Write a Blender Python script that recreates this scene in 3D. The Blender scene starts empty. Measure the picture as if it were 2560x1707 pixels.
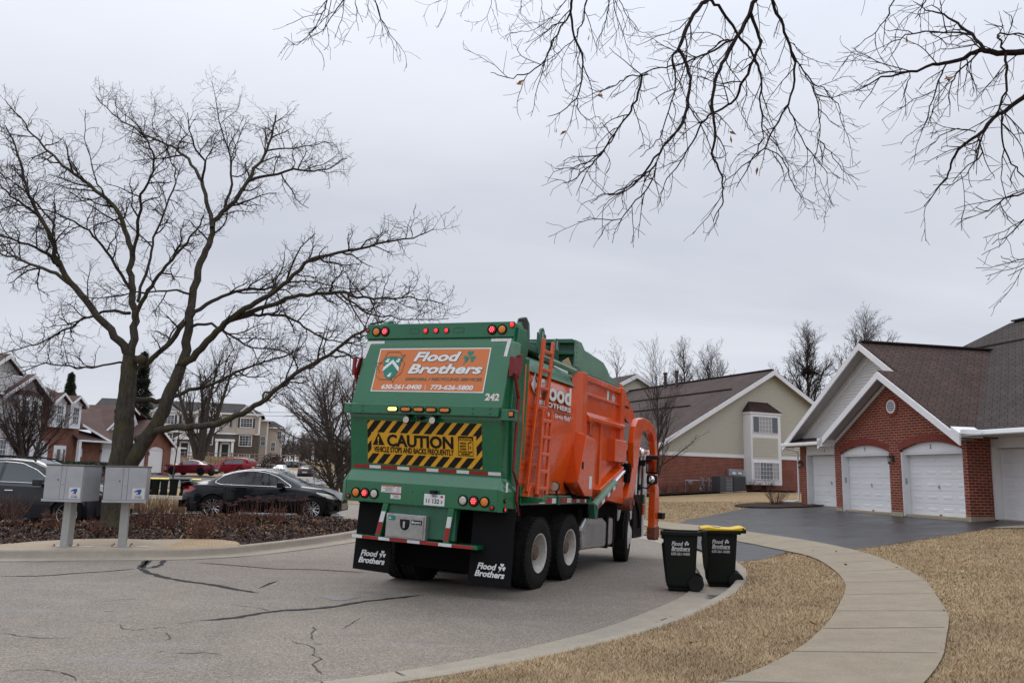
import bpy, bmesh, math, random
import numpy as np
from mathutils import Vector, Matrix, geometry as mgeo
rad = math.radians
random.seed(7)
rng = np.random.default_rng(11)
SC = bpy.context.scene
COL = SC.collection
PI = math.pi

# ------------------------------------------------------------ camera
CAM_H, CAM_F, CAM_P, CAM_R = 1.70, 2060.0, rad(9.264), rad(1.385)
cd = bpy.data.cameras.new("camera")
cam = bpy.data.objects.new("camera", cd)
COL.objects.link(cam)
cd.sensor_width = 36.0
cd.lens = 36.0 * CAM_F / 2560.0
cd.clip_start, cd.clip_end = 0.1, 4000.0
CAM_M = Matrix.Rotation(PI / 2 + CAM_P, 3, 'X') @ Matrix.Rotation(CAM_R, 3, 'Z')
cam.matrix_world = Matrix.Translation((0, 0, CAM_H)) @ CAM_M.to_4x4()
SC.camera = cam

# ------------------------------------------------------------ exposure, sky, sun
SC.view_settings.view_transform = 'Standard'
SC.view_settings.look = 'None'
SC.view_settings.exposure = 0.0
SC.view_settings.gamma = 1.0
SUN_EL, SUN_AZ = rad(48), rad(-25)        # azimuth from +Y towards +X
W = bpy.data.worlds.new("World")
SC.world = W
W.use_nodes = True
def build_world():
    nt = W.node_tree; N = nt.nodes; L = nt.links
    N.clear()
    out = N.new('ShaderNodeOutputWorld'); bg = N.new('ShaderNodeBackground')
    L.new(bg.outputs[0], out.inputs[0])
    sky = N.new('ShaderNodeTexSky'); sky.sky_type = 'NISHITA'; sky.sun_disc = False
    sky.sun_elevation = SUN_EL; sky.sun_rotation = SUN_AZ; sky.air_density = 1.0; sky.dust_density = 2.0
    tc = N.new('ShaderNodeTexCoord')
    sep = N.new('ShaderNodeSeparateXYZ'); L.new(tc.outputs['Generated'], sep.inputs[0])
    def mth(op, a, b=None, c=None):
        n = N.new('ShaderNodeMath'); n.operation = op
        for i, v in enumerate((a, b, c)):
            if v is None: continue
            if isinstance(v, (int, float)): n.inputs[i].default_value = v
            else: L.new(v, n.inputs[i])
        return n.outputs[0]
    # project the direction on a cloud deck so that clouds flatten towards the horizon
    zc = mth('ADD', mth('MAXIMUM', sep.outputs[2], 0.0), 0.16)
    cx = mth('DIVIDE', sep.outputs[0], zc); cy = mth('DIVIDE', sep.outputs[1], zc)
    cmb = N.new('ShaderNodeCombineXYZ'); L.new(cx, cmb.inputs[0]); L.new(cy, cmb.inputs[1])
    mp = N.new('ShaderNodeMapping'); mp.inputs['Scale'].default_value = (0.42, 0.85, 1); mp.inputs['Rotation'].default_value = (0, 0, 0.5)
    L.new(cmb.outputs[0], mp.inputs[0])
    nz = N.new('ShaderNodeTexNoise'); nz.inputs['Scale'].default_value = 1.0; nz.inputs['Detail'].default_value = 6.0
    nz.inputs['Roughness'].default_value = 0.5; nz.inputs['Distortion'].default_value = 0.35
    L.new(mp.outputs[0], nz.inputs['Vector'])
    cr = N.new('ShaderNodeValToRGB')
    cr.color_ramp.elements[0].position = 0.33; cr.color_ramp.elements[0].color = (0.595, 0.63, 0.715, 1)
    cr.color_ramp.elements[1].position = 0.66; cr.color_ramp.elements[1].color = (0.77, 0.80, 0.875, 1)
    L.new(nz.outputs['Fac'], cr.inputs[0])
    # brightness of the overcast by height: brighter at the horizon line, dip, brighter overhead
    el = N.new('ShaderNodeValToRGB')
    for p in (0.10, 0.22, 0.36, 0.50): el.color_ramp.elements.new(p)
    vals = [(0.0, 1.02), (0.10, 1.02), (0.22, 0.97), (0.36, 1.03), (0.50, 1.30), (1.0, 2.5)]
    for e, (p, v) in zip(el.color_ramp.elements, vals):
        e.position = p; e.color = (v * .57, v * .57, v * .57, 1)
    L.new(mth('MAXIMUM', sep.outputs[2], 0.0), el.inputs[0])
    mul = N.new('ShaderNodeMix'); mul.data_type = 'RGBA'; mul.blend_type = 'MULTIPLY'; mul.inputs['Factor'].default_value = 1
    L.new(cr.outputs[0], mul.inputs['A']); L.new(el.outputs[0], mul.inputs['B'])
    sc_ = N.new('ShaderNodeVectorMath'); sc_.operation = 'SCALE'; sc_.inputs['Scale'].default_value = 10.0 / .57 * 1.0
    L.new(mul.outputs['Result'], sc_.inputs[0])
    mx = N.new('ShaderNodeMix'); mx.data_type = 'RGBA'; mx.inputs['Factor'].default_value = 0.96
    L.new(sky.outputs[0], mx.inputs['A']); L.new(sc_.outputs[0], mx.inputs['B'])
    L.new(mx.outputs['Result'], bg.inputs[0])
    bg.inputs[1].default_value = 0.1
build_world()
sd = bpy.data.lights.new("sun", 'SUN'); sd.energy = 1.3; sd.angle = rad(30); sd.color = (1.0, 0.97, 0.92)
sun = bpy.data.objects.new("sun", sd); COL.objects.link(sun)
_sv = Vector((math.sin(SUN_AZ) * math.cos(SUN_EL), math.cos(SUN_AZ) * math.cos(SUN_EL), math.sin(SUN_EL)))
sun.rotation_euler = _sv.to_track_quat('Z', 'Y').to_euler()
sun.location = (0, 0, 40)

# ------------------------------------------------------------ measuring helpers (pixels of the 2560 photo -> world)
def ray(px, py):
    return CAM_M @ Vector(((px - 1280) / CAM_F, -(py - 853.5) / CAM_F, -1.0))
def dp(px, py, Y):
    d = ray(px, py); return Vector((0, 0, CAM_H)) + d * (Y / d.y)
def gz(px, py, z=0.0):
    d = ray(px, py); return Vector((0, 0, CAM_H)) + d * ((z - CAM_H) / d.z)

# ------------------------------------------------------------ terrain
RL = [(-60, -14), (-30, -4.2), (-14, 0.2), (-8, 2.2), (-4.5, 4.2), (-1.9, 5.85), (-.55, 6.7), (0.45, 7.65), (1.37, 8.74), (1.97, 9.65), (2.8, 11.17),
      (3.25, 12.09), (3.73, 13.3), (4.09, 14.44), (4.33, 15.41), (4.48, 16.5), (4.8, 18.2), (4.98, 19.8), (5.0, 21.6), (4.66, 24.3), (4.1, 26.2), (2.6, 29.6),
      (-1, 34), (-6, 38.5), (-14, 43), (-30, 47.0), (-60, 50)]
RLA = np.array(RL, float)
HLY = np.array([-80, 17, 20, 23, 27, 40, 48, 62, 78, 92, 130, 200, 400, 1500.])
HLZ = np.array([0, 0, 0.12, .25, .27, .14, .10, .35, .98, 1.0, 2.6, 3.8, 6.5, 12.0])
def sst(a, b, x):
    t = np.clip((x - a) / (b - a), 0, 1); return t * t * (3 - 2 * t)
def seg_dist(x, y, P):
    x = np.asarray(x, float); y = np.asarray(y, float)
    best = np.full(x.shape, 1e9); by = np.zeros(x.shape); sgn = np.zeros(x.shape)
    for a, b in zip(P[:-1], P[1:]):
        d = b - a; L2 = d @ d
        t = np.clip(((x - a[0]) * d[0] + (y - a[1]) * d[1]) / L2, 0, 1)
        qx, qy = a[0] + t * d[0], a[1] + t * d[1]
        dd = np.hypot(x - qx, y - qy)
        s = d[0] * (y - a[1]) - d[1] * (x - a[0])
        m = dd < best - 1e-9
        best = np.where(m, dd, best); by = np.where(m, qy, by); sgn = np.where(m, np.sign(s), sgn)
    return best, by, sgn
_ring = np.vstack([RLA, [[-900, 50], [-900, 2500], [900, 2500], [900, -300], [-60, -300]]])
def is_outer(x, y):
    x = np.asarray(x, float); y = np.asarray(y, float)
    ins = np.zeros(x.shape, bool)
    n = len(_ring)
    for i in range(n):
        (x1, y1), (x2, y2) = _ring[i], _ring[(i + 1) % n]
        c = ((y1 > y) != (y2 > y)) & (x < (x2 - x1) * (y - y1) / (y2 - y1 + 1e-12) + x1)
        ins ^= c
    return ins
def h_in(x, y):
    return np.interp(y, HLY, HLZ) * sst(2, -4, np.asarray(x, float))
def h_out(x, y):
    x = np.asarray(x, float); y = np.asarray(y, float)
    d, by, _ = seg_dist(x, y, RLA)
    ap = sst(16.3, 17.6, by) * (1 - sst(26.5, 28.5, by))
    hr = .15 - .13 * ap * (1 - sst(0.0, 1.5, d)) + .056 * np.minimum(d, 18)
    hl = np.interp(y, HLY, HLZ)
    w = sst(-7, 1, x + 0.0 * y) * (1 - sst(75, 160, y)) 
    return hl * (1 - w) + np.maximum(hr * w, 0) + 0
def hgt(x, y):
    x = np.asarray(x, float); y = np.asarray(y, float)
    return np.where(is_outer(x, y), h_out(x, y), h_in(x, y))
def H(x, y): return float(hgt(np.array([x]), np.array([y]))[0])
def gp(px, py, dz=0.0):
    z = 0.0
    for _ in range(25):
        p = gz(px, py, z + dz); z = .5 * z + .5 * H(p.x, p.y)
    return p

# ------------------------------------------------------------ tagging
def tag(o, label=None, cat=None, group=None, kind=None):
    if label: o['label'] = label
    if cat: o['category'] = cat
    if group: o['group'] = group
    if kind: o['kind'] = kind
    return o
def thing(name, label, cat, loc=(0, 0, 0), rz=0.0, group=None, mat=None):
    o = bpy.data.objects.new(name, None); COL.objects.link(o); o.empty_display_size = .2
    if mat is not None: o.matrix_world = mat
    else: o.location = loc; o.rotation_euler = (0, 0, rz)
    return tag(o, label, cat, group)
def children(o): return [c for c in bpy.data.objects if c.parent == o]
def copy_tree(o, parent=None, kids=None):
    c = o.copy(); COL.objects.link(c)
    if parent is not None: c.parent = parent
    for ch in children(o): copy_tree(ch, c)
    return c

# ------------------------------------------------------------ mesh builder
class MB:
    def __init__(s): s.v = []; s.f = []; s.m = []; s.mi = 0
    def add(s, vs, fs):
        o = len(s.v); s.v += [tuple(p) for p in vs]
        for f in fs: s.f.append(tuple(i + o for i in f)); s.m.append(s.mi)
        return s
    def box(s, c, d, R=None):
        x, y, z = d[0] / 2, d[1] / 2, d[2] / 2
        P = [Vector((a, b, e)) for a in (-x, x) for b in (-y, y) for e in (-z, z)]
        if R is not None: P = [R @ p for p in P]
        return s.add([p + Vector(c) for p in P], [(0, 1, 3, 2), (4, 6, 7, 5), (0, 4, 5, 1), (2, 3, 7, 6), (0, 2, 6, 4), (1, 5, 7, 3)])
    def b2(s, a, b):
        return s.box([(a[i] + b[i]) / 2 for i in range(3)], [abs(b[i] - a[i]) for i in range(3)])
    def prism(s, poly, ax, a, b):
        """poly: 2-D outline in the two other axes (in x,y,z order), extruded along axis ax from a to b"""
        def mk(p, t):
            q = list(p); q.insert(ax, t); return q
        n = len(poly)
        ar = sum(poly[i][0] * poly[(i + 1) % n][1] - poly[(i + 1) % n][0] * poly[i][1] for i in range(n))
        if ax == 1: ar = -ar
        if (ar < 0) != (b < a): poly = poly[::-1]
        vs = [mk(p, a) for p in poly] + [mk(p, b) for p in poly]
        fs = [tuple(range(n))[::-1], tuple(range(n, 2 * n))] + [(i, (i + 1) % n, n + (i + 1) % n, n + i) for i in range(n)]
        return s.add(vs, fs)
    def tube(s, path, r, n=8, cap=True):
        P = [Vector(p) for p in path]; m = len(P)
        rr = r if isinstance(r, (list, tuple, np.ndarray)) else [r] * m
        vs = []; up = None
        for i in range(m):
            t = (P[min(i + 1, m - 1)] - P[max(i - 1, 0)])
            t = t.normalized() if t.length > 1e-9 else Vector((0, 0, 1))
            if up is None:
                a = Vector((0, 0, 1)) if abs(t.z) < .9 else Vector((1, 0, 0)); up = t.cross(a).normalized()
            up = (up - t * up.dot(t)); up = up.normalized() if up.length > 1e-6 else t.orthogonal().normalized()
            w = t.cross(up)
            for k in range(n):
                A = 2 * PI * k / n; vs.append(P[i] + (up * math.cos(A) + w * math.sin(A)) * rr[i])
        fs = [(i * n + k, i * n + (k + 1) % n, (i + 1) * n + (k + 1) % n, (i + 1) * n + k) for i in range(m - 1) for k in range(n)]
        if cap: fs += [tuple(range(n))[::-1], tuple(range((m - 1) * n, m * n))]
        return s.add(vs, fs)
    def lathe(s, prof, c=(0, 0, 0), ax=2, n=24, R=None):
        """prof: (radius, height) pairs; axis ax through c"""
        vs = []; fs = []
        for r, h in prof:
            for k in range(n):
                A = 2 * PI * k / n; p = [r * math.cos(A), r * math.sin(A)]
                p.insert(ax, h); p = Vector(p)
                if R is not None: p = R @ p
                vs.append(p + Vector(c))
        m = len(prof)
        for i in range(m - 1):
            for k in range(n):
                f = (i * n + k, i * n + (k + 1) % n, (i + 1) * n + (k + 1) % n, (i + 1) * n + k)
                fs.append(f if ax != 1 else f[::-1])
        return s.add(vs, fs)
    def disc(s, c, r, ax, n=24, R=None, h=.01, r2=None):
        return s.lathe([(0.0005, 0), (r, 0), (r2 if r2 is not None else r, h), (0.0005, h)], c, ax, n, R)
    def quad(s, a, b, c, d): return s.add([a, b, c, d], [(0, 1, 2, 3)])
    def build(s, name, mats, parent=None, smooth=False, bevel=0, seg=2, angle=35, sub=0, recalc=True, solid=0):
        me = bpy.data.meshes.new(name)
        me.from_pydata(s.v, [], s.f)
        if not isinstance(mats, (list, tuple)): mats = [mats]
        for m in mats: me.materials.append(m)
        if len(mats) > 1: me.polygons.foreach_set('material_index', s.m)
        if recalc:
            bm = bmesh.new(); bm.from_mesh(me)
            bmesh.ops.recalc_face_normals(bm, faces=bm.faces); bm.to_mesh(me); bm.free()
        if smooth:
            me.polygons.foreach_set('use_smooth', [True] * len(me.polygons))
            if smooth == 'auto': me.set_sharp_from_angle(angle=rad(angle))
        me.update()
        o = bpy.data.objects.new(name, me); COL.objects.link(o)
        if parent is not None: o.parent = parent
        if solid:
            md = o.modifiers.new('t', 'SOLIDIFY'); md.thickness = solid; md.offset = -1
        if bevel:
            md = o.modifiers.new('b', 'BEVEL'); md.width = bevel; md.segments = seg; md.limit_method = 'ANGLE'; md.angle_limit = rad(40)
        if sub:
            md = o.modifiers.new('s', 'SUBSURF'); md.levels = sub; md.render_levels = sub
        return o
def npmesh(name, V, F, mats, parent=None, smooth=False, mi=None):
    """fast mesh from arrays; F is (n,k)"""
    V = np.asarray(V, np.float32); F = np.asarray(F, np.int32)
    me = bpy.data.meshes.new(name); n, k = F.shape
    me.vertices.add(len(V)); me.vertices.foreach_set('co', V.ravel())
    me.loops.add(n * k); me.loops.foreach_set('vertex_index', F.ravel())
    me.polygons.add(n); me.polygons.foreach_set('loop_start', np.arange(0, n * k, k, dtype=np.int32))
    if not isinstance(mats, (list, tuple)): mats = [mats]
    for m in mats: me.materials.append(m)
    if mi is not None: me.polygons.foreach_set('material_index', np.asarray(mi, np.int32))
    if smooth: me.polygons.foreach_set('use_smooth', np.ones(n, bool))
    me.update(calc_edges=True); me.validate()
    o = bpy.data.objects.new(name, me); COL.objects.link(o)
    if parent is not None: o.parent = parent
    return o

# ------------------------------------------------------------ materials
class NT:
    def __init__(s, name):
        m = bpy.data.materials.new(name); m.use_nodes = True; s.m = m; s.t = m.node_tree; s.N = s.t.nodes; s.L = s.t.links
        s.b = s.N['Principled BSDF']
    def n(s, typ, **kw):
        x = s.N.new('ShaderNode' + typ)
        for k, v in kw.items(): setattr(x, k, v)
        return x
    def set(s, sock, v):
        if isinstance(v, (int, float)): sock.default_value = (v, v, v, 1) if sock.type == 'RGBA' else v
        elif isinstance(v, (tuple, list)): sock.default_value = (*v, 1) if len(v) == 3 and sock.type == 'RGBA' else v
        else: s.L.new(v, sock)
    def math(s, op, a, b=0.0, c=None, clamp=False):
        x = s.n('Math', operation=op, use_clamp=clamp); s.set(x.inputs[0], a); s.set(x.inputs[1], b)
        if c is not None: s.set(x.inputs[2], c)
        return x.outputs[0]
    def coord(s, kind='Object', scale=None):
        c = s.n('TexCoord').outputs[kind]
        if scale is not None:
            mp = s.n('Mapping'); s.L.new(c, mp.inputs[0]); mp.inputs['Scale'].default_value = scale if isinstance(scale, (tuple, list)) else (scale,) * 3
            c = mp.outputs[0]
        return c
    def noise(s, vec, scale=5, det=4, rough=.55, dist=0):
        x = s.n('TexNoise'); s.L.new(vec, x.inputs['Vector']); x.inputs['Scale'].default_value = scale
        x.inputs['Detail'].default_value = det; x.inputs['Roughness'].default_value = rough; x.inputs['Distortion'].default_value = dist
        return x.outputs['Fac']
    def ramp(s, fac, *stops):
        x = s.n('ValToRGB'); s.set(x.inputs[0], fac); e = x.color_ramp.elements
        while len(e) < len(stops): e.new(.5)
        for q, (p, c) in zip(e, stops): q.position = p; q.color = (c, c, c, 1) if isinstance(c, (int, float)) else (*c, 1)
        return x.outputs[0]
    def mix(s, fac, a, b, mode='MIX'):
        x = s.n('Mix', data_type='RGBA', blend_type=mode); s.set(x.inputs['Factor'], fac); s.set(x.inputs['A'], a); s.set(x.inputs['B'], b)
        return x.outputs['Result']
    def bump(s, hgt, dist=.01, strength=1.0, prev=None):
        x = s.n('Bump'); x.inputs['Strength'].default_value = strength; x.inputs['Distance'].default_value = dist
        s.L.new(hgt, x.inputs['Height'])
        if prev is not None: s.L.new(prev, x.inputs['Normal'])
        return x.outputs[0]
    def fin(s, col=None, rough=None, normal=None, **kw):
        if col is not None: s.set(s.b.inputs['Base Color'], col)
        if rough is not None: s.set(s.b.inputs['Roughness'], rough)
        if normal is not None: s.L.new(normal, s.b.inputs['Normal'])
        for k, v in kw.items(): s.set(s.b.inputs[k.replace('_', ' ')], v)
        return s.m
_mc = {}
def mat(name, col, rough=.6, metal=0.0, var=.12, vs=6.0, bump=0.0, bs=80.0, coat=0.0, spec=.5, grime=0.0, gcol=(.05, .045, .04)):
    if name in _mc: return _mc[name]
    t = NT(name); c = t.coord()
    n = t.noise(c, vs, 5, .6)
    lo = tuple(x * (1 - var) for x in col); hi = tuple(min(1, x * (1 + var)) for x in col)
    cc = t.ramp(n, (.3, lo), (.7, hi))
    if grime:
        g = t.noise(t.coord(scale=(1, 1, .35)), vs * 1.7, 7, .68)
        cc = t.mix(t.ramp(g, (.56, 0.0), (.78, grime)), cc, gcol)
    r = t.ramp(n, (.3, max(0, rough - .08)), (.7, min(1, rough + .08)))
    kw = {}
    nm = None
    if bump: nm = t.bump(t.noise(c, bs, 3), bump)
    m = t.fin(cc, r, nm, Metallic=metal, Coat_Weight=coat, Coat_Roughness=.08, Specular_IOR_Level=spec)
    _mc[name] = m
    return m
def emit(name, col, strength):
    if name in _mc: return _mc[name]
    t = NT(name); m = t.fin(col, .3, None, Emission_Color=col, Emission_Strength=strength); _mc[name] = m; return m
def glassm(name, col=(.02, .025, .03), rough=.03):
    """window seen from outside by day: dark and reflective"""
    if name in _mc: return _mc[name]
    t = NT(name); m = t.fin(col, rough, None, Specular_IOR_Level=.8, Coat_Weight=.6, Coat_Roughness=.02); _mc[name] = m; return m

def text(name, s, m, parent, org, ux, uy, size, bold=0.0, shear=0.0, width=None, align='CENTER', depth=.0015, sp=1.0, layer=0.0):
    """lettering lying in the plane (ux, uy) with its baseline centre at org; out = ux x uy"""
    cu = bpy.data.curves.new(name, 'FONT'); cu.body = s; cu.size = size; cu.align_x = align; cu.offset = bold * size
    cu.shear = shear; cu.extrude = depth; cu.space_character = sp; cu.resolution_u = 3
    cu.materials.append(m)
    o = bpy.data.objects.new(name, cu); COL.objects.link(o)
    ux = Vector(ux).normalized(); uy = Vector(uy); uy = (uy - ux * uy.dot(ux)).normalized(); uz = ux.cross(uy)
    bpy.context.view_layer.update()
    me = bpy.data.meshes.new_from_object(o.evaluated_get(bpy.context.evaluated_depsgraph_get())); me.name = name
    bpy.data.objects.remove(o); bpy.data.curves.remove(cu)
    if not me.materials: me.materials.append(m)
    o = bpy.data.objects.new(name, me); COL.objects.link(o)
    sx = 1.0
    if width and len(me.vertices):
        xs = [v.co.x for v in me.vertices]; sx = width / (max(xs) - min(xs))
    Mx = Matrix((ux * sx, uy, uz)).transposed().to_4x4(); Mx.translation = Vector(org) + uz * (depth + .0008 + layer)
    if parent is not None: o.parent = parent
    o.matrix_local = Mx
    return o
# ============================================================ GROUND
def resample(P, step, closed=False):
    P = [np.array(p[:2], float) for p in P]
    if closed: P = P + [P[0]]
    out = []
    for a, b in zip(P[:-1], P[1:]):
        n = max(1, int(math.ceil(np.linalg.norm(b - a) / step)))
        out += [tuple(a + (b - a) * i / n) for i in range(n)]
    if not closed: out.append(tuple(P[-1]))
    return out
def smooth_line(P, it=2):
    P = [np.array(p[:2], float) for p in P]
    for _ in range(it):
        Q = [P[0]]
        for a, b in zip(P[:-1], P[1:]): Q += [a * .75 + b * .25, a * .25 + b * .75]
        Q.append(P[-1]); P = Q
    return [tuple(p) for p in P]
def offset_line(P, d):
    P = np.array(P, float); T = np.gradient(P, axis=0); T /= np.linalg.norm(T, axis=1)[:, None] + 1e-9
    return P + np.stack([-T[:, 1], T[:, 0]], 1) * d
def in_poly(x, y, poly):
    ins = np.zeros(np.shape(x), bool); n = len(poly)
    for i in range(n):
        (x1, y1), (x2, y2) = poly[i][:2], poly[(i + 1) % n][:2]
        ins ^= ((y1 > y) != (y2 > y)) & (x < (x2 - x1) * (y - y1) / (y2 - y1 + 1e-12) + x1)
    return ins
def cdt(name, bnds, pts, zf, m, parent=None, only_inside=True, smooth=True):
    vs = []; es = []; fs = []
    for P, closed in bnds:
        o = len(vs); vs += [Vector(p[:2]) for p in P]; n = len(P)
        if closed and only_inside: fs.append(list(range(o, o + n)))
        else: es += [(o + i, o + i + 1) for i in range(n - 1)]
    vs += [Vector(p) for p in pts]
    r = mgeo.delaunay_2d_cdt(vs, es, fs, 1 if only_inside else 0, 1e-4)
    V = np.array([(p.x, p.y) for p in r[0]]); Z = zf(V[:, 0], V[:, 1])
    F = np.array([f for f in r[2] if len(f) == 3])
    a = V[F]; ar = (a[:, 1, 0] - a[:, 0, 0]) * (a[:, 2, 1] - a[:, 0, 1]) - (a[:, 2, 0] - a[:, 0, 0]) * (a[:, 1, 1] - a[:, 0, 1])
    F[ar < 0] = F[ar < 0][:, ::-1]
    return npmesh(name, np.column_stack([V, Z]), F, m, parent, smooth)
def grid_in(poly, step, margin=.35):
    a = np.array([p[:2] for p in poly]); x0, y0 = a.min(0); x1, y1 = a.max(0)
    gx, gy = np.meshgrid(np.arange(x0, x1, step), np.arange(y0, y1, step)); gx = gx.ravel(); gy = gy.ravel()
    k = in_poly(gx, gy, poly); gx, gy = gx[k], gy[k]
    d, _, _ = seg_dist(gx, gy, np.vstack([a, a[:1]])); k = d > step * margin
    return np.column_stack([gx[k], gy[k]])
def patch(name, poly, zf, m, step=1.0, parent=None, kind='structure'):
    b = resample(poly, step, True)
    o = cdt(name, [(b, True)], grid_in(b, step), zf, m, parent)
    if parent is None: o['kind'] = kind
    return o

# ---- materials of the ground
def m_grass():
    t = NT('dead_grass'); c = t.coord()
    a = t.noise(c, .55, 4, .6); b = t.noise(c, 9, 6, .7); f = t.noise(t.coord(scale=(1, 1, .2)), 90, 3, .7)
    col = t.ramp(b, (.3, (.25, .172, .094)), (.52, (.385, .275, .158)), (.75, (.50, .375, .235)))
    col = t.mix(t.ramp(a, (.46, 0.0), (.68, .55)), col, (.20, .18, .085))
    col = t.mix(t.ramp(t.noise(c, 1.7, 4), (.45, 0.), (.7, .5)), col, (.32, .20, .105))
    col = t.mix(.5, col, t.ramp(f, (.3, .35), (.7, 1.0)), 'MULTIPLY')
    return t.fin(col, .95, t.bump(f, .03, .8), Specular_IOR_Level=.15)
def m_road():
    t = NT('road_aggregate'); c = t.coord()
    v = t.n('TexVoronoi', feature='F1'); t.L.new(c, v.inputs['Vector']); v.inputs['Scale'].default_value = 75
    sp = t.n('SeparateColor'); t.L.new(v.outputs['Color'], sp.inputs[0])
    stone = t.ramp(sp.outputs[0], (.0, (.135, .113, .092)), (.35, (.195, .165, .135)), (.7, (.25, .213, .175)), (1., (.34, .30, .255)))
    big = t.noise(c, .22, 5, .6, .6); mid = t.noise(c, 1.6, 5, .65)
    col = t.mix(.75, stone, t.ramp(t.noise(c, 160, 2), (.25, .55), (.75, 1.2)), 'MULTIPLY')
    col = t.mix(1.0, col, t.ramp(big, (.3, .86), (.7, 1.1)), 'MULTIPLY')
    col = t.mix(1.0, col, t.ramp(mid, (.3, .90), (.7, 1.06)), 'MULTIPLY')
    # wheel-polished bluish streaks
    st = t.noise(t.coord(scale=(.35, 2.2, 1)), 1.1, 4, .6)
    col = t.mix(t.ramp(st, (.56, 0.0), (.72, .35)), col, (.235, .235, .245))
    hb = t.n('TexVoronoi', feature='F1'); t.L.new(c, hb.inputs['Vector']); hb.inputs['Scale'].default_value = 75
    return t.fin(col, .82, t.bump(hb.outputs['Distance'], .006, .55), Specular_IOR_Level=.35)
def m_concrete(name, base, stain=.35, tone=(.20, .17, .13)):
    t = NT(name); c = t.coord()
    n = t.noise(c, 3.1, 6, .65); f = t.noise(c, 130, 2); big = t.noise(c, .6, 4)
    col = t.ramp(n, (.3, tuple(x * .84 for x in base)), (.7, tuple(min(1, x * 1.1) for x in base)))
    col = t.mix(t.ramp(big, (.45, 0.), (.72, stain)), col, tone)
    col = t.mix(.5, col, t.ramp(f, (.3, .72), (.7, 1.12)), 'MULTIPLY')
    sp = t.n('TexVoronoi', feature='F1'); t.L.new(c, sp.inputs['Vector']); sp.inputs['Scale'].default_value = 120
    q = t.n('SeparateColor'); t.L.new(sp.outputs['Color'], q.inputs[0])
    col = t.mix(t.ramp(q.outputs[1], (.90, 0.), (.96, .3)), col, (.5, .46, .38))
    return t.fin(col, .85, t.bump(f, .004, .5), Specular_IOR_Level=.3)
def m_asphalt(name, base, wet=0.0, rough=.5):
    t = NT(name); c = t.coord()
    n = t.noise(t.coord(scale=(1, 1.6, 1)), .8, 5, .6, .5); f = t.noise(c, 220, 2); n2 = t.noise(c, 3.5, 5, .6)
    col = t.ramp(n2, (.3, tuple(x * .8 for x in base)), (.7, tuple(x * 1.25 for x in base)))
    if wet:
        w = t.ramp(n, (.44, 0.0), (.56, 1.0))
        col = t.mix(w, t.mix(1, col, 1.5, 'MULTIPLY'), t.mix(1, col, .6, 'MULTIPLY'))
        r = t.ramp(n, (.40, rough), (.56, .04))
        nb = t.bump(t.math('MULTIPLY', f, t.math('SUBTRACT', 1.0, w)), .004, .5)
    else:
        r = t.ramp(n, (.35, rough - .12), (.65, rough + .1)); nb = t.bump(f, .003, .35)
    return t.fin(col, r, nb)
def m_mulch():
    t = NT('bark_mulch'); c = t.coord()
    v = t.n('TexVoronoi', feature='F1'); t.L.new(t.coord(scale=(1, 2.2, 1)), v.inputs['Vector']); v.inputs['Scale'].default_value = 28
    q = t.n('SeparateColor'); t.L.new(v.outputs['Color'], q.inputs[0])
    col = t.ramp(q.outputs[0], (0, (.02, .012, .010)), (.5, (.045, .026, .021)), (.85, (.085, .052, .042)), (1, (.16, .11, .085)))
    return t.fin(col, .95, t.bump(v.outputs['Distance'], .04, 1.0), Specular_IOR_Level=.2)
MG, MRD = m_grass(), m_road()
M_WALK = m_concrete('walk_concrete', (.255, .212, .155), .35, (.20, .155, .105))
M_KERB = m_concrete('kerb_concrete', (.30, .265, .21), .45, (.23, .21, .175))
M_PAD = m_concrete('pad_concrete', (.36, .29, .21), .3, (.29, .215, .145))
M_LOT = m_asphalt('wet_asphalt', (.035, .036, .040), 1.0, .4)
M_DRIVE = m_asphalt('sealed_asphalt', (.024, .024, .026), 0.0, .40)
M_SEAL = mat('tar_seal', (.024, .024, .027), .8, var=.35, vs=30, spec=.15)
M_CRACK = mat('crack_shadow', (.055, .046, .038), .95)
M_WHITEPAINT = mat('line_paint', (.62, .62, .60), .6, var=.25, vs=14)
M_MULCH = m_mulch()

# ---- lines
RLs = smooth_line(RL, 2)
KL = smooth_line([(-30, 12.0), (-20, 13.2), (-14, 14.2), (-9.2, 15.41), (-8, 15.9), (-7.3, 16.1), (-6.6, 16.33), (-6.07, 16.66), (-5.5, 17.35), (-4.56, 18.79), (-3.78, 20.41),
                  (-3.45, 21.5), (-3.5, 22.4), (-3.9, 23.1), (-4.4, 23.4)], 2)
ZI = lambda x, y: h_in(x, y)
ZO = lambda x, y: h_out(x, y)
ZH = lambda x, y: hgt(x, y)

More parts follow.
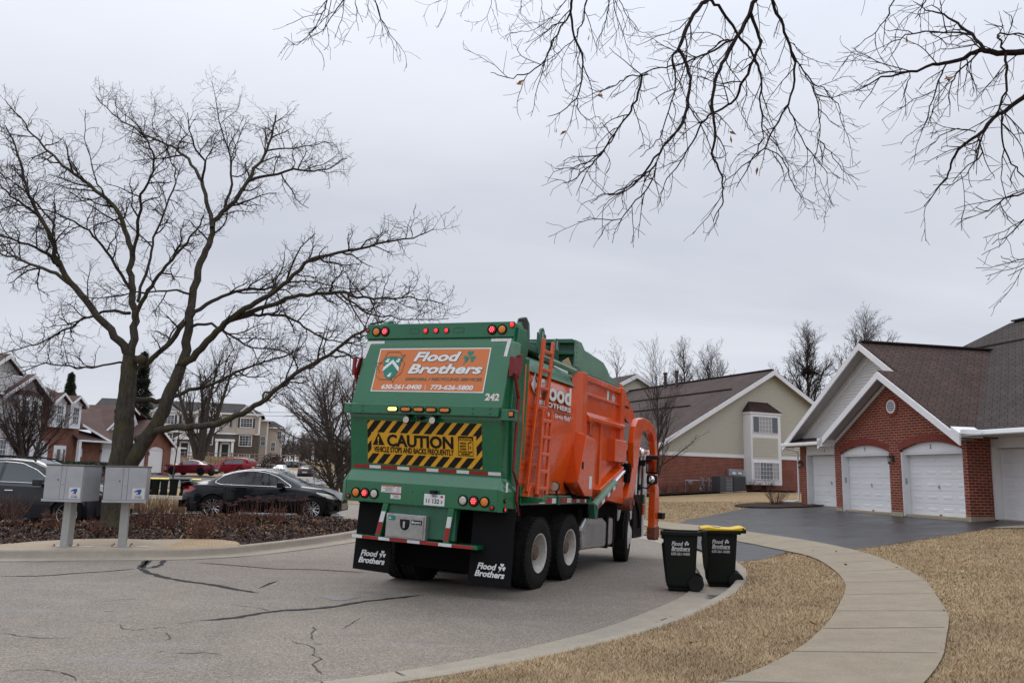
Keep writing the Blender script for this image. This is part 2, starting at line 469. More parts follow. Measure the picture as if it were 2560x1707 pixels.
# ---- one ground sheet out to the horizon, with a step under the kerb
def build_ground():
    pts = []
    def ring(x0, x1, y0, y1, st, hole=None):
        gx, gy = np.meshgrid(np.arange(x0, x1 + .01, st), np.arange(y0, y1 + .01, st)); gx = gx.ravel(); gy = gy.ravel()
        if hole is not None:
            k = ~((gx > hole[0] - st * .4) & (gx < hole[1] + st * .4) & (gy > hole[2] - st * .4) & (gy < hole[3] + st * .4)); gx, gy = gx[k], gy[k]
        pts.append(np.column_stack([gx, gy]))
    ring(-16, 22, -4, 52, .8); ring(-70, 60, -40, 130, 4, (-16, 22, -4, 52)); ring(-300, 300, -120, 500, 25, (-70, 60, -40, 130)); ring(-1500, 1500, -400, 2400, 160, (-300, 300, -120, 500))
    P = np.vstack(pts)
    A = resample(RLs, .6); B = [tuple(p) for p in offset_line(A, .13)]
    d, _, _ = seg_dist(P[:, 0], P[:, 1], RLA); P = P[d > .5]
    P = P + rng.uniform(-.01, .01, P.shape)
    RA = np.array(A); 
    def zf(x, y):
        d, _, s = seg_dist(x, y, RA)
        inner = (~is_outer(x, y)) & (d > .06)
        return np.where(inner, h_in(x, y) - .16, h_out(x, y))
    o = cdt('ground', [(A, False), (B, False)], P, zf, MG, None, False)
    o['kind'] = 'structure'
    return o
GROUND = build_ground()

road_poly = list(RLs) + [(-60, -14)]
road = patch('road', [tuple(p) for p in RLs], ZI, MRD, 1.1)

def sweep(name, line, prof, zf, m, parent=None, side=1):
    """prof: (offset towards `side` of the line, height)"""
    L = resample(line, .35); V = []; F = []
    offs = [offset_line(L, side * o) for o, _ in prof]
    n = len(prof)
    for i in range(len(L)):
        for k, (o, z) in enumerate(prof):
            x, y = offs[k][i]; V.append((x, y, z))
    V = np.array(V); V[:, 2] += zf(V[:, 0], V[:, 1])
    for i in range(len(L) - 1):
        for k in range(n - 1): F.append((i * n + k, i * n + k + 1, (i + 1) * n + k + 1, (i + 1) * n + k))
    F = np.array(F)
    if side > 0: F = F[:, ::-1]
    o = npmesh(name, V, F, m, parent, False)
    o.data.polygons.foreach_set('use_smooth', np.ones(len(F), bool)); o.data.set_sharp_from_angle(angle=rad(50))
    return o
i0 = min(range(len(RLs)), key=lambda i: abs(RLs[i][0] + 14) + abs(RLs[i][1] - .2)); i1 = min(range(len(RLs)), key=lambda i: abs(RLs[i][1] - 17.3))
zero = lambda x, y: np.zeros_like(x)
kerb = sweep('kerb', RLs[i0:i1], [(-.03, .10), (-.02, .152), (.0, .156), (.11, .156), (.145, .147), (.165, .12), (.20, .045), (.25, .022), (.60, .016), (.78, .022), (.79, -.03)], zero, M_KERB)
kerb['kind'] = 'structure'
i2 = min(range(len(RLs)), key=lambda i: abs(RLs[i][0] - 4.3) + abs(RLs[i][1] - 25.6)); 
sweep('kerb', RLs[i2:i2 + 24], [(-.03, .10), (-.02, .152), (.0, .156), (.11, .156), (.145, .147), (.165, .12), (.20, .045), (.25, .022), (.60, .016), (.62, -.03)], lambda x, y: np.zeros_like(x) + h_in(x, y), M_KERB)['kind'] = 'structure'
# flush gutter in front of the driveway apron
sweep('gutter', RLs[i1 - 1:i2 + 1], [(-.10, .03), (.0, .034), (.60, .012), (.75, .014), (.76, -.03)], zero, M_KERB)['kind'] = 'structure'
kerbl = sweep('kerb', KL, [(-.02, .10), (-.01, .152), (.0, .156), (.13, .156), (.16, .147), (.18, .12), (.21, .045), (.25, .022), (.60, .014), (.61, -.03)], ZI, M_KERB, None, -1)
kerbl['kind'] = 'structure'

# ---- driveway, sidewalk
sw_in = [(-3.2, 3.6), (-.6, 4.9), (.9, 5.6), (1.95, 6.62), (2.72, 7.78), (3.2, 8.66), (3.6, 9.42), (4.11, 10.51), (4.62, 11.6), (5.02, 12.57), (5.5, 14.1), (5.95, 16.0), (6.12, 17.3), (6.1, 18.4), (6.05, 20.6), (5.9, 22.0), (5.7, 24.2), (4.9, 27.0), (2.6, 30.8), (-1, 35.2)]
sw_out = [(-1.5, 3.9), (1.1, 4.5), (2.5, 5.45), (3.45, 6.8), (4.1, 7.98), (4.6, 8.88), (4.92, 9.5), (5.55, 11.0), (5.9, 11.8), (6.3, 12.81), (6.8, 14.54), (7.2, 16.3), (7.4, 17.7), (7.5, 19.4), (7.42, 21.2), (7.2, 22.6), (6.7, 25.1), (5.9, 27.6), (3.6, 31.6), (0, 36)]
sw_in_s, sw_out_s = smooth_line(sw_in, 2), smooth_line(sw_out, 2)
drive_L = [(4.55, 25.2), (5.4, 27.3), (6.2, 29.2), (8.0, 31.8), (10.2, 35.0), (12.3, 37.3)]
drive_R = [(12.9, 22.6), (10.2, 20.4), (8.5, 19.0), (7.3, 18.2), (6.1, 18.35), (5.4, 17.7), (4.72, 17.6)]
pD = dp(2271, 1285, 27.8)
uD = Vector((math.sin(rad(167.7)), math.cos(rad(167.7)), 0)); nD = Vector((math.cos(rad(167.7)), -math.sin(rad(167.7)), 0))
def D2W(u, w): q = pD + uD * u + nD * w; return (q.x, q.y)
apron = [p for p in RLs if 17.6 < p[1] < 25.2 and p[0] > 3][::-1]
drive_poly = drive_L[::1] + [D2W(-8.6, -1.0), D2W(6.5, -1.0), (17.2, 22.5), (15.0, 23.6)] + drive_R
drive_poly = apron + [(4.55, 25.2)][:0] + drive_L + [D2W(-8.4, -1.1), D2W(8.5, -1.1), (16.6, 23.3)] + drive_R
def z_drive(x, y):
    return h_out(x, y) + .012
driveway = patch('driveway', drive_poly, z_drive, M_DRIVE, .8)
walk_poly = list(sw_in_s) + list(sw_out_s)[::-1]
sidewalk = patch('sidewalk', walk_poly, lambda x, y: h_out(x, y) + .026, M_WALK, .6)
def ribbon(name, pts, w, m, parent, zf, dz, jit=0.0, step=.25, taper=False):
    L = np.array(resample(pts, step)); n = len(L)
    T = np.gradient(L, axis=0) if n > 2 else np.repeat((L[-1:] - L[:1]), n, 0)
    T /= np.linalg.norm(T, axis=1)[:, None] + 1e-9; N = np.stack([-T[:, 1], T[:, 0]], 1)
    ww = w / 2 * (1 + rng.uniform(-jit, jit, n))
    if taper: ww = ww * np.clip(np.minimum(np.arange(n), np.arange(n)[::-1]) / 3 + .15, 0, 1)
    cj = rng.uniform(-1, 1, n) * w * jit * .5
    A = L + N * (ww + cj)[:, None]; B = L - N * (ww - cj)[:, None]
    V = np.empty((2 * n, 3)); V[0::2, :2] = A; V[1::2, :2] = B; V[:, 2] = zf(V[:, 0], V[:, 1]) + dz
    F = np.array([(2 * i, 2 * i + 1, 2 * i + 3, 2 * i + 2) for i in range(n - 1)])
    return npmesh(name, V, F, m, parent)
for a, b in (((1.4, 6.3), (2.75, 6.0)), ((2.3, 7.45), (3.62, 7.2)), ((3.11, 8.63), (4.36, 8.5)), ((3.75, 9.85), (5.0, 9.6)), ((4.5, 11.3), (5.65, 11.15)), ((5.05, 12.65), (6.25, 12.6)), ((5.5, 14.1), (6.7, 14.2)), ((5.85, 15.6), (7.05, 15.7)), ((6.1, 17.2), (7.36, 17.3)), ((6.1, 18.8), (7.5, 18.9)), ((6.05, 20.5), (7.45, 20.7)), ((5.85, 22.4), (7.2, 22.6))):
    ribbon('joint', [a, b], .014, M_CRACK, sidewalk, lambda x, y: h_out(x, y) + .026, .004, .2, .2)
# a side path at the right edge of the frame
patch('path', [(13.0, 22.75), (14.2, 21.9), (19, 18.6), (19.6, 19.4), (15.6, 22.9), (15.2, 23.6)], lambda x, y: h_out(x, y) + .03, M_WALK, .7)

# ---- island: mulch, pad, brick paving, parking lot
S2 = lambda p, o, s: (o[0] + p[0] / s, o[1] + p[1] / s)
mulch_poly = [p for p in KL if p[0] > -5.6 or p[1] > 17.25] + [(-4.75, 23.55), (-5.3, 23.75), (-6.1, 24.1), (-8, 24.0), (-10, 23.2), (-12.2, 20.6), (-14.5, 18.9), (-20, 17.6), (-20, 14.2), (-14.2, 15.3), (-10.6, 16.0),
              (-9.9, 16.5), (-9.6, 17.25), (-9.0, 17.75), (-8.35, 18.0), (-7.6, 17.95), (-6.9, 18.2), (-6.2, 18.2), (-5.75, 17.95), (-5.5, 17.5)]
def z_mulch(x, y):
    b = np.array(resample(mulch_poly, .5, True)); d, _, _ = seg_dist(x, y, b)
    return h_in(x, y) + .135 + .10 * sst(0, 1.3, d) + .03 * np.sin(x * 2.1) * np.sin(y * 1.7 + x)
mulch = patch('mulch_bed', mulch_poly, z_mulch, M_MULCH, .35)
pad_poly = [p for p in KL if -14.2 < p[0] < -6.0 and p[1] < 17.2] + [(-6.95, 18.2), (-7.6, 17.95), (-8.35, 18.0), (-9.0, 17.75), (-9.6, 17.25), (-9.9, 16.5), (-10.6, 16.0), (-14.2, 15.3)]
pad = patch('mailbox_pad', pad_poly, lambda x, y: h_in(x, y) + .152, M_PAD, .5)
def m_paver():
    t = NT('brick_paver'); b = t.n('TexBrick'); t.L.new(t.coord(), b.inputs['Vector'])
    b.inputs['Scale'].default_value = 1; b.inputs['Brick Width'].default_value = .24; b.inputs['Row Height'].default_value = .12; b.inputs['Mortar Size'].default_value = .008
    b.inputs['Color1'].default_value = (.40, .29, .165, 1); b.inputs['Color2'].default_value = (.33, .23, .135, 1); b.inputs['Mortar'].default_value = (.15, .10, .06, 1)
    return t.fin(b.outputs['Color'], .9, t.bump(b.outputs['Fac'], -.006, .6))
pav_poly = [p for p in KL if -6.75 < p[0] < -5.45 and p[1] < 17.6] + [(-5.5, 17.5), (-5.75, 17.95), (-6.2, 18.2), (-6.9, 18.2), (-6.8, 17.2)]
patch('paving', pav_poly, lambda x, y: h_in(x, y) + .158, m_paver(), .4)
lot_poly = [(-4.35, 23.3), (-4.6, 24.4), (-6.35, 31.0), (-7.3, 35.0), (-30, 33.0), (-30, 16.5), (-20, 17.3), (-14.5, 18.6), (-12.2, 20.3), (-10, 22.9), (-8, 23.7), (-6.1, 23.8), (-5.3, 23.5)]
lot = patch('parking_lot', lot_poly, lambda x, y: h_in(x, y) + .014, M_LOT, .8)
for pts in ([(-11.2, 23.05), (-8.4, 23.0), (-4.6, 23.62)], [(-11.2, 25.55), (-4.8, 25.35)], [(-11.2, 28.2), (-5.4, 28.1)], [(-11.2, 30.9), (-6.2, 30.8)]):
    ribbon('stall_line', pts, .11, M_WHITEPAINT, lot, lambda x, y: h_in(x, y) + .014, .005, .12, .3)

# ---- far sheets
def pix_poly(P, dz=0.0): return [tuple(gp(*p))[:2] for p in P]
drv2 = [(-47, 62), (-33.5, 77.5), (-31.6, 81.2), (-24, 74), (-21.5, 66), (-24, 57), (-36, 52)]
patch('driveway', drv2, lambda x, y: hgt(x, y) + .05, M_DRIVE, 3)
patch('driveway', [(-20, 78), (-17.5, 68.5), (12, 68), (12, 78)], lambda x, y: hgt(x, y) + .05, m_asphalt('grey_asphalt', (.10, .10, .105), 0, .6), 3)
patch('driveway', [(-22, 78.5), (-17.8, 78.5), (-22, 96), (-28, 96)], lambda x, y: hgt(x, y) + .06, M_KERB, 3)
patch('road', [(-46, 100), (-29, 96.5), (8, 95), (8, 107), (-44, 108)], lambda x, y: hgt(x, y) + .09, m_concrete('pale_road', (.34, .32, .30)), 5)
patch('sidewalk', [(-30, 46.3), (-14, 44.6), (-6.6, 40.6), (-6.2, 41.6), (-13.6, 45.8), (-30, 47.9)], lambda x, y: hgt(x, y) + .04, M_WALK, 2)

# ---- tar seals and cracks on the road, traced on the road plane
def g0(px, py): p = gz(px, py, 0.0); return (p.x, p.y)
L1f = lambda *P: [g0(p[0] / 4, 1280 + p[1] / 4) for p in P]
R4f = lambda *P: [g0(p[0] / 2.6133, 1330 + p[1] / 2.6133) for p in P]
L2f = lambda *P: [g0(380 + p[0] / 4, 1120 + p[1] / 4) for p in P]
zr = lambda x, y: h_in(x, y)
for pts, w, j in ((R4f((0, 288), (230, 287), (350, 281), (470, 270), (700, 256), (900, 238)), .055, .3), (R4f((900, 238), (940, 205), (962, 178)), .10, .35), (R4f((922, 240), (955, 212), (985, 176)), .08, .35),
                  (R4f((925, 238), (1000, 230), (1045, 215), (1080, 176)), .09, .4), (R4f((955, 178), (1095, 174)), .03, .3), (R4f((905, 236), (970, 265), (1060, 293), (1190, 318), (1400, 345), (1560, 377), (1690, 398)), .10, .35),
                  (R4f((1275, 200), (1420, 208), (1600, 223), (1800, 240), (2050, 244), (2330, 260), (2400, 262)), .055, .3), (R4f((1300, 578), (1420, 570), (1560, 555), (1700, 530), (1850, 512), (2050, 500), (2200, 485), (2350, 455), (2500, 440), (2750, 412)), .085, .35),
                  (R4f((1690, 367), (1740, 345), (1810, 318)), .05, .4)):
    ribbon('crack_seal', pts, w, M_SEAL, road, zr, .005, j, .12, True)
def crack(pts, w=.012, amp=.05):
    L = np.array(resample(pts, .10)); k = np.cumsum(rng.normal(0, 1, (len(L), 2)), 0) * amp * .25
    k -= np.linspace(0, 1, len(L))[:, None] * k[-1]
    ribbon('crack', [tuple(p) for p in L + k], w, M_CRACK, road, zr, .005, .7, .05, True)
for pts in (R4f((0, 655), (90, 665), (170, 685), (260, 690), (400, 692), (480, 690)), R4f((780, 605), (830, 635), (890, 640), (1000, 630), (1060, 625), (1140, 622)), R4f((990, 783), (1110, 775)), R4f((1110, 790), (1260, 797), (1320, 790), (1450, 798)),
            R4f((0, 915), (150, 910), (280, 905), (370, 915), (430, 940), (500, 975)), R4f((2070, 610), (2085, 635), (2050, 670), (2045, 705)), R4f((1895, 705), (1960, 740), (2040, 765), (2040, 800), (2085, 830), (2030, 865), (2060, 905), (2100, 930)),
            R4f((1535, 478), (1600, 490), (1700, 503), (1760, 515)), R4f((560, 455), (650, 452), (760, 443), (910, 434)), R4f((1080, 655), (1110, 685), (1075, 712)), R4f((2350, 560), (2290, 600), (2255, 630)), R4f((1150, 600), (1300, 577))):
    crack(pts)
crack([(-5.35, 17.05), (-5.45, 16.9), (-5.2, 16.55)], .02)
M_STAIN = mat('oil_stain', (.15, .135, .125), .6, var=.3, vs=8)
def stain(px, py, rx, ry):
    c = g0(px, py); n = 22; V = [(c[0], c[1], 0)]
    for i in range(n):
        a = 2 * PI * i / n; k = 1 + .25 * math.sin(3 * a + px) + rng.uniform(-.15, .15); V.append((c[0] + rx * k * math.cos(a), c[1] + ry * k * math.sin(a), 0))
    V = np.array(V); V[:, 2] = h_in(V[:, 0], V[:, 1]) + .004
    npmesh('oil_stain', V, [(0, i + 1, (i + 1) % n + 1) for i in range(n)], M_STAIN, road)
stain(848, 1494, .24, .19); stain(108, 1402, .22, .25); stain(274, 1526, .045, .07); stain(795, 1607, .04, .05)
# grime lying in the right gutter, and the joint along the asphalt
M_GRIME = mat('gutter_grime', (.105, .095, .09), .9, var=.5, vs=20)
a0 = min(range(len(RLs)), key=lambda i: abs(RLs[i][0] - .6) + abs(RLs[i][1] - 7.8))
gl = offset_line(resample(RLs[a0:i1 - 2], .3), .28)
for s_, e_, w_ in ((3, 8, .05), (9, 13, .10), (13, 19, .16), (21, 24, .05), (26, 31, .2)):
    if e_ < len(gl): ribbon('gutter_grime', [tuple(p) for p in gl[s_:e_]], w_, M_GRIME, kerb, zero, .028, .8, .06, True)
ea = offset_line(resample(RLs[i0:i1], .35), .795)
ribbon('edge_joint', [tuple(p) for p in ea], .03, M_CRACK, road, zr, .006, .6, .12)
for k in (16, 24, 31, 37, 43, 48, 52):
    L = resample(RLs[i0:i1], .35)
    if k < len(L) - 1:
        q = [tuple(offset_line(L, o)[k]) for o in (.24, .77)]
        ribbon('joint', q, .012, M_CRACK, kerb, zero, .027, .3, .1)
# ============================================================ GARBAGE TRUCK
GREEN = mat('truck_green', (.004, .128, .050), .26, var=.10, vs=2.2, coat=.5, grime=.14, gcol=(.05, .085, .06))
GREEN_D = mat('hopper_green', (.020, .10, .058), .5, var=.25, vs=3, coat=.1, grime=.55, gcol=(.10, .135, .11))
GREEN_L = mat('faded_green', (.115, .235, .165), .5, var=.18, vs=3, grime=.5, gcol=(.18, .22, .18))
ORANGE = mat('truck_orange', (.66, .078, .004), .26, var=.08, vs=2.0, coat=.5, grime=.2, gcol=(.30, .05, .018))
ORANGE_P = mat('sign_orange', (.60, .165, .040), .45, var=.04)
RED = mat('latch_red', (.20, .008, .010), .45, var=.3, grime=.5)
BLK = mat('black_rubber', (.007, .007, .0075), .8, var=.3, vs=9, spec=.15)
BLKP = mat('black_plastic', (.007, .007, .008), .5, spec=.25)
CHASSIS = mat('chassis_black', (.005, .005, .005), .9, var=.3, spec=.08)
WHT = mat('decal_white', (.72, .73, .73), .5, var=.03)
STEEL = mat('steel', (.55, .55, .56), .32, 1.0, var=.15, vs=9)
CHROME = mat('chrome', (.8, .8, .82), .08, 1.0, var=.03)
RIM = mat('wheel_rim_white', (.56, .53, .49), .5, var=.18, vs=7, grime=.55, gcol=(.20, .16, .12))
TYRE = mat('tyre', (.017, .0165, .016), .9, var=.4, vs=12, bump=.004, bs=60, spec=.15)
TAPE_R = mat('tape_red', (.33, .010, .012), .4, var=.12, vs=25)
TAPE_W = mat('tape_white', (.66, .67, .68), .4, var=.10, vs=25)
YEL = mat('caution_yellow', (.68, .35, .010), .45, var=.06)
INK = mat('sign_black', (.008, .0075, .0075), .55, spec=.25)
TEAL = mat('emblem_teal', (.012, .20, .145), .5, var=.04)
OUTL = mat('emblem_outline', (.035, .11, .07), .5)
L_RED = mat('lens_red', (.42, .006, .008), .25, var=.25, vs=40, coat=.6)
L_AMB = mat('lens_amber', (.68, .20, .012), .25, var=.25, vs=40, coat=.6)
L_CLR = mat('lens_clear', (.50, .49, .42), .25, var=.3, vs=60, coat=.6)
E_RED = emit('lamp_red_lit', (1.0, .03, .04), 1.2)
E_AMB = emit('lamp_amber_lit', (1.0, .62, .16), 2.6)

YAW, PT, RO = rad(24.2), rad(-.7), rad(1.9)
TM = Matrix.Rotation(-YAW, 4, 'Z') @ Matrix.Rotation(PT, 4, 'X') @ Matrix.Rotation(RO, 4, 'Y')
TM.translation = (-1.350, 12.1015, 0)
TR = thing('garbage_truck', 'green and orange front loading garbage truck seen from behind on the curving road', 'garbage truck', mat=TM)
WZ = lambda x, y: (TM.to_3x3() @ Vector((x, y, 0))).z          # height of local z=0 above the road

def flat(mb, pts, f): mb.add([f(*p) for p in pts], [tuple(range(len(pts)))])
yU = lambda z: -.03 + (z - 2.74) * .2614
yL = lambda z: -.05 + (2.5 - z) * .19
def fU(k): return lambda x, z: (x, yU(z) - k, z)
def fL(k): return lambda x, z: (x, yL(z) - k, z)

def build_tailgate():
    mb = MB()
    prof = [(.235, 3.955), (.235, 3.73), (.20, 3.62), (-.03, 2.74), (-.05, 2.66), (-.05, 2.5), (.1, 1.71), (.0, 1.55), (.0, 1.245), (.57, 1.245), (.56, 3.955)]
    mb.prism(prof, 0, -1.265, 1.265)
    tg = mb.build('tailgate', GREEN, TR, bevel=.012)
    # upper header strip stands proud, its seam, roof lip
    h = MB(); h.b2((-1.268, .205, 3.735), (1.268, .24, 3.962)); h.build('header_strip', GREEN, tg, bevel=.006)
    # side edge frames
    for s in (1, -1):
        e = MB(); e.prism([(.30, 3.9), (.62, 3.9), (.62, 1.25), (.40, 1.25), (.36, 1.6), (.28, 2.4), (.2, 2.7)], 0, 1.262 * s, 1.305 * s); e.build('side_frame', GREEN, tg, bevel=.008)
    b = MB(); b.b2((-1.31, -.155, 2.545), (1.27, -.02, 2.69)); b.b2((1.27, -.10, 2.5), (1.46, .1, 2.66)); 
    bar = b.build('light_bar', GREEN, TR, bevel=.01)
    for x in (-1.2, -.98, .87, 1.14):
        for z in (2.585, 2.652): bo = MB(); bo.disc((x, -.155, z), .012, 1, 10, h=-.012); bo.build('bolt', GREEN_D, bar)
    s = MB(); s.b2((1.09, .60, 1.5), (1.22, .73, 3.55)); s.tube([(1.235, .78, 2.0), (1.235, .78, 3.5)], .055, 12)
    s.build('lift_cylinder', GREEN, TR, bevel=.008)
    k = MB(); k.prism([(.55, 3.55), (.52, 3.95), (.60, 4.09), (.72, 4.13), (.84, 4.05), (.88, 3.85), (.82, 3.55), (.7, 3.45)], 0, 1.14, 1.24)
    k.build('hinge_ear', GREEN_D, TR, bevel=.015)
    k2 = MB(); k2.prism([(.55, 3.55), (.52, 3.95), (.60, 4.09), (.72, 4.13), (.84, 4.05), (.88, 3.85), (.82, 3.55), (.7, 3.45)], 0, -1.24, -1.14); k2.build('hinge_ear', GREEN_D, TR, bevel=.015)
    c = MB(); c.prism([(.56, 3.92), (.56, 4.08), (.66, 4.12), (.76, 4.06), (.78, 3.86), (.66, 3.8)], 0, 1.16, 1.252); c.build('hinge_cap', mat('greasy_black', (.012, .011, .010), .6, var=.4), TR, bevel=.02)
    # lower ends flare out a little on the left and right of the bumper
    for sgn in (1, -1):
        f = MB(); f.add([(sgn * 1.265, .1, 1.70), (sgn * 1.265, .0, 1.55), (sgn * 1.265, 0, 1.246), (sgn * 1.265, .57, 1.246), (sgn * 1.265, .5, 1.70), (sgn * 1.335, .03, 1.53), (sgn * 1.335, .03, 1.246), (sgn * 1.335, .55, 1.246), (sgn * 1.335, .5, 1.53)],
              [(0, 1, 5), (1, 2, 6, 5), (5, 6, 7, 8), (0, 5, 8, 4), (2, 3, 7, 6)])
        f.build('bumper_end', GREEN, TR)
    return tg
TG = build_tailgate()

def lamp(name, c, r, lens, ax=1, out=-1, rim=BLK, dome=.012, dots=None):
    mb = MB(); mb.lathe([(r * 1.22, 0), (r * 1.22, .018 * out), (r * 1.0, .022 * out), (r * .98, .010 * out), (.0005, .010 * out)], c, ax, 26)
    o = mb.build(name, rim, TR, 'auto')
    q = MB(); q.lathe([(r * .98, .011 * out), (r * .85, (.012 + dome * .7) * out), (r * .45, (.012 + dome) * out), (.0005, (.012 + dome) * out)], c, ax, 24); q.build('lens', lens, o, True)
    if dots:
        d = MB()
        for k in range(6): d.disc((c[0] + .5 * r * math.cos(k * PI / 3), c[1] + out * (.018 + dome), c[2] + .5 * r * math.sin(k * PI / 3)), r * .13, ax, 10, h=.003 * out)
        d.disc((c[0], c[1] + out * (.018 + dome), c[2]), r * .13, ax, 10, h=.003 * out)
        d.build('led', dots, o)
    return o
E_RED2 = emit('led_red_lit', (1.0, .10, .12), 3.0)
for x, l in ((-1.09, L_AMB), (-.93, L_RED), (.92, L_RED), (1.08, L_AMB)): lamp('round_lamp', (x, .206, 3.845), .062, l, dots=E_RED2 if l is L_RED else None)
for x in (-.2, -.02, .16): lamp('marker_lamp', (x, .206, 3.845), .034, E_RED, dome=.02)
lamp('marker_lamp', (1.24, .20, 3.91), .036, E_RED, dome=.02); lamp('marker_lamp', (-1.255, .22, 3.87), .03, L_RED)
for x, l, d in ((-1.071, L_AMB, None), (-.91, L_RED, E_RED2), (-.748, L_CLR, None), (.733, L_CLR, None), (.905, L_RED, E_RED2), (1.071, L_AMB, None)): lamp('round_lamp', (x, 0, 1.372), .062, l, dots=d)
for x, z in ((-1.20, 1.31), (1.19, 1.30)): lamp('marker_lamp', (x, 0, z), .03, L_RED, dome=.012)
for y, z in ((.05, 1.40), (.05, 1.285)):
    lamp('marker_lamp', (1.336, y + .03, z), .024, E_RED if z < 1.3 else L_RED, 0, 1)
for x in (-.405, .365):
    ov = MB(); pts = []
    for k in range(24):
        a = 2 * PI * k / 24; pts.append((x + (.055 if math.cos(a) > 0 else -.055) + .036 * math.cos(a), .203, 3.85 + .036 * math.sin(a)))
    ov.tube(pts + [pts[0]], .004, 5, False); ov.build('blank_gasket', GREEN_D, TG)
def oval_lamp(c, lit):
    m = MB(); n = 24
    def ring(rx, rz, y): return [(c[0] + (.05 if math.cos(2 * PI * k / n) > 0 else -.05) * rx + rz * math.cos(2 * PI * k / n), y, c[2] + rz * math.sin(2 * PI * k / n)) for k in range(n)]
    R = [ring(1, .042, c[1]), ring(1, .042, c[1] - .025), ring(1, .034, c[1] - .03), ring(1, .030, c[1] - .02)]
    for a, b in zip(R[:-1], R[1:]): m.add(a + b, [(k, (k + 1) % n, n + (k + 1) % n, n + k) for k in range(n)])
    m.add(R[-1], [tuple(range(n))])
    o = m.build('strobe_lamp', BLKP, TR, 'auto')
    q = MB(); q.add(ring(1, .027, c[1] - .021) + ring(.9, .020, c[1] - .032), [(k, (k + 1) % n, n + (k + 1) % n, n + k) for k in range(n)] + [tuple(range(n, 2 * n))]); q.build('lens', E_AMB if lit else L_AMB, o)
    if lit: o['label'] = 'lit amber strobe lamp'
for i, x in enumerate((-.445, -.22, -.005, .205, .425)): oval_lamp((x, -.156, 2.617), i == 0)
m_ = MB(); m_.b2((1.40, -.118, 2.545), (1.49, -.09, 2.64)); o_ = m_.build('strobe_lamp', BLKP, TR, bevel=.01); m_ = MB(); m_.b2((1.415, -.126, 2.565), (1.475, -.119, 2.62)); m_.build('lens', L_AMB, o_)
for x in (-.2, .235):
    m = MB(); m.lathe([(.0005, .02), (.035, .02), (.058, -.02), (.058, -.045), (.05, -.05), (.0005, -.046)], (x, -.12, 2.465), 1, 22); m.b2((x - .03, -.13, 2.5), (x + .03, -.06, 2.547)); o_ = m.build('work_lamp', BLKP, TR, 'auto')
    m = MB(); m.disc((x, -.171, 2.465), .048, 1, 20, h=-.004); m.build('lens', L_CLR, o_)
m = MB(); m.b2((-.05, -.16, 2.50), (.05, -.05, 2.53)); m.b2((-.03, -.15, 2.47), (.03, -.07, 2.50)); m.build('camera_pod', BLKP, TR, bevel=.006)

# ---- orange sign
sg = MB(); flat(sg, [(-.975, 3.575), (.935, 3.575), (.937, 2.89), (-.975, 2.89)][::-1], fU(.004)); sign = sg.build('company_sign', WHT, TR)
q = MB(); flat(q, [(-.957, 3.558), (.917, 3.558), (.919, 2.907), (-.957, 2.907)][::-1], fU(.006)); q.build('sign_field', ORANGE_P, sign)
UX, UY = Vector((1, 0, 0)), Vector((0, .2614, 1))
def tU(s, x, z, size, m, bold, shear, width=None, layer=0.0, k=.006, nm='lettering'):
    return text(nm, s, m, sign, (x, yU(z) - k, z), UX, UY, size, bold, shear, width, layer=layer)
for s_, x, z, sz, w in (('Flood', .035, 3.37, .205, .80), ('Brothers', .215, 3.178, .205, 1.25)):
    tU(s_, x, z, sz, OUTL, .055, .26, w + .02); tU(s_, x, z, sz, WHT, .034, .26, w, .004)
tU('DISPOSAL / RECYCLING SERVICES', .235, 3.068, .062, OUTL, .018, .15, 1.28)
tU('630-261-0400', -.45, 2.932, .098, WHT, .036, .12, .70); tU('773-626-5800', .405, 2.932, .098, WHT, .036, .12, .70)
q = MB(); flat(q, [(-.03, 2.918), (-.04, 3.005), (-.033, 3.005), (-.023, 2.918)], fU(.009)); q.build('divider', WHT, sign)
def leafclover(mb, cx, cz, s, f, stem=True):
    for a in (90, 205, 335):
        pts = []
        for k in range(28):
            t = 2 * PI * k / 28; hx = 16 * math.sin(t) ** 3; hy = 13 * math.cos(t) - 5 * math.cos(2 * t) - 2 * math.cos(3 * t) - math.cos(4 * t)
            hx, hy = hx * s / 34, (hy + 17) * s / 34
            A = rad(a - 90); pts.append((cx + hx * math.cos(A) - hy * math.sin(A), cz + hx * math.sin(A) + hy * math.cos(A)))
        flat(mb, pts, f)
    if stem: flat(mb, [(cx - .03 * s, cz), (cx - .85 * s, cz - 1.05 * s), (cx - .75 * s, cz - 1.1 * s), (cx + .05 * s, cz)], f)
q = MB(); leafclover(q, .612, 3.432, .112, fU(.009)); q.build('clover_mark', TEAL, sign)
# recycling triangle-like outline of three arrows and the shield
ar = MB()
def outl(P, w=.009, close=True):
    pts = [(x, yU(z) - .009, z) for x, z in P]
    ar.tube(pts + ([pts[0]] if close else []), w / 2, 4, False)
outl([(-.86, 3.40), (-.815, 3.515), (-.60, 3.515), (-.545, 3.45), (-.50, 3.475), (-.535, 3.385), (-.60, 3.40), (-.64, 3.44), (-.76, 3.44)])
outl([(-.545, 3.385), (-.475, 3.34), (-.50, 3.18), (-.60, 3.10), (-.615, 3.03), (-.66, 3.085)])
outl([(-.64, 3.075), (-.86, 3.08), (-.95, 3.15), (-.965, 3.30), (-.99, 3.335), (-.88, 3.345)])
outl([(-.86, 3.40), (-.90, 3.345), (-.94, 3.27), (-.88, 3.18)], close=False)
ar.build('arrow_outline', OUTL, sign)
sh = [(-.85, 3.43), (-.543, 3.43), (-.548, 3.33), (-.56, 3.23), (-.60, 3.14), (-.695, 3.075), (-.79, 3.14), (-.83, 3.23), (-.845, 3.33)]
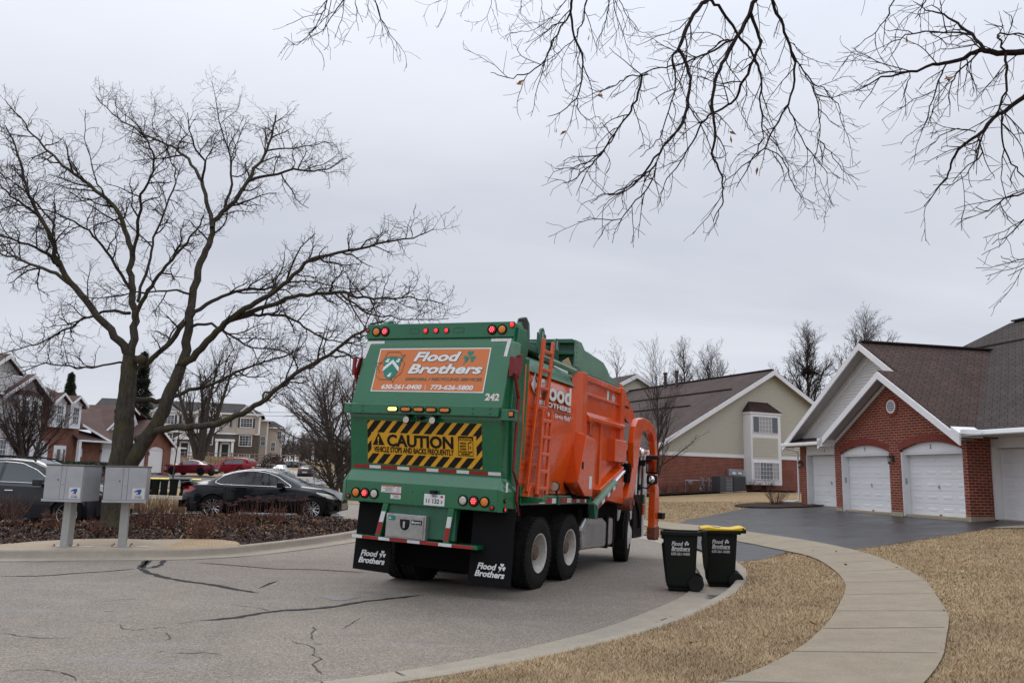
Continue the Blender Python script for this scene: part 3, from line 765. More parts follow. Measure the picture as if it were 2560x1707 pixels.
q = MB(); flat(q, [(x * 1.02 + .014, (z - 3.27) * 1.04 + 3.27) for x, z in sh][::-1], fU(.0115)); flat(q, sh[::-1], fU(.013)); q.build('shield', [TEAL], sign)
q = MB(); flat(q, [(-.842, 3.20), (-.695, 3.335), (-.55, 3.20), (-.557, 3.27), (-.695, 3.395), (-.836, 3.27)][::-1], fU(.015))
for x, z in ((-.79, 3.375), (-.60, 3.375), (-.70, 3.145)):
    flat(q, [(x - .03, z - .022), (x + .02, z - .026), (x + .028, z + .02), (x + .034, z + .045), (x + .012, z + .03), (x - .014, z + .036), (x - .004, z + .012), (x - .036, z + .004)], fU(.015))
q.build('chevron', WHT, sign)
# corner marks, number
q = MB()
flat(q, [(-1.245, 3.70), (-.933, 3.70), (-.928, 3.655), (-1.175, 3.655), (-1.215, 3.42), (-1.262, 3.42)], fU(.004)); flat(q, [(1.235, 3.715), (.907, 3.715), (.907, 3.67), (1.172, 3.67), (1.155, 3.44), (1.208, 3.44)], fU(.004))
q.build('corner_tape', TAPE_W, TG)
text('fleet_number', '242', mat('number_white', (.66, .60, .54), .5), TG, (1.092, yU(2.785) - .003, 2.785), UX, UY, .14, .045, 0, .225)

# ---- caution panel
cp = MB(); flat(cp, [(-.95, 2.449), (.97, 2.449), (.965, 1.815), (-.955, 1.815)][::-1], fL(.004)); caut = cp.build('caution_panel', YEL, TR)
st = MB(); hx0, hx1, hz0, hz1 = -.95, .967, 1.817, 2.448; ix0, ix1, iz0, iz1 = -.885, .88, 1.965, 2.275
def clip(poly, x0, x1, z0, z1):
    def cut(P, f, g):
        Q = []
        for i in range(len(P)):
            a, b = P[i], P[(i + 1) % len(P)]; fa, fb = f(a), f(b)
            if fa >= 0: Q.append(a)
            if (fa >= 0) != (fb >= 0): t = fa / (fa - fb); Q.append((a[0] + (b[0] - a[0]) * t, a[1] + (b[1] - a[1]) * t))
        return Q
    for f in (lambda p: p[0] - x0, lambda p: x1 - p[0], lambda p: p[1] - z0, lambda p: z1 - p[1]):
        poly = cut(poly, f, None)
        if len(poly) < 3: return None
    return poly
for i in range(-3, 15):
    x = -.93 + i * .2; par = [(x - .36, hz0 - .1), (x - .24, hz0 - .1), (x + .52, hz1 + .1 + .0), (x + .40, hz1 + .1)]
    for reg in ((hx0, hx1, iz1, hz1), (hx0, hx1, hz0, iz0), (hx0, ix0, iz0, iz1), (ix1, hx1, iz0, iz1)):
        c_ = clip(par, *reg)
        if c_: flat(st, c_, fL(.006))
st.build('hazard_stripes', INK, caut)
UYL = Vector((0, -.19, 1))
def tL(s, x, z, size, m, bold, width=None, layer=0.0, par=None): return text('lettering', s, m, par or caut, (x, yL(z) - .006, z), UX, UYL, size, bold, 0, width, layer=layer)
tL('CAUTION', -.045, 2.085, .235, INK, .036, 1.12); tL('VEHICLE STOPS AND BACKS FREQUENTLY', -.165, 1.99, .112, INK, .022, 1.36)
q = MB(); flat(q, [(-.865, 2.088), (-.755, 2.272), (-.65, 2.088)][::-1], fL(.007)); q.build('warning_triangle', INK, caut)
tL('!', -.757, 2.105, .155, YEL, .02, None, .003)
q = MB(); w_ = .006
for a, b in (((.588, 1.99), (.829, 2.0)), ((.588, 2.256), (.829, 2.266)), ((.588, 1.99), (.596, 2.266)), ((.821, 1.99), (.829, 2.266)), ((.596, 2.205), (.821, 2.258))):
    flat(q, [a, (b[0], a[1]), b, (a[0], b[1])], fL(.007))
for P in ([(.745, 2.07), (.756, 2.07), (.756, 2.165), (.745, 2.165)], [(.745, 2.165), (.756, 2.165), (.79, 2.18), (.79, 2.19), (.745, 2.178)], [(.785, 2.165), (.805, 2.185), (.785, 2.20)], [(.775, 2.09), (.79, 2.09), (.79, 2.13), (.775, 2.13)]): flat(q, P, fL(.007))
q.build('notice_frame', INK, caut)
tL('CAUTION', .708, 2.212, .046, YEL, .03, .20, .003)
for s_, z in (('WIDE', 2.155), ('RIGHT', 2.115), ('TURNS', 2.075)): tL(s_, .665, z, .034, INK, .03, .10)
tL('DO NOT PASS', .708, 2.038, .03, INK, .035, .20); tL('ON RIGHT', .708, 2.008, .03, INK, .035, .14)

# ---- red and white tapes
def tape(name, xs, f0, f1, par, first=TAPE_R):
    mb = MB()
    for i in range(len(xs) - 1):
        mb.mi = i % 2; a, b = xs[i], xs[i + 1]
        mb.add([f0(a), f0(b), f1(b), f1(a)], [(0, 1, 2, 3)])
    return mb.build(name, [first, TAPE_W if first is TAPE_R else TAPE_R], par)
tape('reflective_tape', [-1.214, -.928, -.729, -.438, -.237, .058, .255, .554, .752, 1.056, 1.252], lambda x: (x, yL(1.742) - .005, 1.742), lambda x: (x, yL(1.788) - .005, 1.788), TG)

# ---- bumper plate items
m = MB(); m.b2((.105, -.008, 1.267), (.442, -.001, 1.425)); plate = m.build('number_plate', WHT, TR, bevel=.004)
text('lettering', '11 132', INK, plate, (.243, -.008, 1.30), UX, (0, 0, 1), .085, .012, 0, .215); text('lettering', 'S', INK, plate, (.397, -.008, 1.305), UX, (0, 0, 1), .055, .012)
text('lettering', 'Illinois', mat('plate_blue', (.12, .18, .32), .5), plate, (.275, -.008, 1.392), UX, (0, 0, 1), .03, .01, .2)
m = MB(); m.b2((.375, -.011, 1.385), (.415, -.008, 1.412)); m.build('sticker', TAPE_R, plate)
m = MB(); m.box((.272, -.04, 1.455), (.09, .08, .05)); m.tube([(.22, -.02, 1.44), (.272, -.06, 1.455), (.31, -.02, 1.45)], .018, 8); m.build('plate_lamp', BLKP, TR, bevel=.012)
DOT = mat('decal_print', (.30, .31, .31), .5)
def notice(x0, x1, z0, z1, bar, lines, par=TR, y=-.004):
    m = MB(); m.b2((x0, y, z0), (x1, y + .003, z1)); o = m.build('notice_decal', WHT, par)
    if bar: q = MB(); q.b2((x0, y - .002, z1 - .018), (x1, y, z1)); q.build('decal_band', bar, o)
    q = MB()
    for i in range(lines):
        z = z0 + .015 + i * (z1 - z0 - .045) / max(1, lines - 1); q.b2((x0 + (x1 - x0) * (.30 if i % 3 else .1), y - .002, z - .004), (x1 - .01 - .02 * (i % 2), y, z + .004))
    q.build('fine_print', DOT, o)
notice(-.63, -.405, 1.405, 1.505, ORANGE_P, 5); notice(-.40, -.29, 1.405, 1.515, TAPE_R, 5); notice(-.46, -.29, 1.32, 1.40, TAPE_R, 4)
m = MB(); m.b2((1.336, .10, 1.52), (1.339, .16, 1.65)); m.build('notice_decal', WHT, TR)
for x in (-.1, .07):
    for z in (1.30, 1.44): m = MB(); m.disc((x, 0, z), .010, 1, 8, h=-.008); m.build('bolt', GREEN_D, TG)

# ---- under the bumper: brackets, step, tool box, flaps
for x0, x1 in ((-.535, -.635), (.555, .50)):
    m = MB(); m.prism([(x0 - .045, 1.245), (x0 + .045, 1.245), (x1 + .045, .765), (x1 - .045, .765)], 1, -.0, .22); br = m.build('step_bracket', GREEN, TR, bevel=.006)
    q = MB()
    def pt(t, s): return (x0 + (x1 - x0) * t + s * .036, -.004, 1.245 - .48 * t)
    q.add([pt(.24, -1), pt(.24, 1), pt(.56, 1), pt(.56, -1)], [(0, 1, 2, 3)]); q.mi = 1; q.add([pt(.56, -1), pt(.56, 1), pt(.93, 1), pt(.93, -1)], [(0, 1, 2, 3)]); q.build('reflective_tape', [TAPE_W, TAPE_R], br)
m = MB(); m.b2((-1.065, -.02, .715), (1.01, .26, .768)); stp = m.build('step_bar', GREEN, TR, bevel=.006)
tape('reflective_tape', [-1.06, -.885, -.60, -.41, -.11, .095, .40, .61, .945], lambda x: (x, -.024, .72), lambda x: (x, -.024, .763), stp, TAPE_W)
m = MB(); m.b2((-.50, .04, .80), (.62, .10, 1.25)); m.build('rear_crossplate', GREEN_D, TR)
def m_diamond():
    t = NT('diamond_plate'); c = t.coord('Object'); mp = t.n('Mapping'); t.L.new(c, mp.inputs[0]); mp.inputs['Rotation'].default_value = (0, rad(45), 0); mp.inputs['Scale'].default_value = (1, 1, 1)
    b = t.n('TexBrick'); sx = t.n('SeparateXYZ'); t.L.new(mp.outputs[0], sx.inputs[0]); cx = t.n('CombineXYZ'); t.L.new(sx.outputs[0], cx.inputs[0]); t.L.new(sx.outputs[2], cx.inputs[1]); t.L.new(cx.outputs[0], b.inputs['Vector'])
    b.inputs['Scale'].default_value = 1; b.inputs['Brick Width'].default_value = .05; b.inputs['Row Height'].default_value = .017; b.inputs['Mortar Size'].default_value = .004
    return t.fin(t.ramp(t.noise(c, 8, 4), (.3, (.36, .35, .335)), (.7, (.50, .49, .47))), .42, t.bump(b.outputs['Fac'], -.004, .9), Metallic=.75)
m = MB(); m.b2((-.482, -.04, .768), (.184, .44, 1.115)); bx = m.build('tool_box', m_diamond(), TR, bevel=.008)
m = MB(); m.b2((-.462, -.052, .79), (.150, -.041, 1.095)); m.build('box_door', m_diamond(), bx, bevel=.004)
m = MB(); m.lathe([(.0005, -.012), (.062, -.012), (.075, 0), (.08, .004)], (-.155, -.055, .97), 1, 20); m.b2((-.235, -.064, .985), (-.075, -.053, 1.045)); m.build('box_latch', BLKP, bx, bevel=.006)
m = MB(); m.b2((-.172, -.078, .925), (-.138, -.066, 1.015)); m.build('latch_handle', STEEL, bx, bevel=.004)
m = MB(); m.b2((-.045, -.06, .985), (.125, -.053, 1.045)); bp = m.build('maker_badge', BLKP, bx); text('lettering', 'Buyers', WHT, bp, (.04, -.06, 1.002), UX, (0, 0, 1), .045, .02, 0, .15)
m = MB(); m.b2((-.43, -.056, 1.02), (-.32, -.053, 1.085)); o_ = m.build('sticker', TEAL, bx); q = MB(); leafclover(q, -.405, 1.05, .022, lambda x, z: (x, -.058, z), False); q.build('sticker_mark', WHT, o_)
for x0, x1, tx in ((-1.125, -.495, -.81), (.81, 1.46, 1.13)):
    m = MB(); m.add([(x0, .20, 1.30), (x1, .20, 1.30), (x1, .16, .24), (x0, .16, .25), (x0, .215, 1.30), (x1, .215, 1.30), (x1, .175, .24), (x0, .175, .25)], [(0, 3, 2, 1), (4, 5, 6, 7), (0, 1, 5, 4), (1, 2, 6, 5), (2, 3, 7, 6), (3, 0, 4, 7)])
    fl = m.build('mud_flap', BLK, TR)
    fy = lambda z: .16 + (z - .24) * .038 - .003
    UF = Vector((0, .038, 1))
    text('lettering', 'Flood', WHT, fl, (tx - .055, fy(.455), .455), UX, UF, .115, .034, .25, .30); text('lettering', 'Brothers', WHT, fl, (tx, fy(.355), .355), UX, UF, .115, .034, .25, .46)
    q = MB(); leafclover(q, tx + .19, .50, .062, lambda x, z: (x, fy(z) - .004, z)); q.build('clover_mark', WHT, fl)

# ---- red tailgate latches
for s in (1, -1):
    m = MB(); X = 1.31 * s; X2 = 1.36 * s
    m.prism([(.14, 3.42), (.24, 3.48), (.46, 3.52), (.44, 3.30), (.36, 3.14), (.28, 3.2), (.16, 3.15), (.05, 3.17)], 0, X, X + .02 * s)
    m.tube([(X2, .12, 3.2), (X2, .31, 2.85), (X2, .28, 2.2), (X2, .26, 1.82), (X2, .45, 1.64), (X2, .44, 1.4), (X2, .54, 1.2)], [.03, .03, .022, .02, .026, .022, .015], 8)
    m.b2((min(X, X2), .02, 3.14), (max(X, X2), .06, 3.42))
    m.build('latch_arm', RED, TR, bevel=.006)
m = MB(); m.b2((1.24, .16, 3.42), (1.33, .36, 3.66)); m.build('latch_block', GREEN_L, TR, bevel=.02)

# ---- body
def section(y, k=0.0): 
    return [(1.0, 1.42), (1.20, 1.50), (1.262, 1.9), (1.275, 2.4), (1.262, 2.95), (1.20, 3.30), (1.06, 3.55), (.78, 3.70), (.4, 3.76)]
def build_body():
    P = section(0); full = P + [(-x, z) for x, z in P[::-1]]; n = len(full)
    ys = [.70, .74, 1.8, 2.95, 3.6, 5.62]; m = MB(); vs = []
    for y in ys: vs += [(x, y, z) for x, z in full]
    m.add(vs, [(i * n + k, i * n + (k + 1) % n, (i + 1) * n + (k + 1) % n, (i + 1) * n + k) for i in range(len(ys) - 1) for k in range(n)] + [tuple(range(n)), tuple(range((len(ys) - 1) * n, len(ys) * n))[::-1]])
    b = m.build('body', ORANGE, TR, 'auto', angle=25)
    # roof skin in faded green
    Q = [(1.235, 3.34), (1.075, 3.565), (.785, 3.718), (.4, 3.778)]; Q = Q + [(-x, z) for x, z in Q[::-1]]; n = len(Q); m = MB(); vs = []
    for y in (.70, 2.95, 5.6): vs += [(x, y, z) for x, z in Q]
    m.add(vs, [(i * n + k, i * n + k + 1, (i + 1) * n + k + 1, (i + 1) * n + k) for i in range(2) for k in range(n - 1)])
    m.build('roof_skin', GREEN_L, TR, 'auto', angle=30)
    for s in (1, -1):
        m = MB(); X0, X1 = 1.22 * s, 1.36 * s
        # vertical column, slightly leaning, wedge section
        m.add([(1.18 * s, 2.95, 3.62), (1.34 * s, 3.1, 3.62), (1.34 * s, 3.35, 3.62), (1.2 * s, 3.40, 3.62), (1.20 * s, 2.95, 1.5), (1.36 * s, 3.12, 1.5), (1.36 * s, 3.42, 1.5), (1.22 * s, 3.45, 1.5)], [(0, 1, 2, 3), (4, 7, 6, 5), (0, 4, 5, 1), (1, 5, 6, 2), (2, 6, 7, 3), (3, 7, 4, 0)])
        m.build('body_column', ORANGE, TR, bevel=.012)
        m = MB(); m.b2((X0, 3.36, 3.50), (1.33 * s, 5.60, 3.60)); m.b2((X0, 3.36, 3.245), (1.31 * s, 5.60, 3.295)); m.build('body_rib', ORANGE, TR, bevel=.01)
        m = MB(); m.prism([(1.22 * s, 2.99), (1.40 * s, 2.86), (1.40 * s, 2.80), (1.22 * s, 2.74)], 1, 3.40, 5.62); m.build('body_shelf', ORANGE, TR, bevel=.008)
        m = MB(); m.b2((X0, 3.70, 1.62), (1.31 * s, 3.80, 2.78)); m.b2((X0, 4.32, 1.62), (1.31 * s, 4.42, 2.78)); m.build('body_stiffener', ORANGE, TR, bevel=.008)
        m = MB(); m.b2((X0, 3.38, 1.5), (1.264 * s, 5.5, 3.56)); m.build('side_panel', ORANGE, TR)
        m = MB(); m.b2((X0, 5.45, 1.4), (1.36 * s, 5.66, 3.62)); m.build('front_post', ORANGE, TR, bevel=.012)
        m = MB(); m.b2((1.22 * s, 4.86, 2.13), (1.44 * s, 5.62, 2.56)); m.build('side_box', ORANGE, TR, bevel=.015)
        m = MB(); m.add([(1.24 * s, 4.0, 1.60), (1.24 * s, 5.6, 2.12), (1.24 * s, 5.6, 1.32), (1.24 * s, 4.2, 1.40), (1.40 * s, 4.15, 1.60), (1.42 * s, 5.55, 2.05), (1.42 * s, 5.55, 1.32), (1.40 * s, 4.3, 1.42)], [(0, 1, 5, 4), (4, 5, 6, 7), (1, 2, 6, 5), (0, 4, 7, 3), (2, 3, 7, 6)]); m.build('lower_panel', ORANGE, TR, bevel=.012)
    return b
BODY = build_body()
m = MB(); m.b2((1.19, .70, 1.49), (1.272, .88, 3.42)); m.build('corner_post', ORANGE, TR, bevel=.02)
m = MB(); m.b2((1.20, .70, 1.46), (1.30, .95, 1.62)); cpl = m.build('post_foot', GREEN, TR, bevel=.01); m = MB(); m.disc((1.302, .84, 1.545), .045, 0, 20, h=.004); m.build('yellow_tag', mat('tag_yellow', (.6, .5, .05), .5), cpl)
m = MB(); m.prism([(1.24, 1.46), (1.62, 1.46), (1.62, 1.40), (1.24, 1.36)], 1, .78, .95); m.b2((1.0, .76, 1.335), (1.285, 4.03, 1.455)); rail = m.build('side_rail', GREEN, TR, bevel=.008)
m = MB(); m.b2((1.05, .76, 1.457), (1.283, 4.0, 1.475)); m.build('rail_deck', GREEN_L, rail)
tape('reflective_tape', [1.10, 1.47, 1.72, 2.02, 2.20], lambda y: (1.289, y, 1.355), lambda y: (1.289, y, 1.435), rail); tape('reflective_tape', [2.42, 2.72, 2.93, 3.18, 3.36, 3.62, 3.70], lambda y: (1.289, y, 1.36), lambda y: (1.289, y, 1.438), rail)
m = MB(); m.b2((1.284, 2.24, 1.33), (1.31, 2.34, 1.47)); m.build('rail_joint', GREEN_D, rail)
m = MB(); m.lathe([(.0005, .02), (.05, .02), (.082, -.02), (.082, -.05), (.074, -.055), (.0005, -.05)], (1.27, 2.2, 1.62), 1, 20); m.tube([(1.27, 2.25, 1.60), (1.27, 2.26, 1.46)], .02, 8); wl = m.build('work_lamp', BLKP, TR, 'auto')
m = MB(); m.disc((1.27, 2.144, 1.62), .07, 1, 20, h=-.004); m.build('lens', L_CLR, wl)
# compartment box
m = MB(); m.add([(1.20, 3.05, 2.60), (1.20, 2.72, 1.68), (1.20, 3.28, 1.46), (1.20, 3.48, 1.46), (1.20, 3.56, 2.60), (1.50, 2.98, 2.50), (1.50, 2.62, 1.70), (1.50, 3.0, 1.48), (1.50, 3.40, 1.48), (1.50, 3.46, 2.46)], [(0, 1, 6, 5), (1, 2, 7, 6), (2, 3, 8, 7), (3, 4, 9, 8), (4, 0, 5, 9), (5, 6, 7, 8, 9), (4, 3, 2, 1, 0)])
cb = m.build('compartment_box', ORANGE, TR, bevel=.015)
m = MB(); m.tube([(1.21, 3.03, 2.62), (1.21, 2.68, 1.68), (1.3, 2.98, 1.45), (1.45, 3.35, 1.45)], .028, 6); m.build('rubber_seal', BLK, cb)
m = MB(); m.b2((1.498, 2.78, 1.93), (1.506, 2.86, 2.05)); m.build('box_latch', BLKP, cb); m = MB(); m.b2((1.502, 3.18, 1.60), (1.506, 3.32, 1.82)); m.build('notice_decal', WHT, cb)
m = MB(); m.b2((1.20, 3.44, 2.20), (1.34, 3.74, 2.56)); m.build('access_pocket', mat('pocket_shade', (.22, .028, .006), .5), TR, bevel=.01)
# ladders
def ladder(name, x0, x1, ys, ye, w, z0, z1, rungs, r=.028):
    m = MB()
    for d in (0, w): m.box(((x0 + x1) / 2, (ys + ye) / 2 + d, (z0 + z1) / 2), (.045, .075, math.hypot(z1 - z0, ye - ys)), Matrix.Rotation(-math.atan2(ye - ys, z1 - z0), 3, 'X') @ Matrix.Rotation(math.atan2(x1 - x0, z1 - z0), 3, 'Y'))
    o = m.build(name, ORANGE, TR, bevel=.008)
    for k in range(rungs):
        t = (k + .35) / rungs; y = ys + (ye - ys) * t; q = MB(); q.box((x0 + (x1 - x0) * t, y + w / 2, z0 + (z1 - z0) * t), (.05, w, .05)); q.build('rung', ORANGE, o, bevel=.008)
    return o
ladder('ladder', 1.36, 1.34, .80, 1.20, .39, 1.53, 3.88, 8)
ladder('ladder', 1.46, 1.42, .94, 1.12, .36, 1.50, 2.77, 5)
for y in (.86, 1.27): m = MB(); m.prism([(y - .10, 1.46), (y + .12, 1.46), (y + .06, 1.62), (y - .02, 1.62)], 0, 1.28, 1.40); m.build('ladder_foot', ORANGE, TR, bevel=.008)
# side graphics
UG, UGz = Vector((0, 1, 0)), Vector((0, 0, 1))
gx = 1.282
for s_, y, z, sz, w, b in (('Flood', 1.99, 2.985, .40, 1.46, .03), ('BROTHERS', 2.02, 2.865, .10, 1.42, .03)):
    text('lettering', s_, OUTL, BODY, (gx, y - .05, z), UG, UGz, sz, b + .014, 0, w + .02); text('lettering', s_, WHT, BODY, (gx, y - .05, z), UG, UGz, sz, b, 0, w, layer=.004)
text('lettering', '"Curbside Service Made"', WHT, BODY, (gx, 2.05, 2.715), UG, UGz, .11, .008, .25, 1.3)
m = MB(); flat(m, [(y, z) for y, z in ((1.27, 2.80), (2.78, 2.80), (2.78, 2.815), (1.27, 2.815))], lambda y, z: (gx + .002, y, z)); m.build('pinstripe', OUTL, BODY)
m = MB()
flat(m, [(1.02, 3.34), (1.10, 3.24), (1.20, 3.27), (1.22, 3.12), (1.16, 3.02), (1.20, 2.93), (1.10, 2.84), (1.04, 2.86), (1.08, 3.0), (.98, 3.04), (.88, 3.14), (.96, 3.22)], lambda y, z: (gx - .008, y + .06, z)); em = m.build('emblem', WHT, BODY)
m = MB(); flat(m, [(1.035, 3.315), (1.10, 3.225), (1.19, 3.25), (1.19, 3.2), (1.07, 3.18), (1.02, 3.24)], lambda y, z: (gx - .004, y + .06, z)); flat(m, [(1.02, 3.06), (1.10, 3.13), (1.16, 3.10), (1.10, 3.02), (1.13, 2.93), (1.09, 2.87), (1.06, 2.88), (1.09, 2.98)], lambda y, z: (gx - .004, y + .06, z)); m.build('emblem_mark', GREEN, em)
m = MB(); flat(m, [(4.72, 3.26), (4.84, 3.26), (4.86, 3.47), (4.74, 3.49)], lambda y, z: (1.268, y, z)); m.mi = 1; flat(m, [(4.84, 3.26), (4.9, 3.26), (4.92, 3.45), (4.86, 3.47)], lambda y, z: (1.268, y, z)); m.mi = 2; flat(m, [(5.02, 3.36), (5.2, 3.22), (5.26, 3.18), (5.22, 3.30), (5.28, 3.4), (5.18, 3.42), (5.12, 3.48)], lambda y, z: (1.268, y, z))
m.build('flag_decal', [WHT, GREEN, mat('flag_grey', (.5, .48, .56), .5)], BODY)

# ---- hopper on the roof
for s in (1, -1):
    m = MB(); m.prism([(2.96, 3.70), (2.96, 4.17), (3.27, 4.17), (3.46, 4.06), (4.27, 4.02), (4.57, 4.0), (4.88, 3.88), (4.97, 3.80), (5.64, 3.74), (5.6, 3.55)], 0, 1.19 * s, 1.22 * s)
    o_ = m.build('hopper_side', GREEN_L, TR, bevel=.006)
    m = MB()
    for k in range(5): m.disc((1.22 * s, 3.02, 3.78 + k * .085), .012, 0, 8, h=.008 * s)
    m.build('rivet', GREEN_D, o_)
    m = MB(); m.prism([(1.10 * s, 3.56), (1.26 * s, 3.60), (1.26 * s, 3.66), (1.10 * s, 3.74)], 1, 2.96, 5.62); m.build('hopper_ledge', GREEN_D, TR, bevel=.01)
    m = MB(); m.tube([(1.24 * s, 1.35, 3.62), (1.25 * s, 2.9, 3.60)], .05, 6); m.build('roof_gutter', GREEN_L, TR)
m = MB(); m.b2((-1.19, 3.0, 3.72), (1.19, 3.06, 4.15)); m.b2((-1.19, 2.86, 4.10), (1.19, 3.02, 4.17)); m.b2((-1.19, 2.9, 3.90), (1.19, 3.0, 3.96)); m.build('hopper_back', GREEN_D, TR, bevel=.006)
m = MB(); m.b2((-1.0, 1.25, 3.74), (1.0, 2.05, 3.84)); m.b2((-.9, 2.0, 3.74), (.9, 2.95, 3.98)); m.build('roof_hatch', GREEN_D, TR, bevel=.015)
for x in (1.0, -1.0):
    for y0, z1 in ((1.75, 4.17), (2.45, 4.13)):
        m = MB(); w = .32 if y0 < 2 else .24
        arc = [(y0 + w / 2 + w * .28 * math.cos(a), z1 - .07 + w * .28 * math.sin(a)) for a in np.linspace(0, PI, 9)]
        m.prism([(y0, 3.74), (y0 + w, 3.74), (y0 + w, z1 - .08)] + arc + [(y0, z1 - .08)], 0, x - .02, x + .02); br = m.build('hinge_bracket', GREEN_D, TR, bevel=.004)
        q = MB(); q.b2((x - .024, y0 + w * .44, z1 - .22), (x + .024, y0 + w * .56, z1 - .05)); q.build('slot', mat('slot_sky', (.45, .48, .52), .6), br)
        q = MB(); q.tube([(x - .05, y0 + w / 2, z1 - .2), (x + .05, y0 + w / 2, z1 - .2)], .03, 10); q.build('pin', STEEL, br)
m = MB(); m.tube([(1.05, 1.72, 4.12), (1.05, 1.68, 4.05), (1.06, 1.85, 3.8), (1.06, 2.0, 3.76)], .012, 6); m.build('hose', GREEN_L, TR)
# a scrap of cardboard caught on the roof edge
m = MB(); m.add([(1.18, 2.42, 3.70), (1.22, 2.62, 3.80), (1.26, 2.9, 3.52), (1.22, 2.86, 3.50)], [(0, 1, 2, 3)]); m.build('cardboard_scrap', mat('cardboard', (.38, .27, .16), .8), TR, solid=.01)

# ---- front head plate, cab, arms
for s in (1, -1):
    m = MB(); m.prism([(5.60, 3.74), (5.84, 3.72), (6.82, 3.17), (6.84, 3.03), (6.6, 3.0), (5.86, 3.14), (5.86, 2.7), (5.62, 2.7)], 0, 1.18 * s, 1.24 * s); o_ = m.build('head_plate', ORANGE, TR, bevel=.008)
    m = MB()
    for k in range(7): m.disc((1.24 * s, 5.98 + k * .12, 3.58 - k * .066), .016, 0, 8, h=.004 * s)
    m.build('bolt_hole', INK, o_)
    if s > 0: text('lettering', 'McNeilus', INK, o_, (1.242, 6.12, 3.27), UG, UGz, .085, .02, 0, .42)
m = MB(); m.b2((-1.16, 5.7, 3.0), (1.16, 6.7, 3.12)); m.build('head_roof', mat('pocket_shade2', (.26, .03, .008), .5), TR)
m = MB(); m.b2((-1.2, 6.1, .95), (1.19, 8.25, 2.2)); m.build('cab', mat('cab_white', (.62, .62, .60), .35, coat=.4), TR, bevel=.05)
m = MB(); m.b2((-1.2, 6.1, 2.38), (1.19, 8.25, 2.52)); m.build('cab_roof', ORANGE, TR, bevel=.06)
m = MB(); m.b2((-1.16, 6.14, 2.18), (1.15, 8.2, 2.39)); m.build('cab_window', glassm('cab_glass'), TR)
m = MB(); m.b2((1.0, 6.0, 2.3), (1.16, 6.12, 2.42)); m.build('cab_band', mat('cab_white', (.62, .62, .60)), TR)
m = MB(); m.b2((1.18, 7.0, 1.30), (1.25, 7.72, 2.50)); m.b2((1.18, 7.05, .58), (1.235, 7.72, 1.5)); dr = m.build('cab_door', BLKP, TR, bevel=.01)
m = MB(); m.b2((1.25, 7.0, 1.5), (1.275, 7.07, 2.5)); m.prism([(7.28, 1.5), (7.34, 1.5), (7.46, 2.5), (7.40, 2.5)], 0, 1.25, 1.275); m.b2((1.25, 7.62, 1.5), (1.275, 7.70, 2.4)); m.b2((1.25, 7.64, .60), (1.275, 7.74, 1.06)); m.build('door_strip', WHT, dr)
m = MB(); m.b2((1.25, 7.64, 1.06), (1.276, 7.74, 1.28)); m.build('door_strip', ORANGE, dr); m = MB(); m.b2((1.25, 7.64, 1.3), (1.276, 7.74, 1.5)); m.build('door_strip', GREEN, dr); m = MB(); m.b2((1.252, 7.36, 1.85), (1.279, 7.42, 2.1)); m.build('door_strip', TAPE_R, dr)
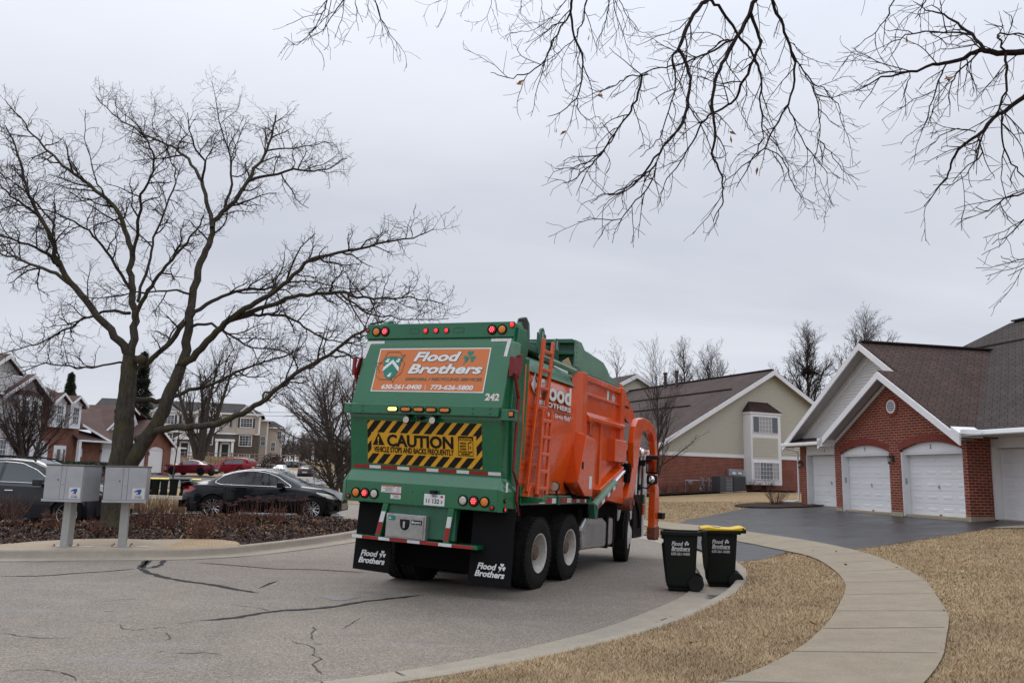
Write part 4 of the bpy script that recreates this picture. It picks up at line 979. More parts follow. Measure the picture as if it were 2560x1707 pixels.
for s in (1, -1):
    X0, X1 = (1.36 * s, 1.49 * s)
    outer = [(5.92, 2.55), (6.02, 2.89), (6.22, 3.05), (6.6, 3.115), (7.15, 3.10), (7.57, 2.98), (7.82, 2.74), (7.96, 2.3), (8.08, 1.6)]
    inner = [(7.78, 1.6), (7.70, 2.4), (7.60, 2.68), (7.45, 2.82), (7.18, 2.885), (6.66, 2.86), (6.56, 2.80), (6.47, 2.6), (6.36, 2.2), (6.2, 1.75)]
    m = MB(); m.prism([(5.60, 1.42), (5.98, 2.05)] + outer + inner + [(6.0, 1.35), (5.85, 1.2), (5.66, 1.24)], 0, X0, X1); arm = m.build('lift_arm', ORANGE, TR, bevel=.012)
    m = MB(); m.prism([(7.80, 1.7), (8.10, 1.7), (8.16, 1.22), (8.12, .62), (7.78, .58), (7.78, 1.2)], 0, X0 - .01 * s, X1 + .01 * s); lg = m.build('fork_leg', ORANGE, TR, bevel=.012)
    m = MB(); m.prism([(7.75, .80), (8.14, .82), (8.17, .60), (8.08, .52), (7.97, .60), (7.86, .52), (7.76, .58)], 0, X0 - .02 * s, X1 + .03 * s); m.build('fork_tip', mat('worn_rust', (.16, .045, .022), .7, var=.5, vs=12), lg, bevel=.01)
    m = MB(); m.b2((X1, 8.05, .98), (X1 + .12 * s, 8.3, 1.12)); m.build('bump_stop', BLKP, lg, bevel=.01)
    m = MB(); m.tube([(1.30 * s, 5.68, 1.33), (1.56 * s, 5.68, 1.33)], .13, 16); m.tube([(1.30 * s, 5.78, 1.36), (1.58 * s, 5.78, 1.36)], .07, 12); m.build('arm_pivot', mat('worn_rust', (.16, .045, .022), .7), TR, 'auto')
    m = MB(); m.tube([(1.42 * s, 3.72, 1.28), (1.42 * s, 4.88, 1.715)], .085, 14); cy = m.build('lift_ram', GREEN_L, TR, 'auto')
    m = MB(); m.tube([(1.42 * s, 4.85, 1.70), (1.42 * s, 5.8, 2.055)], .04, 12); m.build('ram_rod', CHROME, cy, 'auto')
    m = MB(); m.tube([(1.36 * s, 5.72, 2.02), (1.50 * s, 5.72, 2.02)], .11, 12); m.b2((1.33 * s, 5.6, 1.75), (1.48 * s, 5.85, 2.1)); m.build('rod_end', CHASSIS, cy, bevel=.02)
    m = MB(); m.prism([(3.58, 1.34), (3.86, 1.34), (3.80, 1.10), (3.68, 1.08)], 0, 1.36 * s, 1.48 * s); m.build('ram_bracket', GREEN_D, TR, bevel=.01)
    if s > 0:
        d = Vector((0, 1.16, .435)).normalized(); nn = Vector((0, -d.z, d.y)); base = Vector((1.508, 3.78, 1.30))
        def tp(t): return base + d * t
        tape('reflective_tape', [.02, .18, .34, .52, .68, .86, 1.0], lambda t: tuple(tp(t) - nn * .035), lambda t: tuple(tp(t) + nn * .035), cy)
# snorkel, mirrors
m = MB(); m.tube([(1.12, 5.85, 2.25), (1.12, 5.86, 2.7)], .06, 12); m.lathe([(.0005, .0), (.09, .0), (.13, .04), (.12, .10), (.07, .16), (.0005, .18)], (1.14, 5.9, 2.70), 2, 18); m.build('air_intake', BLKP, TR, 'auto')
mr = MB(); mr.b2((1.40, 7.24, 1.96), (1.68, 7.36, 2.36)); MIR = mr.build('mirror', BLKP, TR, bevel=.03)
m = MB(); m.b2((1.43, 7.228, 2.0), (1.65, 7.238, 2.27)); m.build('mirror_glass', CHROME, MIR)
m = MB(); m.b2((1.43, 7.22, 1.74), (1.66, 7.36, 1.94)); o_ = m.build('mirror', BLKP, TR, bevel=.04); m = MB(); m.lathe([(.075, 0), (.06, -.015), (.0005, -.022)], (1.545, 7.222, 1.84), 1, 18); m.build('mirror_glass', CHROME, o_, True)
m = MB(); m.lathe([(.10, .02), (.105, 0), (.08, -.04), (.04, -.055), (.0005, -.06)], (1.34, 7.0, 2.40), 1, 22); m.build('round_mirror', CHROME, TR, True)
m = MB(); m.tube([(1.24, 7.3, 2.2), (1.38, 7.3, 2.24), (1.5, 7.3, 2.2)], .02, 6); m.tube([(1.2, 7.2, 1.66), (1.45, 7.28, 1.65), (1.54, 7.3, 1.75)], .018, 6); m.b2((1.26, 7.2, 2.12), (1.38, 7.32, 2.24)); m.b2((1.2, 7.15, 1.6), (1.32, 7.3, 1.72)); m.build('mirror_arm', BLKP, TR)

# ---- chassis and wheels
m = MB(); m.b2((.30, .3, .72), (.46, 8.0, 1.02)); m.b2((-.46, .3, .72), (-.30, 8.0, 1.02)); m.b2((-1.0, .9, .98), (1.0, 5.6, 1.34)); m.b2((-.62, .5, .34), (.95, .58, 1.28)); m.b2((-1.12, .45, 1.1), (1.25, .9, 1.3)); m.b2((-1.1, .62, .9), (-.62, .7, 1.3)); m.b2((-1.15, 5.6, .62), (1.15, 6.1, 1.4))  # includes a low black rear plate added to deepen the shade under the truck
m.b2((-1.0, 4.05, 1.05), (1.2, 5.6, 1.42)); m.build('chassis_and_shade_plate', CHASSIS, TR)
m = MB(); m.b2((-1.2, 3.66, .72), (1.17, 3.88, 1.24)); m.build('splash_guard', CHASSIS, TR)
m = MB(); m.prism([(3.90, 1.08), (4.9, 1.06), (5.14, .98), (5.2, .60), (5.08, .50), (3.72, .52), (3.66, .9)], 0, .72, 1.24); tk = m.build('fuel_tank', STEEL, TR, bevel=.05, seg=3)
m = MB(); m.b2((.70, 5.2, .52), (1.245, 5.56, 1.06)); m.build('fuel_tank', STEEL, TR, bevel=.05, seg=3)
m = MB(); m.prism([(3.98, .98), (4.78, .96), (4.95, .88), (5.0, .64), (4.9, .58), (3.86, .60)], 0, 1.24, 1.252); m.build('tank_panel', mat('brushed_steel', (.40, .40, .41), .45, .9), tk, bevel=.01)
m = MB(); m.b2((.70, 5.12, .48), (1.258, 5.2, 1.09)); m.b2((.70, 5.52, .48), (1.258, 5.6, 1.09)); m.build('tank_strap', BLK, TR, bevel=.01)
def tyre(mb, r, x0, x1, c, R=None, n=40):
    w = x1 - x0; mb.lathe([(r * .53, x0 + .02), (r * .60, x0 + .004), (r * .8, x0), (r * .93, x0 + .012), (r * .985, x0 + .03), (r, x0 + .05), (r, x0 + w * .3), (r * .984, x0 + w * .31), (r * .984, x0 + w * .34), (r, x0 + w * .35), (r, x0 + w * .65), (r * .984, x0 + w * .66), (r * .984, x0 + w * .69), (r, x0 + w * .7), (r, x1 - .05), (r * .985, x1 - .03), (r * .93, x1 - .012), (r * .8, x1), (r * .60, x1 - .004), (r * .53, x1 - .02)], c, 0, n, R)
def lugs(mb, r, x, c, n=44, R=None):
    for k in range(n):
        a = 2 * PI * k / n; Q = Matrix.Rotation(a, 3, 'X'); p = Q @ Vector((x, 0, r - .006)); q = (R @ p if R else p) + Vector(c); mb.box(q, (.05, .042, .03), (R @ Q) if R else Q)
def rear_wheel(s, y):
    r = .542; cz = r - WZ(s * 1.13, y); c = (0, y, cz)
    root = bpy.data.objects.new('wheel', None); COL.objects.link(root); root.parent = TR; root.empty_display_size = .1
    for x0, x1 in ((.985, 1.265), (.66, .94)):
        m = MB(); a, b = (x0, x1) if s > 0 else (-x1, -x0); tyre(m, r, a, b, c); lugs(m, r, (x1 - .04) * s, c); lugs(m, r, (x0 + .04) * s, c); m.build('tyre', TYRE, root, 'auto', angle=32)
    m = MB(); X = 1.252 * s; q = -s
    m.lathe([(.295, X), (.30, X + .012 * s), (.278, X + .004 * s), (.268, X + q * .05), (.262, X + q * .13), (.252, X + q * .20)], c, 0, 36); m.build('rim', RIM, root, 'auto', angle=30)
    m = MB(); m.lathe([(.254, X + q * .195), (.17, X + q * .20), (.14, X + q * .18), (.12, X + q * .165), (.115, X + q * .06), (.09, X + q * .04), (.0005, X + q * .035)], c, 0, 20)
    for k in range(10): m.tube([(X + q * .17, y + .135 * math.cos(k * PI / 5), cz + .135 * math.sin(k * PI / 5)), (X + q * .135, y + .135 * math.cos(k * PI / 5), cz + .135 * math.sin(k * PI / 5))], .016, 6)
    m.build('hub', mat('hub_rust', (.12, .07, .045), .7, var=.4, vs=20), root, 'auto')
for s in (1, -1):
    for y in (1.665, 3.03): rear_wheel(s, y)
    y = 6.78; r = .545; xc = 1.06 * s; cz = r - WZ(xc, y); R = Matrix.Rotation(rad(11), 3, 'Z'); root = bpy.data.objects.new('wheel', None); COL.objects.link(root); root.parent = TR
    m = MB(); tyre(m, r, -.155, .155, (xc, y, cz), R); lugs(m, r, .11, (xc, y, cz), 44, R); lugs(m, r, -.11, (xc, y, cz), 44, R); m.build('tyre', TYRE, root, 'auto', angle=32)
    m = MB(); m.lathe([(.29, .14 * s), (.27, .13 * s), (.2, .16 * s), (.12, .2 * s), (.0005, .2 * s)], (xc, y, cz), 0, 28, R); m.build('rim', RIM, root, True)
    m = MB(); arcp = [(y + .68 * math.cos(a), cz + .12 + .68 * math.sin(a)) for a in np.linspace(PI * .0, PI * 1.08, 18)]; arci = [(y + .62 * math.cos(a), cz + .12 + .62 * math.sin(a)) for a in np.linspace(PI * 1.08, 0, 18)]
    m.prism(arcp + arci, 0, .86 * s, 1.28 * s); m.build('fender', BLK, TR, bevel=.01)
m = MB(); m.tube([(-1.0, 1.665, .5), (1.0, 1.665, .5)], .09, 10); m.tube([(-1.0, 3.03, .5), (1.0, 3.03, .5)], .09, 10); m.lathe([(.0005, -.2), (.2, -.12), (.22, 0), (.2, .12), (.0005, .2)], (0, 1.665, .5), 1, 16); m.build('axle', CHASSIS, TR, 'auto')
# ============================================================ HOUSES
def m_brick(name, c1, c2, mortar, bw=.26, rh=.088, ms=.011):
    t = NT(name); s = t.n('SeparateXYZ'); t.L.new(t.coord(), s.inputs[0]); c = t.n('CombineXYZ')
    t.L.new(t.math('ADD', s.outputs[0], s.outputs[1]), c.inputs[0]); t.L.new(s.outputs[2], c.inputs[1])
    b = t.n('TexBrick'); t.L.new(c.outputs[0], b.inputs['Vector']); b.inputs['Scale'].default_value = 1
    b.inputs['Brick Width'].default_value = bw; b.inputs['Row Height'].default_value = rh; b.inputs['Mortar Size'].default_value = ms; b.inputs['Mortar Smooth'].default_value = .2; b.inputs['Bias'].default_value = -.1
    b.inputs['Color1'].default_value = (*c1, 1); b.inputs['Color2'].default_value = (*c2, 1); b.inputs['Mortar'].default_value = (*mortar, 1)
    n = t.noise(t.coord(), 2.2, 4); f = t.noise(t.coord(), 45, 3)
    col = t.mix(1, b.outputs['Color'], t.ramp(n, (.3, .82), (.7, 1.12)), 'MULTIPLY'); col = t.mix(.6, col, t.ramp(f, (.3, .75), (.7, 1.15)), 'MULTIPLY')
    return t.fin(col, .9, t.bump(b.outputs['Fac'], -.008, .7), Specular_IOR_Level=.25)
def m_shingle(name, c1, c2, dark, patchc=None):
    t = NT(name); s = t.n('SeparateXYZ'); t.L.new(t.coord(), s.inputs[0]); c = t.n('CombineXYZ')
    t.L.new(t.math('ADD', s.outputs[0], s.outputs[1]), c.inputs[0]); t.L.new(t.math('MULTIPLY', s.outputs[2], 1.9), c.inputs[1])
    b = t.n('TexBrick'); t.L.new(c.outputs[0], b.inputs['Vector']); b.inputs['Scale'].default_value = 1
    b.inputs['Brick Width'].default_value = .31; b.inputs['Row Height'].default_value = .145; b.inputs['Mortar Size'].default_value = .019; b.inputs['Bias'].default_value = -.05; b.offset_frequency = 3; b.offset = .37
    b.inputs['Color1'].default_value = (*c1, 1); b.inputs['Color2'].default_value = (*c2, 1); b.inputs['Mortar'].default_value = (*dark, 1)
    n = t.noise(t.coord(), .9, 5, .65); f = t.noise(t.coord(), 60, 3)
    col = t.mix(1, b.outputs['Color'], t.ramp(n, (.3, .80), (.7, 1.18)), 'MULTIPLY'); col = t.mix(.7, col, t.ramp(f, (.3, .7), (.7, 1.2)), 'MULTIPLY')
    if patchc: col = t.mix(t.ramp(t.noise(t.coord(), .35, 3), (.5, 0.), (.62, .55)), col, patchc)
    return t.fin(col, .95, t.bump(b.outputs['Fac'], -.01, .8), Specular_IOR_Level=.2)
M_BRICK = m_brick('red_brick', (.235, .043, .026), (.165, .030, .022), (.36, .245, .18))
M_BRICK_F = m_brick('red_brick_far', (.25, .062, .040), (.18, .045, .032), (.30, .20, .15), .22, .075, .009)
M_BRICK_A = m_brick('orange_brick', (.25, .075, .045), (.19, .055, .035), (.30, .22, .17), .25, .09, .011)
M_BRICK_B = m_brick('taupe_brick', (.105, .080, .062), (.085, .065, .052), (.13, .105, .085), .22, .075, .009)
M_SH = m_shingle('brown_shingle', (.098, .058, .047), (.066, .044, .040), (.030, .022, .020))
M_SHG = m_shingle('grey_shingle', (.070, .054, .050), (.050, .043, .042), (.024, .020, .020))
M_SHA = m_shingle('rose_shingle', (.145, .092, .078), (.118, .077, .068), (.07, .048, .042))
M_SHB = m_shingle('slate_shingle', (.062, .056, .056), (.05, .046, .047), (.03, .027, .027))
M_TRIM = mat('white_trim', (.76, .76, .77), .5, var=.04, vs=2)
M_DOOR = mat('garage_door_white', (.76, .76, .775), .45, var=.03, vs=1.5)
M_SIDE_W = mat('white_siding', (.70, .70, .69), .55, var=.05)
M_SIDE_C = mat('cream_siding', (.47, .445, .36), .6, var=.05)
M_SIDE_A = mat('pale_siding', (.56, .555, .55), .6, var=.05)
M_SIDE_B = mat('beige_siding', (.44, .39, .335), .65, var=.05)
M_SOFFIT = mat('soffit', (.46, .45, .44), .7, var=.05)
M_FOUND = mat('foundation', (.33, .28, .20), .85, var=.2)
M_PANE = glassm('window_glass', (.035, .042, .048))
M_BLIND = mat('window_blinds', (.30, .30, .31), .35, var=.05, coat=.5)
M_ROW = mat('arch_brick', (.205, .038, .026), .9, var=.35, vs=11)
M_MORT = mat('mortar', (.36, .245, .18), .95)
M_LAMP = mat('lantern_black', (.012, .012, .013), .4)

def siding(mb, poly, y, pitch=.10, lap=.014, z0=None):
    zs = [p[1] for p in poly]; z = min(zs) if z0 is None else z0; n = len(poly)
    def span(zz):
        xs = []
        for i in range(n):
            (x1, a), (x2, b) = poly[i], poly[(i + 1) % n]
            if a == b:
                if abs(a - zz) < 1e-6: xs += [x1, x2]
            elif min(a, b) - 1e-6 <= zz <= max(a, b) + 1e-6: xs.append(x1 + (x2 - x1) * (zz - a) / (b - a))
        return (min(xs), max(xs)) if xs else None
    while z < max(zs) - 1e-4:
        z1 = min(z + pitch, max(zs) - 1e-4); a, b = span(z), span(z1)
        if a and b: mb.add([(a[0], y - lap, z), (a[1], y - lap, z), (b[1], y - .001, z1), (b[0], y - .001, z1), (a[0], y, z), (a[1], y, z)], [(0, 1, 2, 3), (4, 5, 1, 0)])
        z += pitch
def rake(mb, p0, p1, h, y0, y1):
    mb.prism([(p0[0], p0[1]), (p1[0], p1[1]), (p1[0], p1[1] - h), (p0[0], p0[1] - h)], 1, y0, y1)
def roofpart(name, quads, m, par, th=.07):
    mb = MB()
    for q in quads: mb.add(q, [tuple(range(len(q)))])
    o = mb.build(name, m, par, recalc=False)
    # every sheet faces up
    for p in o.data.polygons:
        if p.normal.z < 0: p.flip()
    o.data.update()
    md = o.modifiers.new('t', 'SOLIDIFY'); md.thickness = th; md.offset = -1
    return o
def window(par, x0, x1, z0, z1, y, cols=2, rows=2, fw=.06, pane=None, split=True, proud=.04, mw=.02, name='window'):
    mb = MB(); Y0, Y1 = y - proud, y + .02
    for a, b in (((x0 - fw, z0 - fw), (x0, z1 + fw)), ((x1, z0 - fw), (x1 + fw, z1 + fw)), ((x0, z1), (x1, z1 + fw)), ((x0, z0 - fw), (x1, z0))): mb.b2((a[0], Y0, a[1]), (b[0], Y1, b[1]))
    if split: zm = (z0 + z1) / 2; mb.b2((x0, Y0 + .008, zm - .025), (x1, Y1, zm + .025))
    for i in range(1, cols): x = x0 + (x1 - x0) * i / cols; mb.b2((x - mw / 2, Y0 + .014, z0), (x + mw / 2, Y1, z1))
    for i in range(1, rows):
        z = z0 + (z1 - z0) * i / rows
        if not (split and abs(z - (z0 + z1) / 2) < .04): mb.b2((x0, Y0 + .016, z - mw / 2), (x1, Y1, z + mw / 2))
    o = mb.build(name, M_TRIM, par)
    q = MB(); q.b2((x0, y - .006, z0), (x1, y + .02, z1)); q.build('pane', pane or M_PANE, o)
    return o
def gdoor(par, x0, x1, z0, z1, y, cols=4, rows=4, detail=True):
    mb = MB(); mb.b2((x0, y, z0), (x1, y + .05, z1)); d = mb.build('garage_door', M_DOOR, par)
    if detail:
        H_ = (z1 - z0) / 5; q = MB()
        for r in range(5):
            zb, zt = z0 + r * H_, z0 + (r + 1) * H_
            q.b2((x0 + .01, y - .012, zb + .006), (x1 - .01, y, zt - .006))
        q.build('door_section', M_DOOR, d, bevel=.006, seg=1)
        p = MB(); cw = (x1 - x0) / cols
        for r in range(5):
            for c in range(cols):
                a = x0 + c * cw + .09; b = x0 + (c + 1) * cw - .09; zb, zt = z0 + r * H_ + .10, z0 + (r + 1) * H_ - .10
                # raised panel inside a moulded recess
                P = [(a, zb), (b, zb), (b, zt), (a, zt)]; ins = lambda k: [(a + k, zb + k), (b - k, zb + k), (b - k, zt - k), (a + k, zt - k)]
                rings = [(P, -.0125), (ins(.018), -.002), (ins(.036), -.002), (ins(.06), -.020)]
                vs = [(x, y + e, z) for R, e in rings for x, z in R]
                p.add(vs, [(i * 4 + k, i * 4 + (k + 1) % 4, i * 4 + 4 + (k + 1) % 4, i * 4 + 4 + k) for i in range(3) for k in range(4)] + [(12, 13, 14, 15)])
        p.build('door_panels', M_DOOR, d)
        h = MB(); xm = (x0 + x1) / 2; h.b2((xm - .012, y - .05, z0 + .86), (xm + .012, y - .02, z0 + .99)); h.tube([(xm - .06, y - .04, z0 + .92), (xm + .03, y - .04, z0 + .95)], .008, 6); h.build('handle', STEEL, d)
    return d
def lantern(par, x, z, y):
    m = MB(); m.b2((x - .05, y - .03, z - .10), (x + .05, y, z + .12)); m.tube([(x, y - .02, z + .10), (x, y - .12, z + .17), (x, y - .16, z + .12)], .012, 6); m.lathe([(.0005, .13), (.09, .05), (.085, .03), (.06, .03), (.045, -.14), (.055, -.16), (.0005, -.20)], (x, y - .16, z), 2, 8)
    o = m.build('wall_lantern', M_LAMP, par)
    q = MB(); q.lathe([(.064, .02), (.050, -.12)], (x, y - .16, z), 2, 8); q.build('lantern_glass', mat('lantern_glass', (.30, .30, .28), .1, coat=.5), o)

# ------------------------------------------------------------ garage house (right)
def build_D():
    mx = Matrix.Rotation(math.atan2(uD.y, uD.x), 4, 'Z'); mx.translation = (pD.x, pD.y, 0)
    R = thing('garage_house', 'red brick garage house with white numbered doors and brown shingle roof behind the driveway', 'house', mat=mx)
    zb = .70
    def arch(x0, x1, zs, rise, n=12):
        xm, hw = (x0 + x1) / 2, (x1 - x0) / 2; r = (hw * hw + rise * rise) / (2 * rise); a = math.asin(hw / r)
        return xm, zs + rise - r, r, a
    O = [(-3.98, zb), (-3.62, zb)]
    A3, A2 = arch(-3.62, -.84, 2.84, .26), arch(-.27, 2.56, 2.86, .26)
    def arcpts(A, rr=0, n=14): return [(A[0] - (A[2] + rr) * math.sin(A[3] * (1 - 2 * i / n)), A[1] + (A[2] + rr) * math.cos(A[3] * (1 - 2 * i / n))) for i in range(n + 1)]
    O += arcpts(A3) + [(-.84, zb), (-.27, zb)] + arcpts(A2) + [(2.56, zb), (2.76, zb), (2.76, 3.36), (-.61, 5.46), (-3.98, 3.36)]
    mb = MB(); mb.prism(O, 1, 0, .26); mb.build('brick_wall', M_BRICK, R)
    for a, b in (((2.57, .262, zb), (2.758, .85, 3.36)), ((-3.98, .262, zb), (-3.72, .85, 3.36)), ((-7.66, .80, zb), (-7.28, 1.1, 3.3)), ((-7.66, 1.1, zb), (-7.5, 9, 3.3))): mb = MB(); mb.b2(a, b); mb.build('brick_pier', M_BRICK, R)
    for p_, q_ in (((-3.99, -.012, .45), (-3.61, .27, zb + .13)), ((-.85, -.012, .45), (-.26, .27, zb + .13)), ((2.55, -.012, .45), (2.77, .84, zb + .13)), ((-7.67, .79, .45), (-7.27, 1.12, zb + .12))): mb = MB(); mb.b2(p_, q_); mb.build('pier_base', M_FOUND, R)
    for A in (A3, A2):
        mb = MB(); n = 34; mo = MB(); q0 = arcpts(A, .005); q1 = arcpts(A, .255); mo.prism(q0 + q1[::-1], 1, -.006, .02)
        o = mo.build('brick_arch', M_MORT, R)
        aa = A[3] * 1.0
        for k in range(n):
            t0 = -aa + 2 * aa * (k + .09) / n; t1 = -aa + 2 * aa * (k + .91) / n; r0, r1 = A[2] + .004, A[2] + .25
            mb.prism([(A[0] + r0 * math.sin(t0), A[1] + r0 * math.cos(t0)), (A[0] + r1 * math.sin(t0), A[1] + r1 * math.cos(t0)), (A[0] + r1 * math.sin(t1), A[1] + r1 * math.cos(t1)), (A[0] + r0 * math.sin(t1), A[1] + r0 * math.cos(t1))], 1, -.018, .02)
        mb.build('soldier_bricks', M_ROW, o, bevel=.004, seg=1)
    # white heads, frames and doors
    for A, x0, x1, num in ((A3, -3.62, -.84, '3'), (A2, -.27, 2.56, '2')):
        mb = MB(); mb.prism(arcpts(A) + [(x1, 2.76), (x0, 2.76)], 1, .10, .20); hd = mb.build('arch_panel', M_TRIM, R)
        text('lettering', num, INK, hd, ((x0 + x1) / 2 - .05, .10, 2.90), (1, 0, 0), (0, 0, 1), .19, .012)
        mb = MB(); mb.b2((x0, .03, zb), (x0 + .05, .36, 2.8)); mb.b2((x1 - .05, .03, zb), (x1, .36, 2.8)); mb.b2((x0, .10, 2.72), (x1, .36, 2.78)); mb.build('door_frame', M_TRIM, R)
        d = gdoor(R, x0 + .05, x1 - .05, zb + .06, 2.72, .32)
        q = MB(); q.b2(((x0 + x1) / 2 - .05, .29, zb + .06), ((x0 + x1) / 2 + .04, .32, zb + .12)); q.build('rust_spot', mat('rust', (.28, .11, .03), .8, var=.4, vs=30), d)
        q = MB(); q.b2((x0 + .045, .12, 1.75), (x0 + .06, .20, 1.95)); q.build('keypad', mat('keypad_grey', (.35, .35, .34), .5), R)
    mb = MB(); mb.b2((-7.28, .86, 2.86), (-3.9, .9, 3.34)); mb.b2((-7.28, .84, zb + .08), (-7.22, 1.15, 2.9)); h1 = mb.build('door_frame', M_TRIM, R); text('lettering', '1', INK, h1, (-5.95, .86, 2.98), (1, 0, 0), (0, 0, 1), .17, .012)
    gdoor(R, -7.22, -4.55, .80, 2.86, 1.12)
    mb = MB(); mb.b2((-3.6, .10, .3), (-.86, .9, zb + .065)); mb.b2((-.25, .10, .3), (2.54, .9, zb + .065)); mb.b2((-7.3, .9, .3), (-3.7, 1.3, zb + .10)); mb.b2((2.8, .9, .3), (9, 1.3, zb + .07)); mb.build('garage_floor', M_FOUND, R)
    mb = MB(); mb.b2((2.758, .86, 2.88), (9, .9, 3.34)); mb.b2((2.76, .84, zb + .06), (2.83, 1.15, 2.9)); mb.b2((5.5, .84, zb), (5.8, 1.15, 2.9)); mb.build('door_frame', M_TRIM, R); gdoor(R, 2.83, 5.5, .76, 2.88, 1.12)
    mb = MB(); mb.b2((-8, 1.0, 3.32), (9, 1.05, 3.36)); mb.b2((-7.6, 1.2, .5), (9.5, 1.3, 3.3)); mb.b2((9.4, .9, .5), (9.6, 9, 3.4)); mb.build('inner_wall', M_TRIM, R)
    lantern(R, -.62, 2.60, -.002); lantern(R, -7.48, 2.50, .80)
    # gable vent
    m = MB(); m.lathe([(.235, -.03), (.33, -.03), (.34, .0)], (-.56, 0, 4.37), 1, 30); m.build('vent_surround', M_ROW, R)
    m = MB(); m.lathe([(.0005, -.012), (.235, -.012)], (-.56, 0, 4.37), 1, 26); v = m.build('gable_vent', mat('vent_shade', (.10, .10, .10), .8), R)
    m = MB(); m.lathe([(.19, -.03), (.19, -.05), (.235, -.05), (.235, -.03)], (-.56, 0, 4.37), 1, 26)
    for k in range(6):
        z = 4.20 + k * .066; hw = math.sqrt(max(0, .20 ** 2 - (z + .01 - 4.37) ** 2)); m.add([(-.56 - hw, -.045, z), (-.56 + hw, -.045, z), (-.56 + hw, -.015, z + .035), (-.56 - hw, -.015, z + .035)], [(0, 1, 2, 3)])
    m.build('vent_slats', M_TRIM, v)
    # siding gable
    m = MB(); siding(m, [(-7.9, 3.42), (2.7, 3.42), (-2.6, 6.82)], .85, .115, .026); m.build('siding', M_SIDE_W, R)
    m = MB(); m.prism([(-7.9, 3.40), (2.7, 3.40), (-2.6, 6.80)], 1, .86, .9); m.build('gable_wall', M_TRIM, R)
    # roofs
    zr = lambda u: 6.95 - abs(u + 2.6) * .655
    ru = -.55; rz = zr(ru)
    roofpart('roof', [[(-2.6, .30, 6.95), (-2.6, 7.5, 6.95), (-8.15, 7.5, zr(-8.15)), (-8.15, .30, zr(-8.15))], [(-2.6, .30, 6.95), (-2.6, 7.5, 6.95), (ru, 7.5, rz), (ru, .30, rz)], [(ru, -.48, rz), (ru, 7.5, rz), (3.1, 7.5, zr(3.1)), (3.1, -.48, zr(3.1))],
                      [(ru, -.48, rz), (ru, 1.0, rz), (-4.28, 1.0, rz - 3.73 * .62), (-4.28, -.48, rz - 3.73 * .62)], [(-8.05, .32, 3.36), (-4.2, .32, 3.36), (-4.2, .86, 3.58), (-8.05, .86, 3.58)]], M_SH, R)
    roofpart('roof', [[(2.4, .28, 3.38), (14, .28, 3.38), (14, 8.3, 8.42), (-3.9, 8.3, 8.42), (-5.1, 6.75, 7.42)], [(-3.9, 8.3, 8.42), (14, 8.3, 8.42), (14, 16, 3.6), (-3.9, 16, 3.6)], [(-3.9, 8.3, 8.42), (-3.9, 16, 3.6), (-9, 16, 3.6), (-8.0, 7.6, 5.5), (-5.1, 6.75, 7.42)]], M_SHG, R)
    m = MB(); m.box((-2.6, 3.3, 6.99), (.26, 5.9, .05)); m.build('ridge_vent', mat('ridge_dark', (.025, .02, .02), .9), R)
    m = MB(); m.box((5.1, 8.28, 8.46), (17.6, .26, .06)); m.box((4.8, 6.38, 7.235), (18, .05, .05)); m.build('ridge_vent', mat('ridge_dark', (.025, .02, .02), .9), R)
    m = MB()
    rake(m, (-2.6, 6.90), (-8.15, zr(-8.15) - .05), .24, .24, .30); rake(m, (-2.6, 6.90), (ru - .05, rz - .08), .24, .24, .30)
    rake(m, (ru, rz - .05), (-4.28, rz - 3.73 * .62 - .05), .25, -.54, -.48); rake(m, (ru, rz - .05), (3.1, zr(3.1) - .05), .25, -.54, -.48)
    m.build('rake_board', M_TRIM, R)
    m = MB()
    m.add([(-2.6, .30, 6.82), (-8.15, .30, zr(-8.15) - .13), (-8.15, .86, zr(-8.15) - .13), (-2.6, .86, 6.82)], [(0, 1, 2, 3)]); m.add([(ru, -.48, rz - .13), (-4.28, -.48, rz - 3.73 * .62 - .13), (-4.28, .02, rz - 3.73 * .62 - .13), (ru, .02, rz - .13)], [(0, 1, 2, 3)]); m.add([(ru, -.48, rz - .13), (3.1, -.48, zr(3.1) - .13), (3.1, .02, zr(3.1) - .13), (ru, .02, rz - .13)], [(0, 1, 2, 3)])
    m.b2((-8.1, .32, 3.22), (-4.2, .86, 3.25)); m.b2((3.0, -.45, 3.20), (14, .86, 3.23)); m.build('soffit', M_SOFFIT, R)
    m = MB(); rake(m, (-2.6, 6.60), (-7.6, 3.42), .16, .81, .85); rake(m, (ru, 5.40), (-3.98, 3.30), .14, -.02, .0); m.build('frieze_board', M_TRIM, R)
    m = MB(); m.prism([(2.78, 3.36), (3.1, 3.16), (3.1, 3.3), (2.78, 3.5)], 1, -.54, .3); m.prism([(-4.28, 3.42), (-3.96, 3.42), (-3.96, 3.1), (-4.28, 3.12)], 1, -.54, .0); m.build('eave_return', M_TRIM, R)
    for a, b in (((-8.25, .22, 3.23), (-4.3, .33, 3.36)), ((3.1, -.50, 3.25), (3.22, .3, 3.40)), ((3.0, .18, 3.25), (14, .29, 3.40)), ((3.0, .29, 3.2), (14, .33, 3.34))): m = MB(); m.b2(a, b); m.build('gutter', M_TRIM, R, bevel=.02)
    m = MB(); m.tube([(-8.0, .30, 3.24), (-7.95, .32, 3.12), (-7.74, .74, 3.0), (-7.74, .74, 1.0), (-7.80, .55, .92), (-8.3, .1, .90)], .04, 8); m.build('downspout', M_TRIM, R)
    return R
HD = build_D()

